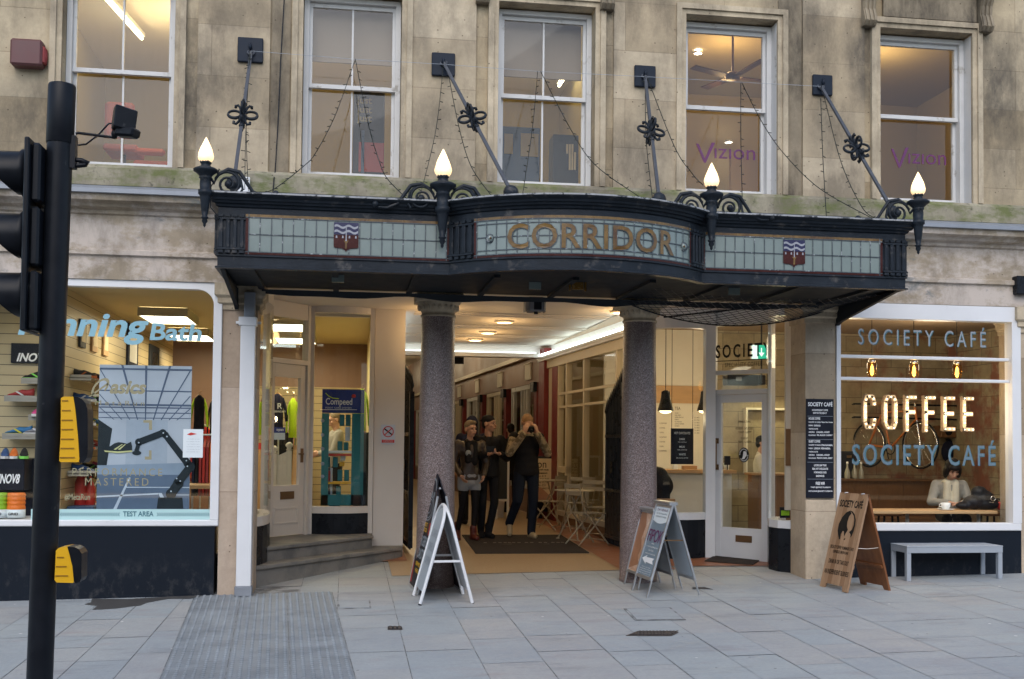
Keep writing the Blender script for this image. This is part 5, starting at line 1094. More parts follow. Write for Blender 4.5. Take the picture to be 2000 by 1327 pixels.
# shoes
SHOE_COL = {'red': ((.32, .03, .03), (.6, .6, .6)), 'black and green': ((.015, .016, .018), (.2, .6, .1)), 'blue and yellow': ((.02, .13, .3), (.55, .5, .02)), 'neon yellow': ((.5, .55, .03), (.02, .02, .02)), 'black': ((.02, .02, .022), (.4, .1, .02)), 'navy': ((.02, .06, .17), (.5, .5, .5)), 'orange': ((.5, .12, .02), (.6, .6, .6)), 'grey': ((.2, .2, .22), (.6, .6, .62)), 'pink': ((.45, .05, .2), (.6, .6, .6))}
_shoes = {}
def shoe(col, loc, rz, lab):
    if col in _shoes: return copy_thing(_shoes[col], loc, rz, lab)
    t = thing('running_shoe', lab, 'shoe', loc, 'running shoes on display', rz, True); c1, c2 = SHOE_COL[col]
    sec = [(-.145, .030, .115), (-.12, .036, .105), (-.07, .037, .092), (-.02, .037, .098), (.03, .040, .082), (.08, .046, .058), (.115, .040, .048), (.142, .018, .034)]
    m_ = MB(); vs_ = []; n = 10
    for x, hw_, h in sec:
        for k in range(n): a = 2*pi*k/n; vs_.append((x, hw_*cos(a), .024+(h-.024)*(.5+.5*sin(a))))
    fs_ = [[i*n+k, i*n+(k+1) % n, (i+1)*n+(k+1) % n, (i+1)*n+k] for i in range(len(sec)-1) for k in range(n)]+[list(range(n))[::-1], [7*n+k for k in range(n)]]
    m_.add(vs_, fs_, 0, True); m_.build('upper', mat('shoe_'+col, c1, .6, var=.25, vs=25), t)
    m_ = MB(); o_ = [(-.152, 0), (-.13, -.042), (-.03, -.038), (.07, -.05), (.13, -.036), (.155, 0), (.13, .036), (.07, .05), (-.03, .038), (-.13, .042)]; m_.prism([V(x, y, 0) for x, y in o_], (0, 0, .027)); m_.build('sole', mat('sole_'+col, c2, .6), t)
    for sg in (-1, 1):
        m_ = MB(); m_.prism([V(x, sg*.041, z) for x, z in ((-.05, .03), (-.02, .03), (.045, .07), (.02, .075))], (0, sg*.003, 0)); m_.build('side_stripe', mat('sole_'+col, c2, .6), t)
    _shoes[col] = t; return t
def clearshelf(x0, x1, y0, y1, z, lab):
    m_ = MB(); m_.box(x0, x1, y0, y1, z-.012, z-.002); m_.box(x0, x1, y0, y0+.006, z-.035, z+.03); single(m_, 'shoe_shelf', M['shelfclear'], lab, 'shelf', 'shoe shelves')
M['shelfclear'] = mat('grey_acrylic', (.30, .29, .26), .2)
SW = 1.12
for px, pyb, col, rz, lab in ((40, 778, 'red', pi, 'red running shoe alone on the shelf left of the traffic light pole'), (70, 743, 'black and green', pi, 'black and green running shoe on the top shelf beside the traffic light pole'), (36, 851, 'blue and yellow', pi, 'blue and yellow running shoe on the shelf left of the pole'), (72, 850, 'grey', pi, 'grey running shoe beside the blue and yellow one'), (74, 814, 'pink', -pi/2, 'pink shoe toe forward on the shelf near the pole')):
    p_ = at(px, pyb, SW); shoe(col, (p_.x, SW, p_.z), rz, lab)
for x0_, x1_, pyb, lab in ((42, 84, 744, 'clear shelf under the black and green shoe'), (10, 84, 779, 'clear shelf under the red shoe'), (58, 84, 815, 'short clear shelf under the pink shoe'), (8, 84, 852, 'clear shelf under the blue and yellow shoe')):
    clearshelf(ax(x0_, SW), ax(x1_, SW), SW-.08, 1.298, az(40, pyb, SW), lab)
for k, (px, col) in enumerate(((10, 'navy'), (27, 'orange'), (47, 'black and green'))):
    p_ = at(px, 896, .62); shoe(col, (p_.x, .62, p_.z), -pi/2+.25, '%s running shoe on top of the black display box' % (('dark blue', 'orange', 'neon laced black')[k]))
x0, x1, y0, y1, z0_, z1_ = pbox(-25, 48, 897, 958, .5, .3); t = thing('display_box', 'black display box with white lettering under the shoes in the left window', 'box', ((x0+x1)/2, .6, z0_)); m_ = MB(); m_.box(x0, x1, .5, .8, z0_, z1_, 0, .005); m_.box(x0+.02, x1+.08, .81, .84, zb1-.01, z1_); m_.build('carton', M['slate'], t)
m_ = MB(); signtext('INOV8', -4, 39, 926, 945, .497, m_, bold=.03, shear=.3); m_.build('lettering', M['inkwhite'], t)
x0, x1, y0, y1, z0_, z1_ = pbox(21, 100, 672, 709, 1.27, .02); t = thing('brand_panel', 'black panel with white slanted lettering on the slatted wall', 'sign', ((x0+x1)/2, 1.28, z0_)); m_ = MB(); m_.box(x0, x1, 1.27, 1.298, z0_, z1_); m_.build('panel', M['slate'], t); m_ = MB(); signtext('INOV8', 32, 97, 690, 707, 1.266, m_, bold=.03, shear=.3); m_.build('lettering', M['inkwhite'], t)
for k, (px0, px1, mt, lab) in enumerate(((-15, 13, 'green', 'green foam roller at the left edge of the shop window'), (15, 47, 'orange', 'orange foam roller at the left end of the shop window'))):
    p_ = at((px0+px1)/2, 1016, .36); r = (px1-px0)/2*12.4/F_PX; h1, h2 = az(30, 995, .36)-zb1, az(30, 963, .36)-zb1; t = thing('foam_roller', lab, 'foam roller', (p_.x, .36, zb1), 'foam rollers')
    m_ = MB(); m_.lathe([(0, .001), (r, .001), (r, h1), (0, h1)], (p_.x, .36, zb1), 20); m_.build('wrapper', M['paper'], t); m_ = MB()
    pr = [(r*.99, h1+.001)]+[(r*(1-.06*(q % 2)), h1+(h2-h1)*(q+1)/8) for q in range(7)]+[(r*.9, h2), (r*.5, h2), (r*.5, h2-.05)]; m_.lathe(pr, (p_.x, .36, zb1), 20, sm=False); m_.build('foam', M[mt], t)
    m_ = MB(); m_.text('GRID', (p_.x-r*.6, .36-r-.003, zb1+h1*.35), (1, 0, 0), (0, 0, 1), w=r*1.1, h=h1*.3, bold=.03); m_.build('lettering', M['ink'], t)
cols = ['black', 'neon yellow', 'red', 'navy', 'orange', 'black and green', 'grey', 'pink', 'blue and yellow']; ords = ['top', 'second', 'third', 'fourth', 'lowest']; ordn = ['first', 'second', 'third', 'fourth', 'fifth', 'sixth', 'seventh']
for r_, z in enumerate((2.36, 2.08, 1.8, 1.52, 1.24)):
    clearshelf(-3.19, -2.95, 1.55, 5.4, z, ('top', 'second', 'third', 'fourth', 'lowest')[r_]+' long shelf of shoes along the slatted wall beside the banner')
    for k in range(7):
        col = ('black' if r_ == 0 else cols[(k*2+r_*3) % 9]); shoe(col, (-3.06, 1.75+.55*k, z), -.35, '%s running shoe, %s along the %s shelf of the side wall' % (col, ordn[k], ords[r_]))
# framed pictures along the side wall
for k, (y_, z, w_, h, mt, lab) in enumerate(((2.1, 2.75, .28, .34, 'darkpanel', 'dark framed poster first along the slatted side wall'), (2.75, 2.75, .3, .34, 'wood_light', 'tan number board second along the slatted side wall'), (3.4, 2.75, .3, .34, 'wood_light', 'tan number board third along the slatted side wall'), (5.3, 2.65, .8, .7, 'navyfab', 'purple sports shirt framed on the side wall'), (7.2, 2.6, .9, .6, 'darkpanel', 'black screen at the far end of the side wall'))):
    t = thing('wall_frame', lab, 'picture', (-3.19, y_, z), 'frames on the shop side wall'); m_ = MB(); m_.box(-3.199, -3.17, y_-w_/2, y_+w_/2, z, z+h); m_.build('frame', M[mt], t)
    m_ = MB(); m_.box(-3.169, -3.166, y_-w_*.35, y_+w_*.35, z+h*.2, z+h*.8); m_.build('print', M['wallwarm' if k < 3 else ('inkwhite' if k == 3 else 'black')], t)
# hanging garments
def garment(px0, px1, py0, py1, Y, bodym, sleevem, lab, long_=True, rz=0, hanger=True, name='jacket', grp='jackets hanging in the sports shop'):
    x0, x1, y0, y1, z0_, z1_ = pbox(px0, px1, py0, py1, Y, .1); cx_ = (x0+x1)/2; W_ = (x1-x0)/2; H = z1_-z0_
    t = thing(name, lab, 'jacket' if name == 'jacket' else 'shirt', (cx_, Y, z0_), grp); m_ = MB(); n = 14; secs = [(1.0, .16, .05), (.97, .28, .06), (.90, .56, .07), (.82, .60, .08), (.6, .56, .085), (.3, .55, .085), (.02, .60, .08), (0, .58, .07)]
    vs_ = [V(cx_+W_*f*cos(2*pi*k/n), Y+d*sin(2*pi*k/n)*(1+.15*sin(5*k)), z0_+H*h) for h, f, d in secs for k in range(n)]
    m_.add(vs_, [[i*n+(k+1) % n, i*n+k, (i+1)*n+k, (i+1)*n+(k+1) % n] for i in range(len(secs)-1) for k in range(n)], 0, True); m_.build('body', M[bodym], t)
    for sg in (-1, 1):
        m_ = MB(); m_.tube([V(cx_+sg*W_*.45, Y, z0_+H*.9), V(cx_+sg*W_*.72, Y-.01, z0_+H*.7), V(cx_+sg*W_*.88, Y-.02, z0_+H*.35), V(cx_+sg*W_*.92, Y-.02, z0_+H*(.12 if long_ else .5))], [W_*.16, W_*.17, W_*.15, W_*.11], 8, flat=.8); m_.build('sleeve', M[sleevem], t)
    m_ = MB(); m_.tube([V(cx_-W_*.45, Y, z0_+H*.93), V(cx_, Y, z0_+H*1.03), V(cx_+W_*.45, Y, z0_+H*.93)], .012, 6); m_.tube([V(cx_, Y, z0_+H*1.03), V(cx_, Y, z0_+H*1.1), V(cx_+.03, Y, z0_+H*1.13)], .006, 6); m_.build('hanger', M['wood'], t); return t
garment(370, 408, 773, 842, 3.0, 'blackfab', 'hivis', 'black jacket with yellow sleeves hanging right of the banner'); garment(404, 430, 780, 860, 3.3, 'blackfab', 'navyfab', 'dark jacket at the right edge of the sports shop window')
t = garment(520, 563, 770, 852, 4.4, 'navyfab', 'navyfab', 'navy club shirt hanging behind the sports shop door', False, name='shirt')
m_ = MB(); signtext('RUNNING BATH', 534, 558, 802, 806, 4.29, m_); signtext('R', 542, 551, 788, 799, 4.29, m_); m_.build('lettering', M['inkwhite'], t)
garment(558, 586, 778, 855, 4.5, 'hivis', 'hivis', 'plain yellow jacket behind the sports shop door'); garment(692, 722, 760, 842, 3.6, 'hivis', 'hivis', 'yellow jacket hanging right of the teal display stand')
garment(500, 520, 785, 850, 3.2, 'hivis', 'hivis', 'yellow jacket at the left edge of the doorway glass')
t = thing('notice_card', 'blue and white open card behind the shop door glass', 'card', tuple(at(547, 855, 2.5))); 
x0, x1, y0, y1, z0_, z1_ = pbox(535, 557, 835, 859, 2.62, .005); m_ = MB(); m_.box(x0, x1, 2.62, 2.625, z0_, z0_+(z1_-z0_)*.55); m_.build('card', M['paper'], t); m_ = MB(); m_.box(x0, x1, 2.62, 2.626, z0_+(z1_-z0_)*.55, z1_); m_.build('blue_header', M['blue'], t); m_ = MB(); signtext('open', 540, 554, 838, 844, 2.617, m_, bold=.03); m_.build('lettering', M['inkwhite'], t)
# clothes rail with red and orange garments, table, banister
t = thing('clothes_rail', 'clothes rail of red and orange garments right of the banner', 'clothes rail', tuple(at(405, 985, 2.2))); Yr = 2.3; zr_ = az(400, 850, Yr); m_ = MB(); xa_, xb_ = ax(378, Yr), ax(425, Yr); m_.cyl((xa_, Yr, zr_), (xb_, Yr, zr_), .015); m_.cyl((xb_, Yr, ZF), (xb_, Yr, zr_), .015); m_.cyl((xa_, Yr, ZF), (xa_, Yr, zr_), .015); m_.build('rail', M['steel'], t)
for k in range(7):
    m_ = MB(); x = xa_+(xb_-xa_)*(k+.5)/7; m_.prism([V(x-.01, Yr-.2, zr_-.75), V(x-.01, Yr+.2, zr_-.75), V(x-.01, Yr+.18, zr_-.15), V(x-.01, Yr, zr_-.02), V(x-.01, Yr-.18, zr_-.15)], (.03, 0, 0)); m_.build('garment', M[('navyfab', 'blackfab', 'dullred', 'redbright', 'dullred', 'orange', 'redbright')[k]], t)
t = thing('display_table', 'pale timber table behind the banner in the sports shop', 'table', tuple(at(395, 985, 1.6))); x0, x1, y0, y1, z0_, z1_ = pbox(340, 432, 945, 955, 1.3, 1.2); m_ = MB(); m_.box(x0, x1, 1.3, 2.0, z0_, z0_+.04); m_.build('tabletop', M['wood_light'], t)
for x in (x0+.05, x1-.05):
    for y in (1.35, 1.95): m_ = MB(); m_.box(x-.03, x+.03, y-.03, y+.03, ZF, z0_-.001); m_.build('leg', M['wood_light'], t)
t = thing('banister', 'cream stair banister with ball topped newel posts behind the shop door', 'banister', tuple(at(555, 960, 3.2))); Yn = 3.3
for px, py in ((536, 880), (565, 873)):
    a = at(px, py, Yn); m_ = MB(); m_.box(a.x-.035, a.x+.035, Yn-.035, Yn+.035, ZF, a.z-.05); m_.lathe([(.02, 0), (.045, .01), (.025, .03), (.05, .06), (.05, .08), (.02, .11), (0, .115)], (a.x, Yn, a.z-.05), 12); m_.build('newel_post', M['wallcream'], t)
a, c_ = at(536, 888, Yn), at(565, 880, Yn); m_ = MB(); m_.prism([V(a.x+.036, Yn, a.z-.02), V(c_.x-.036, Yn, c_.z-.02), V(c_.x-.036, Yn, ZF+.1), V(a.x+.036, Yn, ZF+.02)], (0, .03, 0)); m_.build('side_panel', M['wallcream'], t)
t = thing('stock_shelf', 'low stock shelf with boxes behind the banister', 'shelf', tuple(at(560, 960, 5))); m_ = MB(); x0, x1, y0, y1, z0_, z1_ = pbox(500, 600, 860, 905, 5.2, .4); m_.box(x0, x1, 5.2, 5.6, ZF, z1_-.15); m_.build('carcase', M['wood_light'], t)
for k in range(5): m_ = MB(); m_.box(x0+.16*k+.02, x0+.16*k+.14, 5.22, 5.5, z1_-.148, z1_-.05-.03*(k % 2)); m_.build('box', M[('redbright', 'blue', 'orange', 'wood', 'paper')[k]], t)
# more stock deeper in the shop
PAL = ['redbright', 'navyfab', 'hivis', 'orange', 'blackfab', 'bluepanel', 'dullred', 'paper', 'teal', 'green']
for r_, (xr_, yr_, lr_, lab) in enumerate(((-2.0, 4.6, 1.1, 'nearest rail of mixed sports tops in the middle of the shop'), (-2.9, 7.6, 1.3, 'rail of sports tops against the far slatted wall'), (-1.0, 5.6, 1.0, 'rail of sports tops seen right of the banner'))):
    t = thing('clothes_rail', lab, 'clothes rail', (xr_, yr_, ZF), 'clothes rails deeper in the sports shop'); m_ = MB(); m_.cyl((xr_, yr_-lr_/2, 1.85), (xr_, yr_+lr_/2, 1.85), .014); m_.cyl((xr_, yr_-lr_/2, ZF), (xr_, yr_-lr_/2, 1.85), .014); m_.cyl((xr_, yr_+lr_/2, ZF), (xr_, yr_+lr_/2, 1.85), .014); m_.build('rail', M['steel'], t)
    for k in range(11):
        y = yr_-lr_/2+lr_*(k+.5)/11; m_ = MB(); m_.prism([V(xr_-.2, y, 1.15-.05*(k % 3)), V(xr_+.2, y, 1.15-.05*(k % 3)), V(xr_+.22, y, 1.7), V(xr_+.06, y, 1.82), V(xr_-.06, y, 1.82), V(xr_-.22, y, 1.7)], (0, .05, 0)); m_.build('garment', M[PAL[(k*3+r_*2) % 10]], t)
for k in range(18):
    c_, q_ = k % 6, k//6; x = -3.02+.0*q_; y = 1.7+c_*.42; z = ZF+.004+q_*.145; m_ = MB(); m_.box(x-.16, x+.14, y-.18, y+.18, z, z+.12, 0, .004); single(m_, 'shoe_box', M[('orange', 'paper', 'bluepanel', 'redbright', 'darkpanel', 'teal')[(k*5+q_) % 6]], '%s shoe box, %s along the %s row under the side wall shelves' % (('orange', 'white', 'blue', 'red', 'black', 'teal')[(k*5+q_) % 6], ordn[c_], ('bottom', 'middle', 'upper')[q_]), 'box', 'shoe boxes under the shelves')
# extinguishers and red things low left of the banner
for k, (px, py0, py1, r) in enumerate(((157, 915, 980, .07), (176, 930, 985, .06))):
    p_ = at(px, py1, 1.9); t = thing('fire_extinguisher', ('red fire extinguisher in the gap left of the banner', 'smaller red fire extinguisher hard against the banner')[k], 'extinguisher', (p_.x, 1.9, zb1-.3)); H = az(px, py0, 1.9)-zb1+.3; m_ = MB(); m_.lathe([(0, 0), (r, 0), (r, H*.78), (r*.5, H*.9), (.02, H*.92), (.02, H)], (p_.x, 1.9, zb1-.3), 14); m_.build('cylinder', M['redbright'], t); m_ = MB(); m_.box(p_.x-.05, p_.x+.03, 1.88, 1.92, zb1-.3+H, zb1-.3+H+.04); m_.tube([V(p_.x, 1.9, zb1-.3+H), V(p_.x+.08, 1.88, zb1-.3+H*.95), V(p_.x+.09, 1.88, zb1-.3+H*.5)], .012, 6); m_.build('hose', M['black'], t)
# teal display stand
x0, x1, y0, y1, z0_, z1_ = pbox(626, 712, 762, 988, 2.95, .12); z0_ = max(z0_, ZF+.14); t = thing('display_stand', 'teal foot care display stand lettered Compeed in the curved window', 'display stand', ((x0+x1)/2, 3.0, z0_)); zz = lambda py: az(667, py, 2.95)
xi0, xi1 = ax(642, 2.95), ax(687, 2.95); m_ = MB(); m_.box(x0, xi0, 2.95, 3.2, z0_, zz(808)); m_.box(xi1, x1, 2.95, 3.2, z0_, zz(808)); m_.box(x0, x1, 2.95, 3.2, z0_, zz(967)); m_.build('case', M['teal'], t)
m_ = MB(); m_.box(x0, x1, 2.95, 3.2, zz(806.5), z1_); m_.build('blue_header', M['blue'], t); m_ = MB(); signtext('Compeed', 636, 688, 778, 795, 2.945, m_, bold=.01); signtext('STUCK CARE SYSTEM'.replace('STUCK', 'FOOT'), 636, 686, 795.5, 798.5, 2.945, m_); m_.poly([at(625, 801, 2.945), at(697, 801, 2.945), at(697, 800, 2.945), at(625, 800, 2.945)]); m_.build('lettering', M['inkwhite'], t)
m_ = MB(); m_.tube([at(x, y, 2.944) for x, y in ((636, 768), (642, 774), (650, 778), (662, 779))], .006, 5); m_.build('swoosh', M['hivis'], t); m_ = MB(); m_.ell(at(691, 774, 2.944), (.03, .005, .025), 10); m_.build('red_heart', M['redbright'], t)
for k, py in enumerate((822, 850, 877, 906, 931)): m_ = MB(); m_.ell(at(626+4, py, 2.948), (.025, .004, .025), 12); m_.build('round_badge', M['bn_mid'], t)
for py, mt in ((881, 'paper'), (887, 'redbright'), (942, 'yellow'), (970, 'bn_mid')): m_ = MB(); m_.box(xi0, xi1, 2.96, 3.19, zz(py+4), zz(py)); m_.build('shelf', M[mt], t)
for px, py0, py1, mt in ((668, 810, 832, 'teal'), (680, 810, 832, 'teal'), (679, 834, 862, 'paper'), (664, 862, 880, 'teal'), (676, 864, 880, 'teal'), (640, 893, 913, 'teal'), (655, 893, 913, 'teal'), (670, 890, 900, 'paper'), (668, 903, 911, 'yellow'), (664, 918, 940, 'teal'), (677, 918, 940, 'teal'), (640, 920, 940, 'redbright'), (661, 950, 968, 'teal'), (640, 955, 968, 'darkpanel')):
    m_ = MB(); q = pbox(px-5, px+5, py0, py1, 3.05, .08); m_.box(*q, bev=.006); m_.build('packet', M[mt], t)
m_ = MB(); m_.cyl((ax(648, 3.1), 3.1, zz(968)), (ax(648, 3.1), 3.1, zz(915)), .02); m_.build('white_rod', M['paper'], t)
m_ = MB(); x0, x1, y0, y1, z0_, z1_ = pbox(690, 728, 845, 988, 3.3, .2); m_.box(x0, x1, 3.35, 3.6, ZF, z1_, 0, .02); single(m_, 'dark_cabinet', M['darkpanel'], 'dark cabinet at the right of the teal stand', 'cabinet')
# ================= ARCADE =================
M['pinkfascia'] = mat('pink_brown_fascia', (.24, .145, .105), .5, var=.06, vs=2); M['creamframe'] = mat('yellowed_cream_paint', (.54, .47, .34), .45, var=.05)
SWA, SWB = V(3.93, 2.02, 0), V(3.60, 8.0, 0)
def along(a, b_): d = (b_-a); L = d.length; d.normalize(); return d, L, V(-d.y, d.x, 0)
d, L, nl = along(SWA, SWB); nl = nl if nl.x < 0 else -nl
def wp(m_, u0, u1, z0_, z1_, o0, o1, mi=0, base=SWA, d=d, nl=nl): m_.obox(base+d*(u0+u1)/2+nl*(o0+o1)/2+V(0, 0, (z0_+z1_)/2), d*(u1-u0)/2, nl*abs(o1-o0)/2, (0, 0, (z1_-z0_)/2), mi)
m_ = MB(); 
for u in (0.02, 1.35, 3.1, 4.2, 4.75): wp(m_, u, u+.07, .1, 3.02, -.04, .05)
wp(m_, 0, L, 2.98, 3.12, -.05, .07); wp(m_, .02, 4.8, 2.47, 2.51, -.03, .04); wp(m_, .02, 4.8, 2.24, 2.28, -.03, .04); wp(m_, .02, 4.8, .42, .5, -.05, .06); wp(m_, 4.2, 4.8, 1.15, 1.25, -.04, .05)
cw = m_.build('cafe_side_window', M['creamframe'], B); m_ = MB(); m_.poly([SWA+V(0, 0, .5), SWA+d*4.8+V(0, 0, .5), SWA+d*4.8+V(0, 0, 2.98), SWA+V(0, 0, 2.98)]); m_.build('pane', M['glass'], cw)
m_ = MB(); wp(m_, 0, L, .0, .418, -.04, .045); m_.build('dado', M['wood_dark'], B)
m_ = MB(); wp(m_, 4.83, 5.2, .1, 2.975, -.05, .06); wp(m_, 5.55, 5.98, .1, 3.35, -.06, .12); m_.build('red_pilaster', M['red'], B)
m_ = MB(); wp(m_, 5.2, 5.55, .1, 2.975, -.03, .03); m_.build('cream_panel', M['creamframe'], B)
m_ = MB(); wp(m_, -.05, L, 3.12, 3.16, -.05, .14); wp(m_, -.05, L, 3.16, 3.20, .10, .16); wp(m_, -.05, L, 3.2, ZC-.002, -.05, -.01); m_.build('cove_moulding', M['white'], B)
t = thing('cove_light', 'long white cove light running above the café side windows', 'lamp', tuple(SWA+V(0, 0, 3.18))); m_ = MB(); wp(m_, .1, L-.1, 3.205, 3.25, .10, .135); m_.build('tube', emit('cove_tube', (.86, 1, .95), 4), t); m_ = MB(); wp(m_, .05, L-.05, 3.1605, 3.164, .02, .09); m_.build('tray', M['white'], t)
m_ = MB(); m_.box(.56, 3.6, 7.9, 8.2, 3.2, ZC-.002); m_.box(.56, 3.6, 7.78, 7.9, 3.19, 3.25); m_.build('cross_beam', M['white'], B)
t = thing('cove_light', 'white cove light along the beam at the back of the arcade lobby', 'lamp', (2, 7.84, 3.26)); m_ = MB(); m_.box(.62, 3.4, 7.82, 7.86, 3.265, 3.285); m_.build('tube', emit('cove_tube2', (.88, 1, .96), 1.5), t); m_ = MB(); m_.box(.6, 3.42, 7.8, 7.88, 3.2505, 3.2645); m_.build('tray', M['white'], t)
t = thing('cove_light', 'white cove light above the gate on the left arcade wall', 'lamp', (.66, 5, 3.18)); m_ = MB(); m_.box(.64, .68, 3.05, 7.7, 3.165, 3.19); m_.build('tube', emit('cove_tube3', (.80, .96, 1), 4), t); m_ = MB(); m_.box(.552, .72, 3.0, 7.75, 3.14, 3.164); m_.build('tray', M['white'], t)
# corridor beyond the lobby
CA, CB = V(3.58, 8.2, 0), V(2.2, 36, 0); dc, LC, nc = along(CA, CB); nc = nc if nc.x < 0 else -nc
LA_, LB_ = V(.75, 8.2, 0), V(-.65, 36, 0)
m_ = MB(); m_.poly([V(-1, 8.2, 4.6), V(-1, 40, 4.6), V(4, 40, 4.6), V(4, 8.2, 4.6)]); m_.poly([V(-2, 36, 0), V(4, 36, 0), V(4, 36, 4.6), V(-2, 36, 4.6)]); m_.build('corridor_shell', M['wallcream'], B)
m_ = MB(); wp(m_, 0, LC, .0, .75, -.1, 0, 0, CA, dc, nc); wp(m_, 0, LC, 3.28, 4.6, -.1, 0, 0, CA, dc, nc); m_.box(-3, .36, 8.0, 8.15, 0, 4.6)
dl_ = (LB_-LA_).normalized(); nl_ = V(dl_.y, -dl_.x, 0); nl_ = nl_ if nl_.x > 0 else -nl_
wp(m_, 0, LC, .0, .75, -.1, 0, 0, LA_, dl_, nl_); wp(m_, 0, LC, 3.28, 4.6, -.1, 0, 0, LA_, dl_, nl_); m_.build('arcade_wall', M['pinkfascia'], B)
m_ = MB(); wp(m_, 0, LC, 2.78, 3.28, -.05, .04, 0, CA, dc, nc); wp(m_, 0, LC, 2.78, 3.28, -.05, .04, 0, LA_, dl_, nl_); m_.build('arcade_fascia', M['pinkfascia'], B)
m_ = MB(); wp(m_, 0, LC, 3.28, 3.36, -.05, .12, 0, CA, dc, nc); wp(m_, 0, LC, 3.28, 3.36, -.05, .12, 0, LA_, dl_, nl_); m_.build('arcade_cornice', M['creamframe'], B)
M['display'] = None
b = NB('shop_display_clutter'); c = b.coords((1, 1, 1), True); vo = b.n('ShaderNodeTexVoronoi'); vo.inputs['Scale'].default_value = 4; b.l(b.coords((1.5, 1.5, 1), True), vo.inputs['Vector'])
b2 = b.mix(.6, (.26, .20, .12), vo.outputs['Color'], 'MULTIPLY'); M['display'] = b.finish(b2, .7)
for side, base, dd, nn2 in ((0, CA, dc, nc), (1, LA_, dl_, nl_)):
    k = 0; u = .25
    while u < LC-2.5:
        W_ = 2.6
        m_ = MB(); wp(m_, u-.12, u+.12, .1, 2.775, -.05, .07, 0, base, dd, nn2); m_.build('red_pilaster', M['red'], B)
        m_ = MB(); wp(m_, u-.16, u+.16, 2.6, 2.776, .071, .14, 0, base, dd, nn2); m_.build('pilaster_bracket', M['black'], B)
        m_ = MB()
        for q in (.16, .9, 1.15, 1.45, 2.2, 2.4): wp(m_, u+q, u+q+.06, .751, 2.775, -.04, .03, 0, base, dd, nn2)
        wp(m_, u+.16, u+2.46, .751, .83, -.039, .029, 0, base, dd, nn2); wp(m_, u+.16, u+2.46, 2.69, 2.774, -.039, .029, 0, base, dd, nn2)
        if side == 0 or k < 4:
            sw = m_.build('arcade_shopfront', M['creamframe' if k % 2 else 'oldwhite'], B)
            m_ = MB(); m_.poly([base+dd*(u+.16)+V(0, 0, .8), base+dd*(u+2.46)+V(0, 0, .8), base+dd*(u+2.46)+V(0, 0, 2.7), base+dd*(u+.16)+V(0, 0, 2.7)]); m_.build('pane', M['glass'], sw)
            m_ = MB(); wp(m_, u+.1, u+2.5, .75, 2.8, -.95, -.9, 0, base, dd, nn2); wp(m_, u+.1, u+.13, .75, 2.8, -.9, -.06, 0, base, dd, nn2); wp(m_, u+.13, u+2.5, .75, .77, -.9, -.06, 0, base, dd, nn2); wp(m_, u+.13, u+2.5, 2.78, 2.8, -.9, -.06, 0, base, dd, nn2)
            for z in (1.25, 1.7, 2.15):
                wp(m_, u+.2, u+2.4, z, z+.02, -.6, -.2, 1, base, dd, nn2)
                for q in range(9): h = rng.uniform(.08, .3); wp(m_, u+.25+q*.23, u+.25+q*.23+rng.uniform(.06, .18), z+.021, z+.02+h, -.5, -.3, rng.choice((0, 1, 2, 3)), base, dd, nn2)
            m_.build('display_case', [M['display'], M['creamframe'], M['wood'], M['display']], sw)
        p_ = base+dd*(u+.55)+nn2*.2
        if k < 7 and side == 0:
            t = thing('plaque_lamp', ('nearest', 'second', 'third', 'fourth', 'fifth', 'sixth', 'seventh')[k]+' cream wall plaque along the arcade fascia', 'plaque', tuple(base+dd*(u+.7)+V(0, 0, 2.85)), 'cream plaques along the arcade fascia'); m_ = MB(); wp(m_, u+.45, u+.95, 2.86, 3.16, .045, .07, 0, base, dd, nn2); m_.build('plate', M['wallcream'], t); m_ = MB(); wp(m_, u+.43, u+.97, 3.161, 3.18, .042, .09, 0, base, dd, nn2); m_.build('rim', M['creamframe'], t)
        k += 1; u += W_+.35
for k in range(5):
    y_ = 10.5+k*5.2; x_ = 2.05-(y_-8)*.05; point('arcade_glow', (x_, y_, 4.2), 20, (1, .80, .50), .3)
# hanging sign in the corridor
t = thing('hanging_sign', 'black stepped hanging sign under the arcade ceiling right of the left column', 'sign', tuple(at(900, 712, 10))); m_ = MB(); x0, x1, y0, y1, z0_, z1_ = pbox(845, 933, 686, 696, 10, .06); m_.box(x0, x1, 10, 10.06, z0_, z1_); q = pbox(845, 906, 696, 710, 10, .06); m_.box(q[0], q[1], 10.001, 10.059, q[4], z0_); m_.build('board', M['slate'], t)
m_ = MB(); signtext('Musical', 862, 895, 688, 695, 9.996, m_); m_.build('lettering', M['gold'], t); m_ = MB(); m_.cyl((x0+.2, 10.03, z1_), (x0+.2, 10.03, 4.6), .01); m_.cyl((x1-.1, 10.03, z1_), (x1-.1, 10.03, 4.6), .01); m_.build('hanger', M['black'], t)
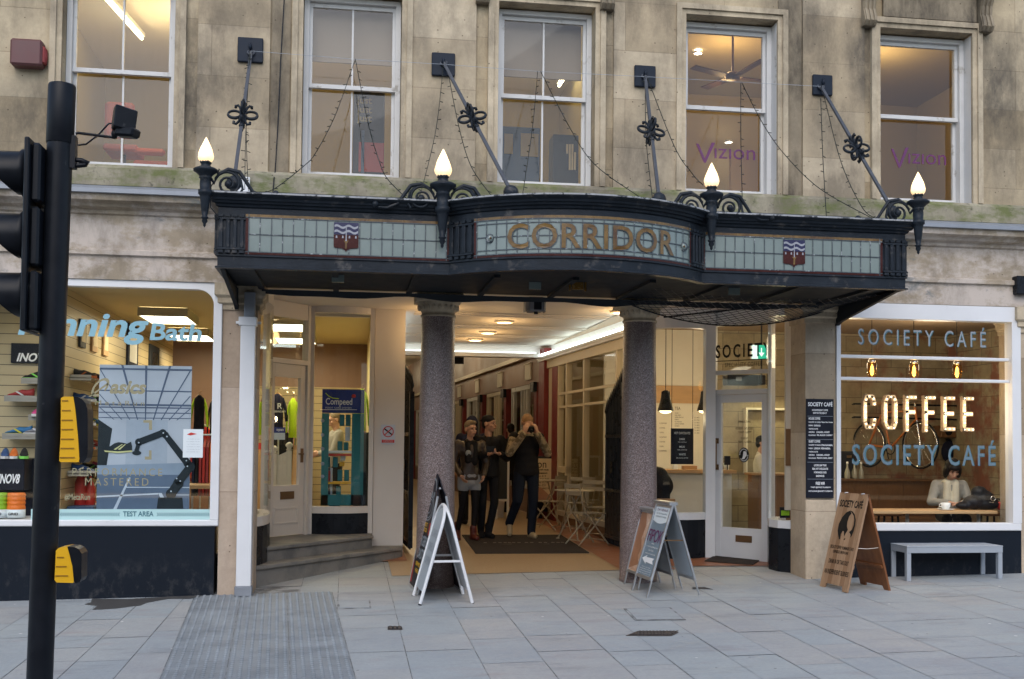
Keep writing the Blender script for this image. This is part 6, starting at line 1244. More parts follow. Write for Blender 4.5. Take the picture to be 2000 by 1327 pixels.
# gates
def gate(base, tip, hn, hf, n, lab):
    a, c_ = V(*base, 0), V(*tip, 0); d_ = (c_-a); Lg = d_.length; d_.normalize(); g = gz(a.x, a.y)+.05; t = thing('iron_gate', lab, 'gate', (a.x, a.y, g), 'folded spear topped gates'); m_ = MB()
    for k in range(n):
        f_ = k/(n-1); p_ = a+d_*Lg*f_; h = hn+(hf-hn)*f_; m_.cyl(p_+V(0, 0, g), p_+V(0, 0, h-.12), .012, n=6); m_.lathe([(.012, -.14), (.028, -.10), (.014, -.03), (.001, .06)], p_+V(0, 0, h), 8)
    m_.build('spear_bars', M['black'], t); m_ = MB()
    for z in (g+.1, g+.75, 1.75): m_.obox(a+d_*Lg/2+V(0, 0, z), d_*Lg/2, V(-d_.y, d_.x, 0)*.02, (0, 0, .022))
    m_.obox(a+V(0, 0, (g+hn-.2)/2+.02), d_*.03, V(-d_.y, d_.x, 0)*.03, (0, 0, (hn-.2-g)/2)); m_.build('frame', M['black'], t); m_ = MB(); m_.obox(a+d_*Lg/2+V(0, 0, g+.42), d_*(Lg/2-.03), V(-d_.y, d_.x, 0)*.008, (0, 0, .3)); m_.build('kick_panel', M['black'], t)
    m_ = MB(); m_.obox(a+d_*Lg*.55+V(0, 0, 1.32), d_*.06, V(-d_.y, d_.x, 0)*.035, (0, 0, .08)); m_.build('lock', M['black'], t)
gate((3.725, 2.66), (3.70, 3.55), 2.66, 2.2, 13, 'black spear topped iron gate folded back behind the right column'); gate((.88, 2.98), (.83, 4.1), 2.5, 2.75, 10, 'black iron gate folded back beside the left column')
# bistro furniture
M['bistro'] = mat('grey_green_bistro_metal', (.34, .29, .20), .45, .1, var=.1)
def bistro_chair(loc, rz, lab, src=[None]):
    if src[0]: return copy_thing(src[0], loc, rz, lab)
    t = thing('bistro_chair', lab, 'chair', loc, 'folding bistro chairs', rz, True); m_ = MB()
    for k in range(6): y = -.19+.075*k; m_.box(-.2, .2, y, y+.045, .445, .457)
    m_.build('seat', M['bistro'], t)
    for sg in (-1, 1):
        m_ = MB(); m_.tube([V(sg*.2, -.24, .01), V(sg*.2, .12, .44), V(sg*.2, .20, .6), V(sg*.2, .25, .86)], .011, 6); m_.build('rear_frame', M['bistro'], t)
        m_ = MB(); m_.tube([V(sg*.18, .24, .01), V(sg*.18, -.18, .45)], .011, 6); m_.build('leg', M['bistro'], t)
    for z, y in ((.70, .222), (.80, .242)): m_ = MB(); m_.box(-.2, .2, y-.008, y+.008, z, z+.055); m_.build('back_slat', M['bistro'], t)
    m_ = MB(); m_.cyl((-.18, .18, .07), (.18, .18, .07), .008, n=6); m_.cyl((-.2, -.19, .07), (.2, -.19, .07), .008, n=6); m_.build('stretcher', M['bistro'], t); src[0] = t; return t
def gg(px, py): p_ = gnd(px, py); return (p_.x, p_.y, gz(p_.x, p_.y)+.01)
def bistro_table(loc, lab, src=[None]):
    if src[0]: return copy_thing(src[0], loc, .4, lab)
    t = thing('bistro_table', lab, 'table', loc, 'round bistro tables', 0, True); m_ = MB(); m_.lathe([(0, .712), (.30, .712), (.305, .72), (.30, .73), (0, .73)], (0, 0, 0), 28); m_.build('tabletop', M['bistro'], t)
    for k in range(3): a = k*2*pi/3+.5; m_ = MB(); m_.tube([V(.26*cos(a), .26*sin(a), .01), V(-.1*cos(a), -.1*sin(a), .71)], .011, 6); m_.ell((.26*cos(a), .26*sin(a), .012), (.03, .03, .01), 6); m_.build('leg', M['bistro'], t)
    src[0] = t; return t
bistro_table(gg(1122, 1056), 'nearest round bistro table in the arcade'); bistro_table(gg(1075, 1024), 'farther round bistro table in front of the poster board')
bistro_chair(gg(1146, 1066), 1.9, 'nearest folding bistro chair beside the right gate'); bistro_chair(gg(1128, 1040), pi+.1, 'folding bistro chair with its back behind the nearest round table'); bistro_chair(gg(1068, 1036), -2.2, 'leftmost folding bistro chair in the arcade'); bistro_chair(gg(1178, 1052), 2.3, 'folding bistro chair half hidden by the right gate')
# poster boards
def posterboard(px0, px1, py0, py1, Y, lab, frame, face, draw=None):
    x0, x1, y0, y1, z0_, z1_ = pbox(px0, px1, py0, py1, Y, .04); g = gz(x0, Y)+.01; t = thing('poster_board', lab, 'sign', ((x0+x1)/2, Y, g)); m_ = MB(); m_.box(x0-.04, x1+.04, Y+.001, Y+.04, z0_-.04, z1_+.04); m_.prism([V(x0, Y+.04, z1_), V(x1, Y+.04, z1_), V(x1, Y+.4, g), V(x0, Y+.4, g)], (0, .02, 0)); m_.box(x0-.04, x0, Y, Y+.04, g, z0_-.041); m_.box(x1, x1+.04, Y, Y+.04, g, z0_-.041); m_.build('frame', M[frame], t)
    m_ = MB(); m_.box(x0, x1, Y-.004, Y, z0_, z1_); m_.build('sheet', M[face], t)
    if draw: m_ = MB(); draw(m_, Y-.006); m_.build('lettering', M['ink'], t)
    return t
def dv(m_, Y):
    signtext('Vizion', 1022, 1067, 899, 914, Y, m_)
    for k, s in enumerate(('Treat yourself ready', 'for the season', 'Bikini wax £13', 'Spray Tan £20', 'Lashes £25', 'Facials £21', 'Tel 01225 466216')): signtext(s, 1040-6*(k < 3), 1072-3*(k % 3), 916+6*k, 920+6*k, Y, m_, bold=.03 if k < 2 else 0)
t = posterboard(1036, 1077, 896, 978, 7.2, 'cream salon poster board standing before the red pilaster', 'darkpanel', 'wallwarm', dv); m_ = MB(); q = pbox(1037, 1076, 950, 977, 7.19, .003); m_.prism([V(q[0], 7.193, q[4]), V(q[1], 7.193, q[4]), V(q[1], 7.193, q[4]+.06), V((q[0]+q[1])/2, 7.193, q[5]-.02), V(q[0], 7.193, q[5]-.05)], (0, -.002, 0)); m_.build('skin_print', M['skin'], t)
posterboard(972, 991, 893, 975, 7.6, 'narrow dark poster board between two walking men', 'white', 'darkpanel')
# ================= CAFÉ INTERIOR =================
KZ = .17
b = NB('cafe_stone_blocks'); g = b.n('ShaderNodeNewGeometry').outputs['Position']; sp = b.n('ShaderNodeSeparateXYZ'); b.l(g, sp.inputs[0]); cb = b.n('ShaderNodeCombineXYZ'); b.l(b.math('ADD', sp.outputs[0], sp.outputs[1]), cb.inputs[0]); b.l(sp.outputs[2], cb.inputs[1])
br = b.n('ShaderNodeTexBrick'); br.inputs['Scale'].default_value = 1; br.inputs['Brick Width'].default_value = .5; br.inputs['Row Height'].default_value = .24; br.inputs['Mortar Size'].default_value = .006; br.inputs['Mortar Smooth'].default_value = .6; br.inputs['Color1'].default_value = (.44, .38, .25, 1); br.inputs['Color2'].default_value = (.33, .27, .165, 1); br.inputs['Mortar'].default_value = (.13, .10, .07, 1); b.l(cb.outputs[0], br.inputs['Vector'])
fx = b.ramp(sp.outputs[0], 7.6, 8.6); rn = b.ramp(b.noise(b.coords((1, 1, 1), True), 2.2, 5, .6), .45, .58); col = b.mix(b.math('MULTIPLY', fx, rn), br.outputs['Color'], (.28, .10, .06)); col = b.mix(b.ramp(b.noise(b.coords((1, 1, 1), True), 6, 5, .7), .35, .8, 0, .6), col, (.12, .09, .06)); M['cafestone'] = b.finish(col, .85, 0, br.outputs['Fac'], -.4, .02)
KB = 4.3
inner('cafe_back_wall', [([V(5.5, KB, KZ), V(11, KB, KZ), V(11, KB, 3.4), V(5.5, KB, 3.4)], 0), ([V(9.4, KB, KZ), V(9.4, .2, KZ), V(9.4, .2, 3.4), V(9.4, KB, 3.4)], 0)], [M['cafestone']])
inner('cafe_ceiling', [([V(XR0+.3, .43, 3.395), V(XR0+.3, KB, 3.395), V(11, KB, 3.395), V(11, .43, 3.395)], 0), ([V(3.62, 2.0, 3.39), V(3.62, KB+3, 3.39), V(XR0+.3, KB+3, 3.39), V(XR0+.3, 2.0, 3.39)], 0)], [M['cafeceil'] if 'cafeceil' in M else mat('brown_cafe_ceiling', (.30, .215, .14), .7)])  # one even brown over the whole café ceiling
inner('cafe_floor', [([V(5.35, .2, KZ), V(11, .2, KZ), V(11, KB, KZ), V(5.35, KB, KZ)], 0), ([V(3.7, 2.0, KZ+.003), V(5.35, 2.0, KZ+.003), V(5.35, 8, KZ+.003), V(3.7, 8, KZ+.003)], 0)], [M['floorwood']])
m_ = MB(); m_.box(3.86, 5.5, 4.32, 4.42, KZ, 3.39); m_.build('cafe_menu_wall', M['wallcream'], B)
inner('cafe_back_room', [([V(3.9, 7.9, KZ), V(5.6, 7.9, KZ), V(5.6, 7.9, 3.39), V(3.9, 7.9, 3.39)], 0), ([V(5.6, 7.9, KZ), V(5.6, 4.43, KZ), V(5.6, 4.43, 3.39), V(5.6, 7.9, 3.39)], 0), ([V(3.72, 4.43, KZ+.004), V(5.6, 4.43, KZ+.004), V(5.6, 7.9, KZ+.004), V(3.72, 7.9, KZ+.004)], 1)], [M['beigewall'], M['floorwood']]); point('cafe_glow', (4.7, 6.1, 2.8), 5, (1, .72, .40), .15)
point('cafe_glow', (6.6, 2.0, 2.95), 12, (1, .78, .50), .25); point('cafe_glow', (8.0, 2.2, 2.95), 12, (1, .80, .55), .25); point('cafe_glow', (5.0, 3.0, 2.9), 5, (1, .76, .48), .2)
# window counter
zk = az(1800, 1000, .4)+.02; t = thing('window_counter', 'long timber counter along the right café window', 'counter', (6.8, .45, KZ)); m_ = MB(); m_.box(xb+.02, xc-.02, .25, .75, zk-.035, zk, 0, .004); m_.build('counter_top', M['wood_light'], t)
for px in (1772, 1911, 1700): m_ = MB(); x = ax(px, .5, 1010); m_.cyl((x, .5, KZ), (x, .5, zk-.036), .022); m_.build('leg', M['oldwhite'], t)
def lcup(p, r, h, mt, lab, saucer):
    t = thing('coffee_cup', lab, 'cup', p, 'cups on the window counter'); P = V(*p); m_ = MB(); z = .012 if saucer else 0
    m_.lathe([(0, z), (r*.62, z), (r*.9, z+h*.4), (r, z+h), (r*.93, z+h), (r*.8, z+h*.4), (0, z+.012)], P, 18); m_.build('bowl', M[mt], t); m_ = MB(); m_.tube([P+V(-r*.9, 0, z+h*.85), P+V(-r*1.4, 0, z+h*.75), P+V(-r*1.35, 0, z+h*.4), P+V(-r*.85, 0, z+h*.35)], .006, 6); m_.build('handle', M[mt], t)
    if saucer: m_ = MB(); m_.lathe([(0, 0), (r*1.0, 0), (r*1.75, .012), (r*1.72, .016), (r*.9, .006), (0, .006)], P, 18); m_.build('saucer', M[mt], t)
M['china'] = mat('white_china', (.78, .79, .78), .2, var=.02)
p_ = at(1847, 995, .42); lcup((p_.x, .42, zk), .058, .075, 'china', 'white coffee cup on a saucer in front of the seated woman', True)
p_ = at(1955, 998, .45); lcup((p_.x, .45, zk), .055, .10, 'redbright', 'red mug at the right end of the window counter', False); p_ = at(1972, 998, .45); lcup((p_.x-.01, .45, zk), .045, .09, 'china', 'white mug beside the red mug', False)
# bag
p_ = at(1917, 992, .50); t = thing('handbag', 'slouching black leather handbag on the window counter', 'bag', (p_.x, .5, zk)); bm_ = MB(); M['leather'] = mat('black_leather', (.014, .014, .017), .35, var=.4, vs=12, bump=.4, bs=25)
for dx, dz, r in ((-.22, .05, (.12, .08, .05)), (-.1, .09, (.14, .10, .09)), (.03, .12, (.15, .10, .12)), (-.03, .21, (.10, .08, .08)), (.14, .08, (.08, .08, .08)), (.05, .07, (.2, .11, .07))): bm_.ell((p_.x+dx, .5, zk+dz), r, 14)
def remesh(m_, vox, mts, name, parent, smooth=6):
    o = m_.build(name, mts, parent); md = o.modifiers.new('r', 'REMESH'); md.mode = 'VOXEL'; md.voxel_size = vox; md.use_smooth_shade = True
    if smooth: s_ = o.modifiers.new('s', 'SMOOTH'); s_.iterations = smooth; s_.factor = .5
    dg = bpy.context.evaluated_depsgraph_get(); me = bpy.data.meshes.new_from_object(o.evaluated_get(dg)); old = o.data; o.modifiers.clear(); o.data = me; bpy.data.meshes.remove(old)
    if len(me.materials) == 0:
        for q in (mts if isinstance(mts, (list, tuple)) else [mts]): me.materials.append(q)
    return o
remesh(bm_, .012, M['leather'], 'bag_body', t); m_ = MB(); m_.tube([V(p_.x+.12, .5, zk+.14), V(p_.x+.22, .48, zk+.13), V(p_.x+.30, .45, zk+.06), V(p_.x+.33, .45, zk+.012)], .009, 6); m_.tube([V(p_.x+.14, .52, zk+.06), V(p_.x+.22, .46, zk+.03), V(p_.x+.31, .44, zk+.008)], .009, 6); m_.build('strap', M['leather'], t); m_ = MB(); m_.tube([V(p_.x+.09+.03*cos(k*pi/5), .40, zk+.14+.03*sin(k*pi/5)) for k in range(10)], .006, 6, closed=True); m_.cyl((p_.x+.02, .41, zk+.10), (p_.x+.1, .40, zk+.09), .006); m_.build('buckle', M['chrome'], t)
# jar pendants
for k, px in enumerate((1703, 1785, 1869)):
    Yj = .62; tp, bt = at(px, 707+2*k, Yj), at(px, 738+2*k, Yj); h = tp.z-bt.z; x = tp.x; r = 9.5*12.8/F_PX
    t = thing('jar_pendant', ('left', 'middle', 'right')[k]+' glowing amber jar lamp of the three in the café window', 'lamp', (x, Yj, bt.z), 'amber jar pendant lamps'); m_ = MB(); m_.cyl((x, Yj, tp.z+.02), (x, Yj, 3.39), .004, n=6); m_.build('flex', M['black'], t); m_ = MB(); m_.lathe([(0, .06), (.018, .06), (.025, .03), (r*.75, .02), (r*.78, -.01), (0, -.01)], (x, Yj, tp.z), 14); m_.build('cap', M['chrome'], t)
    m_ = MB(); m_.lathe([(r*.8, 0), (r, -.01), (r, -h*.6), (r*.8, -h*.9), (r*.4, -h)], (x, Yj, tp.z-.012), 16); m_.build('jar', glass('amber_jar', (1, .72, .30), 1.2), t); m_ = MB(); m_.lathe([(.001, -h*.15), (r*.22, -h*.25), (r*.42, -h*.6), (r*.3, -h*.8), (.001, -h*.86)], (x, Yj, tp.z), 12); m_.build('bulb', emit('amber_bulb', (1, .58, .16), 4), t); point('jar_glow', (x, Yj-.0, bt.z-.05), 1.2, (1, .62, .25), .04)
# marquee letters
M['marq'] = mat('cream_marquee_face', (.50, .38, .25), .4, var=.05); M['marqside'] = mat('brown_marquee_edge', (.20, .125, .07), .5)
LET = {'C': [[(1, .74), (1, .84), (.8, 1), (.2, 1), (0, .84), (0, .16), (.2, 0), (.8, 0), (1, .16), (1, .26)]], 'O': [[(.5, 1), (.2, 1), (0, .84), (0, .16), (.2, 0), (.8, 0), (1, .16), (1, .84), (.8, 1), (.5, 1)]], 'F': [[(.0, -.06), (0, 1.0)], [(-.0, 1), (1.1, 1)], [(0, .52), (.9, .52)]], 'E': [[(0, 0), (0, 1)], [(0, 1), (1.1, 1)], [(0, .5), (.95, .5)], [(0, 0), (1.1, 0)]]}
bulbmesh = None
for k, (ch, px0, px1) in enumerate((('C', 1687, 1711), ('O', 1727, 1753), ('F', 1769, 1791), ('F', 1806, 1828), ('E', 1843, 1866), ('E', 1881, 1903))):
    Ym = .30; a = at(px0, 838+k*.9, Ym); b_ = at(px1, 838+k*.9, Ym); zt_ = at(px0, 771+k*.9, Ym).z; sw = .019; W_, H = (b_.x-a.x)-2*sw, zt_-a.z-2*sw
    lab = ('letter C of the lit bulb sign spelling COFFEE', 'letter O of the lit bulb sign spelling COFFEE', 'first letter F of the lit bulb sign spelling COFFEE', 'second letter F of the lit bulb sign spelling COFFEE', 'first letter E of the lit bulb sign spelling COFFEE', 'last letter E of the lit bulb sign spelling COFFEE')[k]
    t = thing('marquee_letter', lab, 'light letter', (a.x, Ym, a.z), 'lit bulb letters'); m_ = MB(); dots = []; s2 = MB()
    for st in LET[ch]:
        P = [V(a.x+sw+u*W_*(.9 if ch in 'FE' else 1), Ym, a.z+sw+v*H) for u, v in st]
        for i in range(len(P)-1):
            p0_, p1_ = P[i], P[i+1]; d_ = (p1_-p0_); l_ = d_.length; d_ = d_/l_; n_ = V(-d_.z, 0, d_.x)
            m_.obox((p0_+p1_)/2+V(0, .012, 0), d_*(l_/2+sw*(.95 if ch in 'FE' else .4)), n_*sw, (0, .012, 0)); s2.obox((p0_+p1_)/2+V(0, .03, 0), d_*(l_/2+sw*(1.2 if ch in 'FE' else .6)), n_*(sw+.007), (0, .025, 0))
        tot = sum((P[i+1]-P[i]).length for i in range(len(P)-1)); nb_ = max(2, int(round(tot/.068)))
        for q in range(nb_+1):
            s_ = tot*q/nb_; i = 0
            while i < len(P)-2 and s_ > (P[i+1]-P[i]).length: s_ -= (P[i+1]-P[i]).length; i += 1
            c_ = P[i]+(P[i+1]-P[i]).normalized()*s_
            if all((c_-o_).length > .035 for o_ in dots): dots.append(c_)
    m_.build('face', M['marq'], t); s2.build('side_shell', M['marqside'], t)
    for c_ in dots:
        if bulbmesh is None:
            q = MB(); q.ell((0, 0, 0), .0085, 8); bo = q.build('bulb', emit('marquee_bulb', (1, .84, .6), 2.2)); bulbmesh = bo.data
        else: bo = bpy.data.objects.new('bulb', bulbmesh); C.objects.link(bo)
        bo.parent = t; bo.location = c_+V(0, -.008, 0)-ROOTLOC[t.name]
    point('letter_glow', (a.x+W_/2, Ym-.12, (a.z+zt_)/2), 2.2, (1, .80, .55), .1)
# bicycle on rails
Yk = 3.7; t = thing('rail_rack', 'pair of black wall rails behind the lit letters', 'rack', (7.3, KB-.05, 2.0))
for py0, py1 in ((789, 794), (815, 821)): a, b_ = at(1667, py0, KB-.25), at(1915, py1, KB-.25); m_ = MB(); m_.cyl(a, b_, .014); m_.cyl(a+V(.1, 0, 0), a+V(.1, .25, 0), .01); m_.cyl(b_-V(.1, 0, 0), b_-V(.1, -.25, 0), .01); m_.build('rail', M['black'], t)
w1, w2 = at(1697, 869, 4.0), at(1763, 864, 3.35); R_w = .335; t = thing('bicycle', 'orange bicycle with thin black tyres hung on the café back wall', 'bicycle', (w1.x/2+w2.x/2, 3.7, w1.z-R_w)); dv_ = (w2-w1); dv_.z = 0; Lw = dv_.length; dv_.normalize(); up = V(0, 0, 1); M['bikeorange'] = mat('orange_bike_paint', (.42, .13, .03), .3)
for c_ in (w1, w1+dv_*1.02):
    m_ = MB(); m_.tube([c_+dv_*R_w*cos(q*pi/16)+up*R_w*sin(q*pi/16) for q in range(32)], .014, 6, closed=True); wh = m_.build('wheel', M['black'], t); m_ = MB(); m_.tube([c_+dv_*(R_w-.025)*cos(q*pi/16)+up*(R_w-.025)*sin(q*pi/16) for q in range(32)], .009, 5, closed=True)
    for q in range(14): m_.cyl(c_, c_+dv_*(R_w-.03)*cos(q*pi/7)+up*(R_w-.03)*sin(q*pi/7), .0015, n=3)
    m_.ell(c_, .025, 8); m_.build('rim', M['chrome'], wh)
w2 = w1+dv_*1.02; bb = w1+dv_*.44-up*.05; st = w1+dv_*.27+up*.52; hd = w2-dv_*.10+up*.50; hb = w2-dv_*.07+up*.38; m_ = MB()
for a, c_ in ((bb, st), (st-up*.03, hd), (bb, hb), (w1, bb), (w1, st-up*.06), (hd+up*.05, hb-up*.02)): m_.cyl(a, c_, .017, n=8)
m_.build('frame', M['bikeorange'], t); m_ = MB(); m_.cyl(hb, w2, .012); m_.build('fork', M['chrome'], t); m_ = MB(); m_.cyl(hd+up*.05, hd+up*.12, .012); sd = up.cross(dv_); m_.tube([hd+up*.12-sd*.2-dv_*.05, hd+up*.13-sd*.08+dv_*.05, hd+up*.13+sd*.08+dv_*.05, hd+up*.12+sd*.2-dv_*.05], .012, 6); m_.build('handlebar', M['chrome'], t)
m_ = MB(); m_.cyl(st, st+up*.08, .012); m_.ell(st+up*.10, (.12, .06, .03), 10); m_.build('saddle', M['wood'], t); m_ = MB(); m_.tube([bb+dv_*.09*cos(q*pi/8)+up*.09*sin(q*pi/8) for q in range(16)], .008, 5, closed=True); m_.cyl(bb-sd*.08, bb-sd*.08-up*.16+dv_*.04, .009); m_.build('chainset', M['black'], t)
# bench back, bottles, speaker
x0, x1, y0, y1, z0_, z1_ = pbox(1570, 1862, 937, 1000, 3.6, .08); t = thing('wood_bench', 'brown panelled bench back along the café back wall', 'bench', ((x0+x1)/2, 3.6, KZ)); m_ = MB(); m_.box(x0, x1, 3.6, 3.68, KZ, z1_-.03)
for k in range(6): m_.box(x0+(x1-x0)*k/6-.01, x0+(x1-x0)*k/6+.01, 3.59, 3.599, KZ+.4, z1_-.04)
m_.build('back_panel', M['wood_dark'], t); m_ = MB(); m_.box(x0, x1, 3.55, 3.95, z1_-.029, z1_); m_.build('ledge', M['wood_dark'], t); m_ = MB(); m_.box(x0, x1, 3.1, 3.59, KZ+.38, KZ+.44); m_.build('seat', M['wood_dark'], t)
M['bottleglass'] = mat('clear_bottle_glass', (.42, .42, .34), .08, var=.05); zl = z1_
for k, px in enumerate((1655, 1669, 1682)):
    x = ax(px, 3.72, 925); t = thing('glass_bottle', ('left', 'middle', 'right')[k]+' clear glass bottle of the three on the bench ledge', 'bottle', (x, 3.72, zl), 'clear bottles on the bench ledge'); m_ = MB(); m_.lathe([(0, 0), (.04, 0), (.042, .02), (.04, .10), (.016, .17), (.013, .22)], (x, 3.72, zl), 14); m_.build('body', M['bottleglass'], t); m_ = MB(); m_.lathe([(.016, .221), (.018, .235), (.016, .255), (0, .256)], (x, 3.72, zl), 12); m_.build('stopper', M['china'], t)
x0, x1, y0, y1, z0_, z1_ = pbox(1640, 1672, 882, 930, 4.0, .2); t = thing('equipment_case', 'black case on the ledge behind the glass bottles', 'case', ((x0+x1)/2, 4.0, zl)); m_ = MB(); m_.box(x0, x1, 3.97, 4.2, zl, z1_, 0, .02); m_.build('shell', M['darkpanel'], t); m_ = MB(); m_.box((x0+x1)/2-.04, (x0+x1)/2+.04, 3.955, 3.969, z1_-.1, z1_-.06); m_.build('catch', M['chrome'], t)
x0, x1, y0, y1, z0_, z1_ = pbox(1838, 1868, 832, 855, 4.05, .2); t = thing('wall_speaker', 'small dark box fixed to the café wall below the lit letters', 'speaker', ((x0+x1)/2, 4.1, z0_)); m_ = MB(); m_.box(x0, x1, 4.05, KB-.002, z0_, z1_, 0, .01); m_.build('cabinet', M['wood_dark'], t); m_ = MB(); m_.lathe([(0, 0), (.06, 0)], (0, 0, 0), 16); m_.v = [V((x0+x1)/2+p.x, 4.048, (z0_+z1_)/2+p.y) for p in m_.v]; m_.build('grille', M['black'], t)
x0, x1, y0, y1, z0_, z1_ = pbox(1838, 1872, 860, 905, 4.2, .1); t = thing('hanging_coat', 'dark blue coat hanging on the café back wall', 'coat', ((x0+x1)/2, 4.2, z0_)); m_ = MB(); m_.ell(((x0+x1)/2, 4.2, (z0_+z1_)/2), ((x1-x0)/2, .07, (z1_-z0_)/2), 12); m_.build('cloth', M['navyfab'], t); m_ = MB(); m_.cyl(((x0+x1)/2, KB-.001, z1_), ((x0+x1)/2, 4.2, z1_), .012); m_.build('hook', M['black'], t)
# stools
for k, px in enumerate((1735, 1935)):
    x = ax(px, 1.0, 1000); t = thing('bar_stool', ('wooden bar stool at the empty middle of the window counter', 'dark bar stool behind the handbag')[k], 'stool', (x, 1.0, KZ), 'bar stools'); m_ = MB(); m_.lathe([(0, .62), (.17, .62), (.175, .64), (.17, .66), (0, .66)], (x, 1.0, KZ), 18); m_.build('seat', M['wood_dark'], t)
    for q in range(4): a = q*pi/2+.7; m_ = MB(); m_.cyl((x+.18*cos(a), 1+.18*sin(a), KZ), (x+.12*cos(a), 1+.12*sin(a), KZ+.62), .014); m_.build('leg', M['black'], t)
# service counter and menu boards seen through the curved café window
x0, x1 = ax(1270, 3.3, 920), ax(1438, 3.3, 920); zc_ = az(1350, 918, 3.3); t = thing('service_counter', 'cream café service counter with a timber top', 'counter', ((x0+x1)/2, 3.5, KZ)); m_ = MB(); m_.box(x0, x1-.05, 3.35, 3.85, KZ, zc_-.05); m_.build('front', M['wallcream'], t); m_ = MB(); m_.box(x0-.03, x1, 3.28, 3.9, zc_-.049, zc_); m_.build('counter_top', M['wood_light'], t)
for k, (px0, px1, py0, py1, mt, lab) in enumerate(((1315, 1324, 905, 917, 'paper', 'white card standing at the left of the café counter'), (1400, 1409, 880, 917, 'brass', 'brass tap on the café counter'), (1415, 1427, 891, 905, 'slate', 'small black price sign on the café counter'), (1417, 1425, 906, 917, 'paper', 'white cup stack under the black price sign'), (1334, 1362, 910, 917, 'wood', 'low wooden tray on the café counter'))):
    q = pbox(px0, px1, py0, py1, 3.45, .08); m_ = MB(); zb_ = max(q[4], zc_) if k != 2 else q[4]
    if k == 1: m_.lathe([(.05, 0), (.05, .03), (.02, .05), (.02, .2), (.035, .22), (.035, .26), (.0, .28)], ((q[0]+q[1])/2, 3.5, zc_), 12)
    elif k == 3: m_.lathe([(0, 0), (.035, 0), (.045, .1), (.04, .1), (0, .09)], ((q[0]+q[1])/2, 3.5, zc_), 14)
    elif k == 2: m_.box(q[0], q[1], 3.45, 3.47, zc_+.02+.05, zc_+.05+.15, 0, .005); m_.cyl(((q[0]+q[1])/2, 3.46, zc_), ((q[0]+q[1])/2, 3.46, zc_+.07), .008)
    else: m_.box(q[0], q[1], q[2], q[3], zc_+.001, max(q[5], zc_+.04), 0, .006)
    single(m_, ('table_card', 'beer_tap', 'price_sign', 'cup_stack', 'serving_tray')[k], M[mt], lab, ('card', 'tap', 'sign', 'cups', 'tray')[k])
m_ = MB(); q = pbox(1265, 1384, 755, 787, 4.3, .02); m_.box(q[0], q[1], 4.30, 4.318, q[4], q[5]); single(m_, 'timber_panel', M['wood_light'], 'timber strip glowing above the café menu wall', 'panel')
t = thing('wall_menu', 'cream menu wall lettered TEA behind the café counter', 'menu', tuple(at(1330, 880, 4.31))); q = pbox(1268, 1382, 790, 880, 4.31, .008); m_ = MB(); m_.box(q[0], q[1], 4.31, 4.319, q[4], q[5]); m_.build('board', M['wallcream'], t); m_ = MB(); signtext('TEA', 1318, 1329, 795, 801, 4.306, m_)
for k in range(7): signtext(('ENGLISH BREAKFAST', 'EARL GREY', 'GREEN SENCHA', 'MINT', 'CHAI', 'LEMON GINGER', 'ROOIBOS')[k], 1318, 1325+(k*5) % 14, 806+k*4.2, 808.4+k*4.2, 4.306, m_); signtext('COFFEE', 1288, 1302-(k % 3)*3, 826+k*9, 828.5+k*9, 4.306, m_); signtext('2.40', 1356, 1366, 815+k*5, 817+k*5, 4.306, m_)
m_.build('lettering', M['ink'], t)
t = thing('hanging_board', 'black hanging menu lettered HOT CHOCOLATES in the curved café window', 'sign', tuple(at(1332, 907, 2.15))); q = pbox(1310.5, 1354.5, 837.5, 907, 2.15, .02); m_ = MB(); m_.box(q[0], q[1], 2.15, 2.165, q[4], q[5]); m_.build('board', M['slate'], t); m_ = MB()
for s, a0, a1, y_, h in (('HOT CHOCOLATES', 1317, 1348, 844, 4.5), ('DARK', 1327, 1338, 856, 4), ('72% COCOA', 1324, 1341, 863, 2), ('MILK', 1327, 1338, 871, 4), ('45% COCOA', 1323, 1342, 878, 2), ('WHITE', 1326, 1339, 886, 4), ('34% COCOA BUTTER', 1321, 1344, 894, 2)): signtext(s, a0, a1, y_, y_+h, 2.147, m_, bold=.01)
m_.build('lettering', M['inkwhite'], t); m_ = MB()
for x in (q[0]+.01, q[1]-.01): m_.cyl((x, 2.157, q[5]), (x, 2.157, 3.39), .004, n=5)
m_.build('cord', M['black'], t)
for k, px in enumerate((1300, 1377)):
    Yp = 3.0; x = ax(px, Yp, 790); zb_ = az(px, 803, Yp); t = thing('bell_pendant', ('black bell pendant lamp left of the hanging menu', 'black bell pendant lamp right of the hanging menu')[k], 'lamp', (x, Yp, zb_), 'black bell pendants'); m_ = MB(); m_.lathe([(.115, 0), (.105, .04), (.08, .12), (.065, .2), (.06, .27), (.02, .29), (.0, .29)], (x, Yp, zb_), 18); m_.build('shade', M['black'], t); m_ = MB(); m_.cyl((x, Yp, zb_+.29), (x, Yp, 3.388), .005, n=6); m_.build('flex', M['black'], t); m_ = MB(); m_.ell((x, Yp, zb_+.0), (.085, .085, .035), 14); m_.build('bulb', emit('bell_bulb', (1, .78, .45), 2.5), t); point('bell_glow', (x, Yp+.25, zb_-.1), 5, (1, .76, .42), .06)
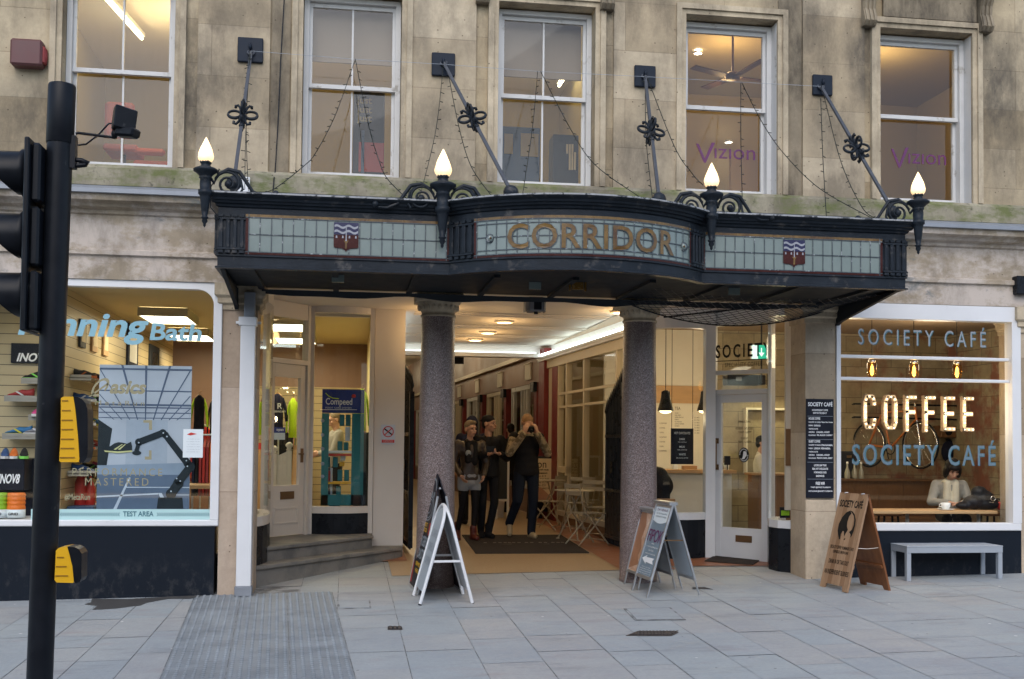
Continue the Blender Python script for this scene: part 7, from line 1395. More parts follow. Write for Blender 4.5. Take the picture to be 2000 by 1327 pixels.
# exit sign, speaker box
t = thing('exit_sign', 'green and white lit exit sign behind the SOCIETY lettering', 'sign', tuple(at(1489, 702, 2.4))); q = pbox(1468, 1512, 675, 701, 2.4, .05); m_ = MB(); m_.box(q[0], q[1], 2.402, 2.45, q[4], q[5]); m_.build('case', M['white'], t); m_ = MB(); xm = q[0]+(q[1]-q[0])*.28; m_.box(xm, q[1], 2.396, 2.401, q[4], q[5]); m_.build('green_panel', emit('exit_green', (.01, .36, .22), .7, (.01, .3, .18)), t); m_ = MB(); m_.box(q[0], xm-.001, 2.396, 2.401, q[4], q[5]); 
ca = (xm+q[1])/2; zm = (q[4]+q[5])/2; hh = (q[5]-q[4])/2; m_.box(ca-.075, ca-.06, 2.392, 2.395, zm-hh*.2, zm+hh*.6); m_.prism([V(ca-.11, 2.394, zm-hh*.1), V(ca-.025, 2.394, zm-hh*.1), V(ca-.067, 2.394, zm-hh*.7)], (0, -.002, 0)); m_.ell((ca+.07, 2.393, zm+hh*.45), (.017, .003, .017), 8)
for a, c_ in (((ca+.06, zm+hh*.2), (ca+.04, zm-hh*.2)), ((ca+.04, zm-hh*.2), (ca+.09, zm-hh*.35)), ((ca+.04, zm-hh*.2), (ca-.0, zm-hh*.6)), ((ca+.06, zm+hh*.15), (ca+.10, zm))): m_.cyl((a[0], 2.394, a[1]), (c_[0], 2.394, c_[1]), .008, n=5)
m_.build('white_symbol', emit('exit_white', (.7, 1, .9), .6), t); m_ = MB(); m_.cyl((q[1]-.03, 2.43, q[5]), (q[1]-.03, 2.43, 3.388), .008); m_.build('hanger', M['white'], t)
q = pbox(1421, 1496, 733, 752, 2.5, .25); t = thing('ceiling_speaker', 'black box speaker behind the glass above the café door', 'speaker', (q[0], 2.5, q[4])); m_ = MB(); m_.box(q[0], q[1]-.1, 2.5, 2.7, q[4], q[5], 0, .01); m_.box(q[1]-.098, q[1], 2.5, 2.7, q[4]+.01, q[5], 0, .01); m_.box(q[1]-.03, q[1]-.015, 2.6, 2.62, q[5], 3.388); m_.build('cabinet', M['slate'], t); m_ = MB(); m_.box(q[0]+.12, q[0]+.2, 2.495, 2.499, q[4]+.06, q[4]+.11); m_.build('badge', M['grey'], t)
# lit kitchen opening and till
t = thing('kitchen_hatch', 'bright cream lit opening behind the barista', 'opening', tuple(at(1480, 880, 4.25))); q = pbox(1458, 1560, 802, 925, 4.25, .05); m_ = MB(); m_.poly([V(q[0], 4.305, q[4]), V(q[1], 4.305, q[4]), V(q[1], 4.305, q[5]), V(q[0], 4.305, q[5])]); m_.build('lit_wall', M['wallwarm'], t); m_ = MB(); m_.box(q[0]-.03, q[0], 4.2, 4.30, q[4], q[5]); m_.box(q[0]-.03, q[1], 4.2, 4.30, q[5], q[5]+.03); m_.build('frame', M['wallcream'], t); area('hatch_glow', (q[0]+.35, 3.95, 2.6), 8, (1, .86, .48), .5, .2, (R_(-35), 0, 0))
q = pbox(1481, 1530, 925, 1010, 2.6, .5); t = thing('till_counter', 'dark brown timber till counter in front of the barista', 'counter', ((q[0]+q[1])/2, 2.8, KZ)); m_ = MB(); m_.box(q[0], q[1]+.4, 2.6, 3.0, KZ+.003, q[5]-.03); m_.build('body', M['wood_dark'], t); m_ = MB(); m_.box(q[0]-.04, q[1]+.42, 2.56, 3.04, q[5]-.029, q[5]); m_.build('top', M['wood'], t)
q = pbox(1288, 1322, 905, 985, 2.25, .2); t = thing('draped_coat', 'black coat draped over a chair in the curved café window', 'coat', ((q[0]+q[1])/2, 2.35, KZ)); bm_ = MB(); cx_ = q[0]+.04; bm_.cap((cx_, 2.42, q[4]-.1), (cx_, 2.42, q[5]-.18), .17, .13); bm_.cap((cx_-.05, 2.42, q[5]-.2), (cx_+.03, 2.42, q[5]-.3), .16, .17); remesh(bm_, .02, M['blackfab'], 'cloth', t); m_ = MB()
for a in (-.15, .15):
    for y in (2.28, 2.56): m_.cyl((cx_+a, y, KZ), (cx_+a, y, KZ+.5), .015)
m_.build('chair_legs', M['black'], t)
q = pbox(1285, 1318, 975, 983, 2.12, .2); t = thing('cafe_table', 'small oak table top beside the draped coat', 'table', ((q[0]+q[1])/2, 2.2, KZ)); m_ = MB(); m_.box(q[0]-.1, q[1], 2.10, 2.22, q[4], q[5]); m_.build('tabletop', M['wood'], t); m_ = MB(); m_.cyl((q[0], 2.16, KZ), (q[0], 2.16, q[4]), .025); m_.build('leg', M['black'], t)
t = thing('leaflet_stack', 'green leaflets low in the curved glass beside the café door', 'leaflets', tuple(at(1534, 1010, .75))); q = pbox(1524, 1543, 991, 1012, .78, .02); m_ = MB(); m_.box(q[0], q[1], .78, .80, max(q[4], zs3+.002), q[5]); m_.build('sheet', M['slate'], t); m_ = MB(); m_.box(q[0]+.01, q[1]-.01, .775, .779, q[4]+.03, q[5]-.04); m_.build('green_print', M['green'], t)
# ================= STREET FURNITURE =================
# --- A-boards: local frame, hinge axis along +x (far end), faces look to -y / +y
def aframe(near_l, far_l, near_r, apex_h, name, label, build):
    a, f_, r_ = gnd(*near_l), gnd(*far_l), gnd(*near_r)
    axd = V(f_.x-a.x, f_.y-a.y, 0); wd = axd.length; axd.normalize(); o = V((a.x+r_.x)/2, (a.y+r_.y)/2, 0)
    sp_ = V(r_.x-a.x, r_.y-a.y, 0); sd_ = V(axd.y, -axd.x, 0); spread = abs(sp_.dot(sd_)); 
    base = V(a.x, a.y, 0)+sd_*(spread/2)*(1 if sp_.dot(sd_) > 0 else -1); g = min(gz(a.x, a.y), gz(f_.x, f_.y), gz(r_.x, r_.y))+.004
    t = thing(name, label, 'pavement sign', (base.x, base.y, g), 'A-frame pavement signs', math.atan2(axd.y, axd.x), True)
    build(t, wd, spread, apex_h); return t
def facept(wd, spread, H, side):
    """point on the sloping face: u along axis 0..1, v up 0..1, o outwards. side -1 = left (poster) face as seen from the near end"""
    def P(u, v, o=0.):
        s_ = side; n_ = V(0, s_*H, spread/2).normalized(); p_ = V(wd*u, s_*spread/2*(1-v), H*v); return p_+n_*o
    return P
def panel_box(m_, P, u0, u1, v0, v1, o0, o1, mi=0):
    q = [P(u0, v0, o0), P(u1, v0, o0), P(u1, v1, o0), P(u0, v1, o0)]; w_ = [P(u0, v0, o1), P(u1, v0, o1), P(u1, v1, o1), P(u0, v1, o1)]
    c_ = sum(q+w_, V(0, 0, 0))/8; m_.obox(c_, (q[1]-q[0])/2, (q[3]-q[0])/2, (w_[0]-q[0])/2, mi, .002)
def facetext(m_, P, s, u0, u1, v0, v1, o, side, mi=0, **k):
    flip = side > 0    # reading direction as seen from outside
    fn_ = (lambda a, b_: P(u1-a*(u1-u0) if not flip else u0+a*(u1-u0), v0+b_*(v1-v0), o)); m_.text(s, 0, 0, 0, w=1, h=1, fn=fn_, m=mi, **k)
# which local side is the left one seen from the near end: axis +x runs away from us, so left of it is +y
LS = 1
def facetextL(m_, P, s, uc, uw, v0, v1, o, mi=0, **k): m_.text(s, 0, 0, 0, w=1, h=1, fn=lambda a, b_: P(uc+uw/2-a*uw, v0+b_*(v1-v0), o), m=mi, **k)
def alu_board(draw_face, facemat):
    def f(t, wd, sp_, H):
        for side, nm in ((LS, 'poster_frame'), (-LS, 'rear_frame')):
            P = facept(wd, sp_, H, side); m_ = MB(); lo_ = .17
            for u0, u1 in ((0, .07), (.93, 1)): panel_box(m_, P, u0, u1, lo_, .985, -.006, .014)
            panel_box(m_, P, .07, .93, lo_, lo_+.035, -.006, .013); panel_box(m_, P, .07, .93, .95, .985, -.006, .013); fr = m_.build(nm, M['steel'], t)
            m_ = MB(); panel_box(m_, P, .07, .93, lo_+.035, .95, -.004, .002); m_.build('sheet', M[facemat if side == LS else 'sheetback'], fr)
            for u in (.02, .98):
                m_ = MB(); a, b_ = P(u-.015 if u > .5 else u, 0, 0), P(u, lo_, 0); m_.obox((a+b_)/2, (b_-a)/2, V(.014, 0, 0), V(0, .006, .003)); m_.build('leg', M['steel'], t)
            if side == LS: draw_face(t, fr, P)
        m_ = MB(); m_.box(-.0, wd, -.045, .045, H-.015, H+.02, 0, .006); m_.build('hinge_bar', M['steel'], t)
        for u in (.05, .95): m_ = MB(); m_.box(wd*u-.008, wd*u+.008, -sp_*.19, sp_*.19, H*.6, H*.6+.012); m_.build('stay', M['brass'], t)
    return f
M['sheetback'] = mat('pale_blue_grey_sheet', (.36, .41, .45), .4, var=.06); M['slateblue'] = mat('slate_blue_poster', (.17, .23, .28), .4, var=.05); M['plum'] = mat('plum_lettering', (.13, .015, .09), .5)
def draw_f(t, fr, P):
    m_ = MB(); pts = [(.09, .95), (.91, .95), (.91, .80)]+[(.91-.82*k/10, .80-.03*sin(pi*k/10)) for k in range(1, 10)]+[(.09, .80)]; m_.add([P(u, v, .004) for u, v in pts], [list(range(len(pts)))[::-1]]); m_.build('white_header', M['paper'], fr)
    m_ = MB(); facetextL(m_, P, 'FIPOK', .5, .84, .565, .70, .006, bold=.0, sp=.9); facetextL(m_, P, 'DA VENUE', .5, .6, .905, .93, .006); m_.build('lettering', M['plum'], fr)
    m_ = MB(); facetextL(m_, P, 'of the beautiful', .5, .6, .87, .89, .006); facetextL(m_, P, 'treatment rooms', .5, .6, .835, .855, .006); m_.build('small_lettering', M['slateblue'], fr)
    m_ = MB(); facetextL(m_, P, 'HAIR', .5, .16, .54, .555, .006); facetextL(m_, P, 'in this building just', .5, .66, .50, .52, .006); facetextL(m_, P, 'for her', .5, .3, .465, .485, .006); facetextL(m_, P, 'walk ins welcome', .5, .6, .43, .445, .006)
    ar = [(.90, .375), (.62, .42), (.66, .395), (.18, .40), (.26, .37), (.18, .335), (.62, .345), (.60, .32)]; m_.add([P(u, v, .006) for u, v in ar], [list(range(len(ar)))])
    for k, (s, w_) in enumerate((('Open seven days', .5), ('No appointment necessary', .72), ('Ladies and gentlemen', .68), ('Colour, cuts and blow dry', .74), ('Ask inside for details', .6))): facetextL(m_, P, s, .52, w_, .285-.022*k, .298-.022*k, .006)
    m_.build('white_lettering', M['inkwhite'], fr)
aframe((1264, 1168), (1233, 1153), (1370, 1165), .95, 'pavement_sign', 'aluminium pavement sign with a slate blue poster and white arrow', alu_board(draw_f, 'slateblue'))
M['skinprint'] = mat('printed_tan', (.55, .33, .22), .4, var=.2, vs=4, stretch=(1, 1, 3), col2=(.70, .56, .45))
def draw_g(t, fr, P):
    m_ = MB(); pts = [(.93, .95), (.6, .95), (.45, .8), (.55, .62), (.4, .5), (.5, .4), (.35, .3), (.93, .22)]; m_.add([P(u, v, .004) for u, v in pts], [list(range(len(pts)))]); m_.build('brown_shape', M['wood_dark'] if False else mat('printed_brown', (.36, .17, .09), .4, var=.3), fr)
aframe((1246, 1153), (1218, 1140), (1322, 1151), .84, 'pavement_sign', 'smaller aluminium pavement sign with a tan picture, half behind the slate blue one', alu_board(draw_g, 'skinprint'))
M['aboardwood'] = None
b = NB('striped_oak_board'); sp = b.n('ShaderNodeSeparateXYZ'); b.l(b.n('ShaderNodeTexCoord').outputs['Object'], sp.inputs[0]); st = b.math('FLOOR', b.math('MULTIPLY', sp.outputs[0], 13)); wn = b.n('ShaderNodeTexWhiteNoise'); wn.noise_dimensions = '1D'; b.l(st, wn.inputs['W'])
cr = b.n('ShaderNodeValToRGB'); cr.color_ramp.elements[0].color = (.25, .14, .075, 1); cr.color_ramp.elements[1].color = (.43, .28, .17, 1); b.l(wn.outputs['Value'], cr.inputs[0]); gr = b.noise(b.coords((14, 2, 1.2)), 3, 6, .6)
M['aboardwood'] = b.finish(b.mix(b.ramp(gr, .3, .75, 0, .55), cr.outputs[0], (.18, .10, .05)), .45)
M['redwood'] = mat('red_brown_plank', (.20, .075, .025), .4, var=.25, vs=6, stretch=(1, 1, .4), col2=(.13, .045, .015))
def wood_board(t, wd, sp_, H):
    for side, nm, mt in ((LS, 'front_board', 'aboardwood'), (-LS, 'rear_board', 'redwood')):
        P = facept(wd, sp_, H, side); pts = [(0, 0), (.16, 0), (.20, .05), (.80, .05), (.84, 0), (1, 0), (1, 1), (0, 1)]
        m_ = MB(); q = [P(u, v, .010) for u, v in pts]; n_ = P(0, 0, -.012)-P(0, 0, .010); m_.prism(q, n_); bd = m_.build(nm, M[mt], t)
        m_ = MB(); panel_box(m_, P, .03, .97, .24, .275, -.03, -.013); m_.build('batten', M[mt], bd)
        if side == LS:
            m_ = MB(); o = .0125; facetextL(m_, P, CAFE, .5, .82, .85, .945, o, bold=.03)
            cu, cv, ru, rv = .50, .665, .30, .155; ring = lambda a, k: (cu+ru*k*cos(a), cv+rv*k*sin(a))
            pts = [(cu+ru*cos(a), cv+rv*sin(a)) for a in [pi/2-.35+k*(2*pi*.53)/18 for k in range(19)]]
            # left crescent with hair line, seen mirrored because the face is read from outside
            L_ = lambda u: 1-u
            hair = [(.52, .82), (.40, .80), (.28, .745), (.21, .67), (.22, .60), (.28, .55), (.34, .51), (.37, .52), (.36, .57), (.41, .605), (.45, .60), (.50, .55), (.53, .585), (.58, .62), (.52, .655), (.50, .70), (.52, .76), (.58, .79)]
            m_.add([P(L_(u), v, o) for u, v in hair], [list(range(len(hair)))]) 
            rim = [(.52, .82), (.60, .815), (.70, .785), (.78, .73), (.80, .67), (.79, .61), (.76, .57), (.72, .545), (.72, .575), (.64, .60), (.72, .63), (.75, .68), (.73, .73), (.68, .77), (.60, .797)]
            m_.add([P(L_(u), v, o) for u, v in rim], [list(range(len(rim)))]); col_ = [(.50, .52), (.55, .535), (.56, .525), (.52, .51)]; m_.add([P(L_(u), v, o) for u, v in col_], [list(range(4))])
            for s, w_, v0, v1 in (('SPECIALITY COFFEE ♥ HOMEMADE CAKES'.replace('♥', '*'), .84, .415, .45), ('ESPRESSO BREW BAR', .55, .37, .40), ('DRINK IN OR TAKE OUT', .72, .26, .305), ('AN INDEPENDENT BUSINESS', .88, .15, .20)): facetextL(m_, P, s, .5, w_, v0, v1, o, bold=.015)
            m_.build('lettering', M['ink'], bd)
    m_ = MB(); 
    for u in (.2, .8): m_.cyl((wd*u, -.02, H+.002), (wd*u, .02, H+.002), .008)
    m_.build('hinge', M['steel'], t); m_ = MB(); m_.tube([V(wd*.05, sp_/2*.55, H*.45), V(wd*.05, 0, H*.44), V(wd*.05, -sp_/2*.55, H*.45)], .003, 5); m_.build('cord', M['wallcream'], t)
aframe((1655, 1159), (1602, 1145), (1755, 1158), 1.02, 'pavement_sign', 'wooden pavement sign with black café lettering and a head emblem', wood_board)
def white_board(t, wd, sp_, H):
    for side, nm in ((LS, 'left_frame'), (-LS, 'right_frame')):
        P = facept(wd, sp_, H, side); m_ = MB()
        arch = [(.5-.5*cos(k*pi/12), .80+.20*sin(k*pi/12)) for k in range(13)]; path = [(0, 0)]+arch+[(1, 0)]
        m_.tube([P(u, v) for u, v in path], .017, 8); m_.build(nm, M['white'], t)
        m_ = MB(); pts = [(.03, .12), (.97, .12), (.97, .80)]+[(.5+.46*cos(k*pi/12), .80+.17*sin(k*pi/12)) for k in range(1, 12)]+[(.03, .80)]; n_ = P(0, 0, -.006)-P(0, 0, .0); m_.prism([P(u, v, .003) for u, v in pts], n_); m_.build('board', M['sheetback' if side == LS else 'white'], t)
        if side == LS:
            m_ = MB()
            for k in range(3): facetextL(m_, P, ('CAFE', 'DELI', 'OPEN')[k], .5, .6, .66-.14*k, .74-.14*k, .006)
            m_.build('faded_print', M['grey'], t)
        for u in (.0, 1.0): m_ = MB(); m_.cyl(P(u, -.0)-V(0, 0, .0), P(u, .012), .019, n=8); m_.build('rubber_foot', M['black'], t)
    for u in (.0, 1.): m_ = MB(); z = H*.44; y = sp_/2*.56; m_.obox((wd*u, 0, z), (.004, 0, 0), (0, y, 0), (0, 0, .011)); m_.build('stay', M['white'], t)
aframe((820, 1183), (807, 1164), (926, 1182), .97, 'pavement_sign', 'white arched metal pavement sign standing nearest the left column', white_board)
def poster_board(t, wd, sp_, H):
    for side, nm in ((LS, 'poster_panel'), (-LS, 'rear_panel')):
        P = facept(wd, sp_, H, side); m_ = MB(); top_ = [(1, .80), (.97, .84), (.80, .88), (.72, .95), (.5, 1.0), (.28, .95), (.20, .88), (.03, .84), (0, .80)]; pts = [(0, .03), (1, .03)]+top_; n_ = P(0, 0, -.010)-P(0, 0, 0); m_.prism([P(u, v, .004) for u, v in pts], n_); pn_ = m_.build(nm, M['slate'], t)
        m_ = MB(); panel_box(m_, P, -.02, .0, .02, .82, -.012, .010); panel_box(m_, P, 1.0, 1.02, .02, .82, -.012, .010); panel_box(m_, P, 0, 1, .0, .03, -.012, .010); m_.build('edge_strip', M['steel'], t)
        if side == LS:
            m_ = MB()
            for k, (v0, v1, s, w_) in enumerate(((.38, .47, 'BURGERS', .9), (.27, .36, 'ROASTS', .8))): facetextL(m_, P, s, .5, w_, v0, v1, .007, bold=.03)
            for r0, r1 in ((1, .9), (.78, .70), (.42, .34)):
                for k in range(20):
                    a0, a1 = k*2*pi/20, (k+1)*2*pi/20; f_ = lambda a, r: P(.5+.42*r*cos(a), .70+.085*r*sin(a)*1.25, .007); m_.add([f_(a0, r0), f_(a0, r1), f_(a1, r1), f_(a1, r0)], [(0, 1, 2, 3)])
            for k in range(12):
                a0, a1 = k*pi/12, (k+1)*pi/12; f_ = lambda a, r: P(.5+.32*r*cos(a), .86+.10*r*sin(a), .007); m_.add([f_(a0, 1), f_(a0, .82), f_(a1, .82), f_(a1, 1)], [(0, 1, 2, 3)])
            for u in (.3, .5, .7): m_.add([P(u+.05, .80, .007), P(u-.05, .80, .007), P(u-.05, .845, .007), P(u+.05, .845, .007)], [(0, 1, 2, 3)])
            m_.build('white_print', M['greyvinyl'], pn_); m_ = MB()
            for v0, s, w_ in ((.545, 'HOT', .34), (.50, 'FOOD', .4), (.205, 'SERVED', .5), (.15, 'HERE', .34)): facetextL(m_, P, s, .5, w_, v0, v0+.036, .007, bold=.03)
            m_.build('yellow_print', M['yellow'], pn_); m_ = MB()
            for pts in (((.02, .05), (.2, .05), (.1, .25), (.02, .2)), ((.8, .05), (.98, .05), (.98, .25), (.88, .2)), ((.02, .5), (.15, .48), (.2, .58), (.02, .6)), ((.98, .5), (.85, .48), (.8, .58), (.98, .6))): m_.add([P(u, v, .006) for u, v in pts][::-1], [(0, 1, 2, 3)])
            m_.build('flame_print', M['dullred'], pn_)
    m_ = MB(); m_.cyl((wd*.2, 0, H*.88), (wd*.8, 0, H*.88), .012); m_.build('hinge_bar', M['steel'], t)
aframe((815, 1163), (799, 1143), (912, 1165), 1.25, 'pavement_sign', 'tall black food poster sign with an arched top behind the white pavement sign', poster_board)
# bench
t0 = gnd(1786, 1136); t1 = gnd(1957, 1137); yb_ = t0.y; g = gz(6.8, yb_)+.003; zt_ = az(1870, 1067, yb_)
x0, x1 = ax(1771, yb_, 1100), ax(1959, yb_, 1100); dp = .40; t = thing('street_bench', 'plain grey painted metal bench under the right café window', 'bench', ((x0+x1)/2, yb_, g)); s_ = .058
m_ = MB(); m_.box(x0, x1, yb_-.004, yb_+dp, zt_-.012, zt_+.004, 0, .003); m_.build('seat', M['grey'], t); m_ = MB(); m_.box(x0+.002, x1-.002, yb_, yb_+s_, zt_-.075, zt_-.0125); m_.box(x0+.002, x1-.002, yb_+dp-s_, yb_+dp-.002, zt_-.075, zt_-.0125); m_.box(x0+.002, x0+s_, yb_+s_, yb_+dp-s_, zt_-.075, zt_-.0125); m_.box(x1-s_, x1-.002, yb_+s_, yb_+dp-s_, zt_-.075, zt_-.0125); m_.build('rail', M['grey'], t)
for x in (x0, x1-s_):
    for y in (yb_, yb_+dp-s_): m_ = MB(); m_.box(x+.003, x+s_-.003, y+.003, y+s_-.003, gz(x, y)+.002, zt_-.0755, 0, .003); m_.build('leg', M['grey'], t)
# meter cap on the wall at the far right edge
q = pbox(1984, 2010, 540, 575, -.09, .08); m_ = MB(); m_.box(q[0], q[1], -.12, .015, q[4], q[5], 0, .01); single(m_, 'alarm_box', M['black'], 'small black box at the far right edge above the café window', 'alarm box')
# --- traffic light
YT = -5.6; pt, pb = at(121.5, 165, YT), at(77.5, 1327, YT); dpole = (pt-pb).normalized(); gp = pb+dpole*((gz(pb.x, YT)-pb.z)/dpole.z)
t = thing('traffic_light', 'tall black traffic light pole with hooded lamps and yellow push button boxes', 'traffic light', (gp.x, YT, gz(pb.x, YT))); rp = .0685; M['tl'] = mat('satin_black_pole_paint', (.009, .011, .015), .36, var=.35, vs=7, col2=(.05, .053, .056), lo=.66, hi=.72)
m_ = MB(); m_.cyl(gp, pt-dpole*.32, rp, n=28); m_.build('pole', M['tl'], t); m_ = MB(); P = [pt-dpole*.335, pt-dpole*.33, pt-dpole*.015, pt-dpole*.004, pt]; m_.tube(P, [rp+.002, rp+.005, rp+.005, rp+.001, rp-.012], 28); m_.build('pole_cap', M['tl'], t)
zt_, zm_ = at(75, 283, YT), at(75, 652, YT); xb_ = zt_.x; 
m_ = MB(); x0, x1 = at(60, 460, YT).x, at(70, 460, YT).x; m_.box(x0, x1, YT-.17, YT+.17, zm_.z, zt_.z, 0, .006); m_.build('backing_board', M['tl'], t)
m_ = MB(); H3 = (zt_.z-zm_.z)/3
for k in range(3): m_.box(x1+.0005, at(88, 460, YT).x, YT-.13, YT+.13, zt_.z-H3*(k+1)+.008, zt_.z-H3*k-.02, 0, .012)
m_.build('housing', M['tl'], t)
for k, (pyt, pyb) in enumerate(((304, 388), (425, 512), (540, 627))):
    c_ = at(58, (pyt+pyb)/2-6, YT); r = (at(58, pyt, YT).z-at(58, pyb, YT).z)/2*1.02; m_ = MB(); n = 20
    vs_ = []
    for i in range(n+1):
        a = -pi*.5-pi*.72+2*pi*.72*i/n+pi; y_, z_ = sin(a)*r, cos(a)*r; ln = .10+.17*(z_/r*.5+.5)
        vs_ += [V(c_.x+.0, c_.y+y_, c_.z+z_), V(c_.x-ln, c_.y+y_*.94, c_.z+z_*.94+.0)]
    vs_ = []; 
    for i in range(n+1):
        a = 2*pi*i/n; z_ = cos(a); ln = .055+.22*((z_+1)/2)**.8; vs_ += [V(c_.x, c_.y+sin(a)*r, c_.z+z_*r), V(c_.x-ln, c_.y+sin(a)*r*.96, c_.z+z_*r*.96)]
    m_.add(vs_, [[2*i, 2*i+1, 2*i+3, 2*i+2] for i in range(n)], 0, True); m_.add([p+(V(0, 0, 0)) + (c_-V(p.x, c_.y, c_.z)).normalized()*0 for p in vs_], [], 0)
    m_.lathe([(r+.012, 0), (r+.012, .03), (r, .03)], (0, 0, 0), 20); L_ = 3*21*0
    base_i = len(m_.v)-60
    for i in range(base_i, len(m_.v)): p_ = m_.v[i]; m_.v[i] = V(c_.x-.03+p_.z+.0, c_.y+p_.x, c_.z+p_.y)
    hd_ = m_.build('signal_hood', M['tl'], t); m_ = MB(); m_.ell((c_.x+.005, c_.y, c_.z), (.02, r*.93, r*.93), 16); m_.build('lens', mat('unlit_lens_%d' % k, ((.10, .01, .01), (.12, .06, .01), (.01, .09, .05))[k], .15), hd_)
m_ = MB()
for py in (310, 560): a = at(90, py, YT); m_.cyl(a, V(gp.x+dpole.x*(a.z-gp.z)/dpole.z, YT, a.z), .025)
m_.build('mounting_bracket', M['tl'], t)
p_ = lambda px, py, o=0.: at(px, py, YT-o)
m_ = MB(); m_.obox((p_(144, 272)+p_(144, 325))/2, V(.014, 0, 0), V(0, .03, 0), V(0, 0, .09)); m_.tube([p_(138, 312), p_(160, 314), p_(172, 319), p_(168, 322), p_(150, 324), p_(140, 322)], .014, 8); m_.build('clamp', M['tl'], t)
m_ = MB(); m_.tube([p_(148, 262), p_(152, 260), p_(185, 264), p_(222, 269)], .008, 8); m_.tube([p_(152, 284), p_(168, 282), p_(192, 264), p_(212, 242), p_(232, 240)], .005, 6); m_.build('detector_arm', M['tl'], t)
m_ = MB(); M['tlmatte'] = M['tl']; a = p_(247, 247); fw = V(.88, -.40, -.12).normalized(); m_.obox(p_(243, 235, .02), V(.055, .02, -.012), V(-.015, .04, 0), V(.006, 0, .062), 0, .006); m_.obox(p_(249, 260, .03), fw*.062, V(.4, .88, 0).normalized()*.04, V(.06, -.02, .26).normalized()*.026, 0, .012); m_.ell(p_(224, 262), (.02, .02, .03), 8); m_.build('vehicle_detector', M['tl'], t)
def pushbox(yel, blk, grooves, name):
    y0, y1 = YT-.085, YT+.06; A = [at(x, y, y0) for x, y in yel]; m_ = MB(); m_.prism([p.copy() for p in A][::-1], (0, y1-y0, 0)); bx = m_.build(name, M['yellow'], t)
    m_ = MB(); Bp = [at(x, y, y0+.004) for x, y in blk]; m_.prism(Bp[::-1], (0, y1-y0-.008, 0)); m_.build('back_shell', M['tl'], bx)
    m_ = MB()
    for xa_, xb_, y_ in grooves: a, c_ = at(xa_, y_, y0-.001), at(xb_, y_, y0-.001); m_.obox((a+c_)/2, (c_-a)/2, V(0, .002, 0), V(0, 0, .0035), 0)
    m_.build('groove', M['groove'], bx)
M['groove'] = mat('shadowed_yellow_groove', (.28, .14, .005), .5)
pushbox([(119, 778), (124, 775), (143, 775), (147, 800), (152, 850), (155, 897), (154, 903), (118, 903), (115.5, 900), (118.5, 850)], [(143.5, 775), (152, 776), (160, 780), (167, 788), (171, 800), (171.5, 880), (169, 895), (163, 904), (156, 905), (155.5, 897), (152.5, 850), (147.5, 800)], [(121, 133, 783), (121, 138, 802), (120, 142, 821), (120, 143, 839), (119, 144, 858), (118, 145, 876), (117, 146, 894)], 'push_button_box')
pushbox([(109, 1076), (114, 1071), (131, 1068), (135, 1082), (141, 1106), (144, 1136), (143, 1139), (110, 1138), (106.5, 1133), (108, 1105)], [(131.5, 1068), (145, 1069), (154, 1073), (159.5, 1082), (159, 1130), (156, 1137), (148, 1140), (144.5, 1136), (141.5, 1106), (135.5, 1082)], [(111, 125, 1089), (109, 130, 1107), (108, 133, 1125)], 'push_button_box')
# terrace across the street, which the shop windows mirror
t = thing('terrace_building', 'stone terrace across the street, mirrored faintly in the shop windows', 'building', (0, -27, -.2)); m_ = MB(); m_.box(-40, 45, -34, -27, -.2, 8.6); m_.box(-40, 45, -27, -26.8, 3.8, 4.3); m_.box(-40, 45, -27, -26.7, 8.1, 8.6); m_.build('wall', M['stone'], t)
for k in range(16): m_ = MB(); x = -34+k*4.6; m_.box(x, x+1.3, -27, -26.95, 5, 7.4); m_.box(x, x+1.3, -27, -26.95, 7.6, 7.9); m_.box(x-.6, x+2.2, -27, -26.94, .6, 3.4); m_.build('window', M['dark'], t)
# ================= PEOPLE =================
M['skin2'] = mat('pale_skin', (.52, .30, .21), .5, var=.06, vs=12); M['leatherjkt'] = mat('brown_black_leather', (.040, .026, .017), .36, var=.4, vs=8, bump=.8, bs=12, spec=.5); M['denim'] = mat('dark_blue_denim', (.010, .014, .024), .8, var=.25, vs=14, bump=.2, bs=120); M['paledenim'] = mat('pale_denim', (.26, .28, .30), .8, var=.2, vs=10)
M['camo'] = mat('beige_mottled_sleeve', (.30, .24, .15), .8, var=.25, vs=14, col2=(.12, .09, .05), lo=.5, hi=.56); M['tights'] = mat('black_tights', (.010, .009, .010), .7); M['redboot'] = mat('dark_red_boot', (.10, .018, .012), .4, var=.2); M['tanboot'] = mat('tan_shoe', (.38, .29, .17), .7, var=.15); M['hairgrey'] = mat('greying_fair_hair', (.20, .15, .09), .7, var=.35, vs=40); M['hairdark'] = mat('dark_brown_hair', (.014, .011, .010), .5, var=.4, vs=40); M['hairshort'] = mat('short_sandy_hair', (.26, .15, .07), .7, var=.3, vs=40)
M['lip'] = mat('lips', (.30, .10, .08), .5); M['eyed'] = mat('dark_eye', (.02, .015, .012), .3); M['greyknit'] = mat('grey_knit', (.30, .29, .26), .85, var=.12, vs=18, bump=.3, bs=60); M['creamscarf'] = mat('cream_scarf', (.62, .58, .46), .85, var=.12, vs=12, bump=.4, bs=25); M['whiteshirt'] = mat('off_white_shirt', (.62, .60, .52), .8, var=.06); M['apron'] = mat('grey_apron', (.16, .16, .16), .8, var=.1)
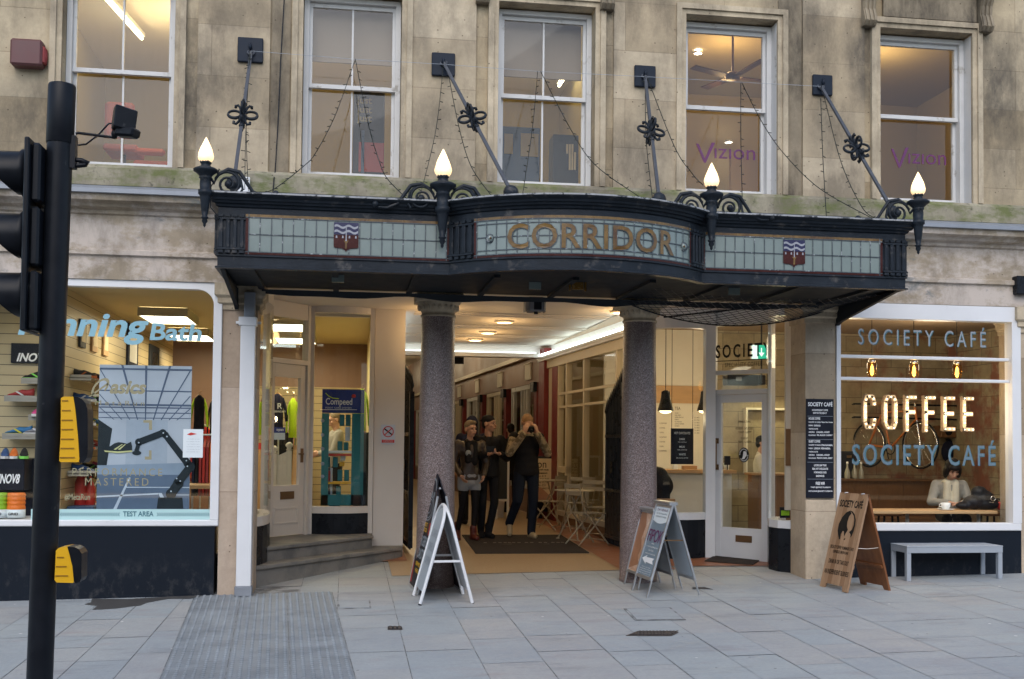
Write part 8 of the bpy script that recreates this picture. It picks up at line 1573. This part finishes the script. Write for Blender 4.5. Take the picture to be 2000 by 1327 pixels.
def torso(m_, J, g, quilt=False, wf=1.):
    c, w_, p_, k = J['chest'], J['waist'], J['pelvis'], J['neck']; K = [(k-V(0, 0, .02), .075, .07), (k-V(0, 0, .05), .125, .085), (lerp(k, c, .45), .172, .105), (lerp(k, c, .8), .178, .118), (lerp(c, w_, .25), .168*wf, .118), (lerp(c, w_, .65), .155*wf, .112), (w_, .150*wf, .110), (lerp(w_, p_, .5), .158, .112), (p_, .166, .115), (p_-V(0, 0, .06), .166, .112), (p_-V(0, 0, .085), .14, .095)]
    S_ = []
    for i in range(len(K)-1):
        for q in range(4): t = q/4; S_.append((lerp(K[i][0], K[i+1][0], t), (K[i][1]+(K[i+1][1]-K[i][1])*t)*g, (K[i][2]+(K[i+1][2]-K[i][2])*t)*g))
    if quilt: S_ = [(a, x*(1+.035*abs(sin(i*.62))), y*(1+.05*abs(sin(i*.62)))) for i, (a, x, y) in enumerate(S_)]
    m_.loft(S_[::-1])
def lerp(a, b_, t): return a+(b_-a)*t
def rotm(yaw, pitch, roll=0): return Matrix.Rotation(yaw, 3, 'Z') @ Matrix.Rotation(pitch, 3, 'X') @ Matrix.Rotation(roll, 3, 'Y')
def hand(m_, w_, d, palm_n, curl=.6, s=1., side=1):
    """palm from wrist w_ along d; palm_n = direction the palm faces; thumb on the side given"""
    d = d.normalized(); palm_n = (palm_n-d*palm_n.dot(d)).normalized(); sd_ = d.cross(palm_n)*side
    k = w_+d*.085*s; m_.cap(w_, w_+d*.03*s, .026*s, .026*s)
    for q in range(4): o = sd_*(q-1.5)*.019*s; m_.cap(w_+d*.02*s+o*.6, k+o, .017*s, .0135*s)
    for q, ln in enumerate((.072, .082, .078, .060)):
        o = sd_*(q-1.5)*.020*s; p0_ = k+o; d1 = (d*cos(curl*.5)+palm_n*sin(curl*.5)); d2 = (d*cos(curl*1.3)+palm_n*sin(curl*1.3)); p1_ = p0_+d1*ln*.5*s; p2_ = p1_+d2*ln*.5*s; m_.cap(p0_, p1_, .0105*s, .0095*s); m_.cap(p1_, p2_, .0095*s, .0078*s)
    b0 = w_+d*.035*s-sd_*.026*s; m_.cap(w_+d*.015*s, b0, .016*s, .014*s); b1 = b0-sd_*.024*s+d*.022*s+palm_n*.014*s; m_.cap(b0, b1, .0125*s, .011*s); m_.cap(b1, b1+d*.028*s+palm_n*.01*s, .011*s, .009*s)
STAND = dict(head=(0, -.02, 1.63), neck=(0, .01, 1.47), chest=(0, .01, 1.28), waist=(0, 0, 1.08), pelvis=(0, 0, .95), shL=(.185, .01, 1.41), shR=(-.185, .01, 1.41), elL=(.25, .03, 1.13), elR=(-.25, .03, 1.13), wrL=(.25, -.07, .89), wrR=(-.25, -.07, .89), hipL=(.09, 0, .92), hipR=(-.09, 0, .92), knL=(.10, -.03, .50), knR=(-.10, -.03, .50), anL=(.10, .02, .085), anR=(-.10, .02, .085))
def person(label, base, rz, H, pose, clothes, hair, skin='skin', head_yaw=0, head_pitch=0, group=None, handdir=None, extras=None, low=False, footpitch=(0, 0), vox=.0105, female=False):
    J = {k: V(*p_) for k, p_ in {**STAND, **pose}.items()}; s = H/1.75
    t = thing('person', label, 'person', base, group, rz, True); t.scale = (s, s, s)
    m_ = MB(); hd_ = J['head']; RM = rotm(head_yaw, head_pitch); h = lambda x, y, z: hd_+RM @ V(x, y, z)
    # head
    m_.ell(h(0, .012, .035), (.074, .094, .088), 16, 0, RM); m_.ell(h(0, -.025, -.035), (.058, .066, .075), 14, 0, RM); m_.ell(h(0, -.052, -.085), (.030, .030, .026), 10, 0, RM); m_.ell(h(0, -.07, .03), (.055, .025, .03), 10, 0, RM)
    m_.cap(h(0, -.086, .012), h(0, -.112, -.024), .010, .0145); m_.ell(h(0, -.095, -.055), (.024, .012, .012), 8, 0, RM)
    for sg in (-1, 1): m_.ell(h(sg*.078, .015, -.002), (.012, .022, .034), 8, 0, RM); m_.ell(h(sg*.042, -.062, -.022), (.022, .022, .022), 8, 0, RM)
    m_.cap(J['neck']-V(0, 0, .03), h(0, .01, -.05), .058 if not female else .048, .052 if not female else .044)
    # trunk and limbs
    torso(m_, J, .88)
    for sd_ in 'LR':
        m_.cap(J['chest']+V(0, 0, .1), J['sh'+sd_], .07, .055); m_.cap(J['sh'+sd_], J['el'+sd_], .05, .038); m_.cap(J['el'+sd_], J['wr'+sd_], .037, .026)
        m_.cap(J['pelvis'], J['hip'+sd_], .10, .085); m_.cap(J['hip'+sd_], J['kn'+sd_], .080, .052); m_.cap(J['kn'+sd_], J['an'+sd_], .050, .034)
        fd = V(.12 if sd_ == 'L' else -.12, -1, 0).normalized(); fp = footpitch[0 if sd_ == 'L' else 1]; fd = V(fd.x, fd.y*cos(fp), -sin(fp)); m_.cap(J['an'+sd_]-V(0, 0, .03), J['an'+sd_]+fd*.12-V(0, 0, .045), .036, .03)
        hdv, pn_, cu = (handdir or {}).get(sd_, (J['wr'+sd_]-J['el'+sd_], V(0, -.3, 0)+(V(-1, 0, 0) if sd_ == 'L' else V(1, 0, 0)), .6)); hand(m_, J['wr'+sd_], V(*hdv), V(*pn_), cu, 1, 1 if sd_ == 'L' else -1)
    remesh(m_, vox*.75, M[skin], 'body', t, 3)
    m_ = MB()
    for sg in (-1, 1): m_.ell(h(sg*.031, -.084, .012), (.012, .007, .006), 8, 0, RM)
    m_.build('eyes', M['eyed'], t); m_ = MB()
    for sg in (-1, 1): m_.cap(h(sg*.016, -.095, .032), h(sg*.046, -.085, .034), .005, .004)
    m_.build('eyebrows', M[hair[0]] if hair else M['hairdark'], t); m_ = MB(); m_.cap(h(-.018, -.106, -.055), h(.018, -.106, -.055), .0055); m_.build('mouth', M['lip'], t)
    if hair:
        m_ = MB()
        if hair[1] == 'short':
            m_.ell(h(0, .022, .055), (.080, .095, .082), 16, 0, RM); m_.ell(h(0, .06, .0), (.070, .055, .07), 12, 0, RM)
        elif hair[1] == 'bob':
            m_.ell(h(0, .025, .055), (.098, .112, .092), 16, 0, RM); m_.ell(h(0, -.06, .075), (.082, .05, .045), 12, 0, RM)
            for sg in (-1, 1): m_.ell(h(sg*.082, .0, -.03), (.034, .07, .10), 12, 0, RM)
            m_.ell(h(0, .07, -.03), (.08, .05, .08), 12, 0, RM)
        elif hair[1] == 'swept': 
            m_.ell(h(0, .022, .06), (.081, .095, .084), 16, 0, RM); m_.ell(h(.01, -.045, .105), (.06, .05, .03), 12, 0, RM); m_.ell(h(0, .06, .0), (.068, .055, .06), 12, 0, RM)
        elif hair[1] == 'hood':
            m_.ell(h(0, .02, .03), (.10, .12, .12), 16, 0, RM); m_.cap(h(0, .03, -.02), J['neck'], .10, .10)
        remesh(m_, .009, M[hair[0]], 'hair' if hair[1] != 'hood' else 'hood', t, 3)
        if len(hair) > 2:
            m_ = MB(); m_.ell(h(0, .018, .062), (.084, .100, .075), 16, 0, RM); 
            bd = -1 if hair[2] == 'cap' else 1
            m_.prism([h(x, y*1.0, .045) for x, y in ((-.07, bd*.06), (-.055, bd*.13), (0, bd*.16), (.055, bd*.13), (.07, bd*.06))], RM @ V(0, 0, .008)); remesh(m_, .008, M['blackfab'], 'cap', t, 2)
    for nm, kind, mt, g in clothes:
        m_ = MB()
        if kind in ('jacket', 'vest', 'longcoat', 'shirt'):
            torso(m_, J, g, kind == 'vest', .86 if female else 1); m_.cap(J['neck']-V(0, -.01, .06), J['neck']+V(0, .012, -.012), .078, .066)
            if kind == 'longcoat': m_.ell(J['pelvis']-V(0, 0, .12), (.17*g, .13*g, .2), 14)
            for sd_ in 'LR':
                m_.cap(J['chest']+V(0, 0, .09), J['sh'+sd_]-V(0, 0, .012), .08*g, .066*g)
                if kind != 'vest': m_.cap(J['sh'+sd_], J['el'+sd_], .068*g, .056*g); m_.cap(J['el'+sd_], lerp(J['el'+sd_], J['wr'+sd_], .93), .056*g, .042*g)
                if kind == 'vest': m_.ell(J['sh'+sd_], (.07*g, .075*g, .07*g), 10)
        elif kind == 'sleeves':
            for sd_ in 'LR': m_.cap(J['sh'+sd_], J['el'+sd_], .066*g, .058*g); m_.cap(J['el'+sd_], lerp(J['el'+sd_], J['wr'+sd_], .93), .058*g, .045*g)
            m_.cap(J['shL'], J['shR'], .06*g)
        elif kind == 'hoodcollar': m_.ell(J['neck']+V(0, .05, .0), (.12, .085, .06), 12); m_.ell(J['neck']+V(0, -.02, -.03), (.11, .07, .03), 12)
        elif kind in ('trousers', 'tights'):
            m_.ell(J['pelvis'], (.162*g, .115*g, .12), 14)
            for sd_ in 'LR': m_.cap(J['pelvis'], J['hip'+sd_], .105*g, .095*g); m_.cap(J['hip'+sd_], J['kn'+sd_], .092*g, (.068 if kind == 'trousers' else .056)*g); m_.cap(J['kn'+sd_], lerp(J['kn'+sd_], J['an'+sd_], 1.0), (.066 if kind == 'trousers' else .054)*g, (.058 if kind == 'trousers' else .040)*g)
        elif kind == 'shorts':
            m_.ell(J['pelvis'], (.168*g, .122*g, .14), 14); m_.ell(J['pelvis']-V(0, 0, .10), (.17*g, .12*g, .10), 14)
            for sd_ in 'LR': m_.cap(J['hip'+sd_], lerp(J['hip'+sd_], J['kn'+sd_], .33), .098*g, .092*g)
        elif kind == 'skirt': m_.lathe([(.135*g, .06), (.16*g, -.02), (.20*g, -.18), (.21*g, -.26), (.19*g, -.25), (.12*g, .05)], J['pelvis'], 20)
        elif kind in ('shoes', 'boots'):
            for i, sd_ in enumerate('LR'):
                a = J['an'+sd_]; fd = V(.15 if sd_ == 'L' else -.15, -1, 0).normalized(); fp = footpitch[i]; fd = V(fd.x, fd.y*cos(fp), -sin(fp)); upv = V(0, -sin(fp)*0, 1); dn = V(0, sin(fp)*-.6, -1).normalized()
                m_.cap(a+dn*.042-fd*.04, a+dn*.046+fd*.13, .044, .040); m_.cap(a+dn*.02, a+dn*.045+fd*.09, .046, .042)
                if kind == 'boots': m_.cap(a-dn*.10, a+dn*.02, .056, .05)
        elif kind == 'scarf': m_.tube([J['neck']+V(.082*cos(k*pi/6), .072*sin(k*pi/6)+.005, -.035+.01*sin(k*2)) for k in range(13)], .034, 8); m_.cap(J['neck']+V(-.055, -.075, -.05), J['chest']+V(-.055, -.10, -.10), .045, .055); m_.cap(J['neck']+V(.055, -.075, -.05), J['chest']+V(.045, -.10, -.13), .045, .055)
        elif kind == 'apron': m_.ell(lerp(J['chest'], J['waist'], .55)+V(0, -.02, 0), (.165*g, .125*g, .24), 14); m_.ell(J['pelvis']+V(0, -.02, -.1), (.175*g, .125*g, .26), 14)
        remesh(m_, vox, M[mt], nm, t, 4)
    if extras: extras(t, J, h, RM)
    return t
def gb(px, py, off=.006): p_ = gnd(px, py); return (p_.x, p_.y, gz(p_.x, p_.y)+off)
PG = 'people walking out of the arcade'
# man with both hands raised to his face
b0 = gb(1027, 1052)
def camera_(t, J, h, RM):
    m_ = MB(); c_ = h(0, -.155, .0); m_.obox(c_, RM @ V(.06, 0, 0), RM @ V(0, .022, 0), RM @ V(0, 0, .036), 0, .008); m_.cyl(c_, c_+RM @ V(0, -.055, 0), .028, .026, 14); m_.build('camera', M['black'], t)
person('man in a black padded gilet and jeans raising both hands to his bowed face', b0, R_(6), 1.86, dict(head=(-.02, -.09, 1.60), neck=(-.01, -.03, 1.46), chest=(-.01, 0, 1.28), elL=(.27, -.12, 1.19), elR=(-.28, -.12, 1.19), wrL=(.085, -.24, 1.47), wrR=(-.10, -.24, 1.47), knL=(.09, -.05, .50), anL=(.06, -.06, .085), hipL=(.09, 0, .92), knR=(-.14, -.06, .53), anR=(-.20, .16, .20)),
 [('sleeves', 'sleeves', 'camo', 1.05), ('gilet', 'vest', 'blackfab', 1.1), ('hood_collar', 'hoodcollar', 'camo', 1), ('jeans', 'trousers', 'denim', 1.05), ('shoes', 'shoes', 'tanboot', 1)], ('hairshort', 'short'), 'skin', .05, .55, PG, {'L': (V(-.25, -.1, .9), V(-.6, .5, 0), .9), 'R': (V(.25, -.1, .9), V(.6, .5, 0), .9)}, camera_, footpitch=(0, .9))
# man in a backwards cap with a phone
b1 = gb(952, 1053)
def phone(t, J, h, RM):
    m_ = MB(); c_ = lerp(J['wrL'], J['wrR'], .45)+V(-.08, -.07, .07); m_.obox(c_, V(.07, 0, .0), V(0, .006, -.002), V(0, .004, .045), 0, .006); m_.build('phone', M['black'], t)
person('man in a black jacket and backwards cap looking aside with a phone', b1, R_(12), 1.82, dict(elL=(.27, -.04, 1.15), wrL=(.09, -.26, 1.21), elR=(-.26, .02, 1.14), wrR=(-.10, -.24, 1.20), knL=(.08, -.05, .50), anL=(.02, .02, .085), knR=(-.09, -.02, .50), anR=(-.06, .12, .11)),
 [('jacket', 'jacket', 'blackfab', 1.08), ('trousers', 'trousers', 'blackfab', .92), ('boots', 'boots', 'blackfab', 1)], ('hairdark', 'short', 'backcap'), 'skin', .75, 0, PG, {'L': (V(-.8, -.3, .1), V(0, -.2, 1), 1.0), 'R': (V(.6, -.4, .2), V(0, -.3, 1), .9)}, phone, footpitch=(0, .25))
# woman in leather jacket
b2 = gb(916, 1056)
def leather_extra(t, J, h, RM):
    m_ = MB(); m_.ell(J['chest']+V(-.06, -.128, .0), (.045, .012, .05), 10); m_.ell(J['chest']+V(.05, -.128, -.12), (.03, .012, .05), 10); m_.build('scarf_pattern', M['greyvinyl'], t)
    m_ = MB(); m_.ell(J['pelvis']+V(.19, .0, -.12), (.07, .10, .13), 12); m_.build('shoulder_bag', M['blackfab'], t)
person('woman with short fair hair in a brown leather jacket, pale shorts and red boots', b2, R_(10), 1.74, dict(elL=(.25, -.02, 1.13), wrL=(.17, -.14, .95), elR=(-.25, -.0, 1.13), wrR=(-.18, -.14, .96), knL=(.07, -.06, .50), anL=(.05, -.05, .085), knR=(-.10, .02, .50), anR=(-.14, .14, .12)),
 [('jumper', 'shirt', 'paledenim', .92), ('jacket', 'jacket', 'leatherjkt', 1.05), ('shorts', 'shorts', 'paledenim', 1.02), ('tights', 'tights', 'tights', 1), ('boots', 'boots', 'redboot', 1), ('scarf', 'scarf', 'blackfab', 1)], ('hairgrey', 'swept'), 'skin2', .35, 0, PG, None, leather_extra, footpitch=(0, .5), female=True)
p_ = at(921, 900, 6.6); person('person in a dark navy hooded coat walking away down the arcade', (p_.x, 6.6, gz(p_.x, 6.6)+.006), pi, 1.80, dict(knR=(-.09, -.10, .52), anR=(-.09, .05, .12)), [('coat', 'longcoat', 'navyfab', 1.18), ('trousers', 'trousers', 'blackfab', 1), ('shoes', 'shoes', 'blackfab', 1)], ('navyfab', 'hood'), group=None)
p_ = at(997, 900, 9.5); person('distant person in dark clothes partly hidden behind the man in the gilet', (p_.x, 9.5, gz(p_.x, 9.5)+.006), pi, 1.72, {}, [('coat', 'longcoat', 'blackfab', 1.1), ('trousers', 'trousers', 'blackfab', 1), ('shoes', 'shoes', 'blackfab', 1)], ('hairdark', 'short'))
# seated woman in the café window
p_ = at(1857, 960, 1.02)
person('seated woman in a grey cardigan and cream scarf reading at the café window counter', (p_.x, 1.05, KZ-.03), R_(-18), 1.66, dict(head=(.01, -.15, 1.29), neck=(0, -.04, 1.16), chest=(0, .0, 1.0), waist=(0, .02, .80), pelvis=(0, .03, .68), shL=(.165, .01, 1.085), shR=(-.165, .01, 1.085), elL=(.24, -.08, .86), elR=(-.25, -.08, .86), wrL=(.10, -.30, .86), wrR=(-.08, -.30, .86), hipL=(.09, 0, .68), hipR=(-.09, 0, .68), knL=(.12, -.40, .66), knR=(-.12, -.40, .66), anL=(.12, -.36, .25), anR=(-.12, -.36, .25)),
 [('cardigan', 'jacket', 'greyknit', 1.04), ('scarf', 'scarf', 'creamscarf', 1), ('trousers', 'trousers', 'blackfab', 1), ('shoes', 'shoes', 'blackfab', 1)], ('hairdark', 'bob'), 'skin2', .12, .6, None, {'L': (V(-.8, -.4, 0), V(0, -.2, -1), .5), 'R': (V(.8, -.4, 0), V(0, -.2, -1), .5)}, female=True)
# barista
p_ = at(1487, 900, 3.35)
person('barista in a dark cap, white shirt and grey apron behind the café door', (p_.x, 3.35, KZ+.003), R_(60), 1.60, dict(elR=(-.22, -.08, 1.14), wrR=(-.14, -.22, .98), elL=(.22, -.08, 1.14), wrL=(.12, -.24, 1.0)), [('shirt', 'jacket', 'whiteshirt', 1.0), ('apron', 'apron', 'apron', 1.03), ('trousers', 'trousers', 'blackfab', 1), ('shoes', 'shoes', 'blackfab', 1)], ('hairdark', 'short', 'cap'), 'skin', .1, .1)
# shopper behind the teal stand
p_ = at(655, 900, 4.6)
person('customer in a grey cardigan seen in profile through the teal display stand', (p_.x, 4.6, ZF), R_(-75), 1.62, dict(elR=(-.23, -.1, 1.12), wrR=(-.14, -.28, 1.08), elL=(.22, -.1, 1.12), wrL=(.10, -.28, 1.1)), [('cardigan', 'jacket', 'greyknit', 1.08), ('trousers', 'trousers', 'blackfab', 1), ('shoes', 'shoes', 'blackfab', 1)], ('hairgrey', 'short'), 'skin2', 0, .25)
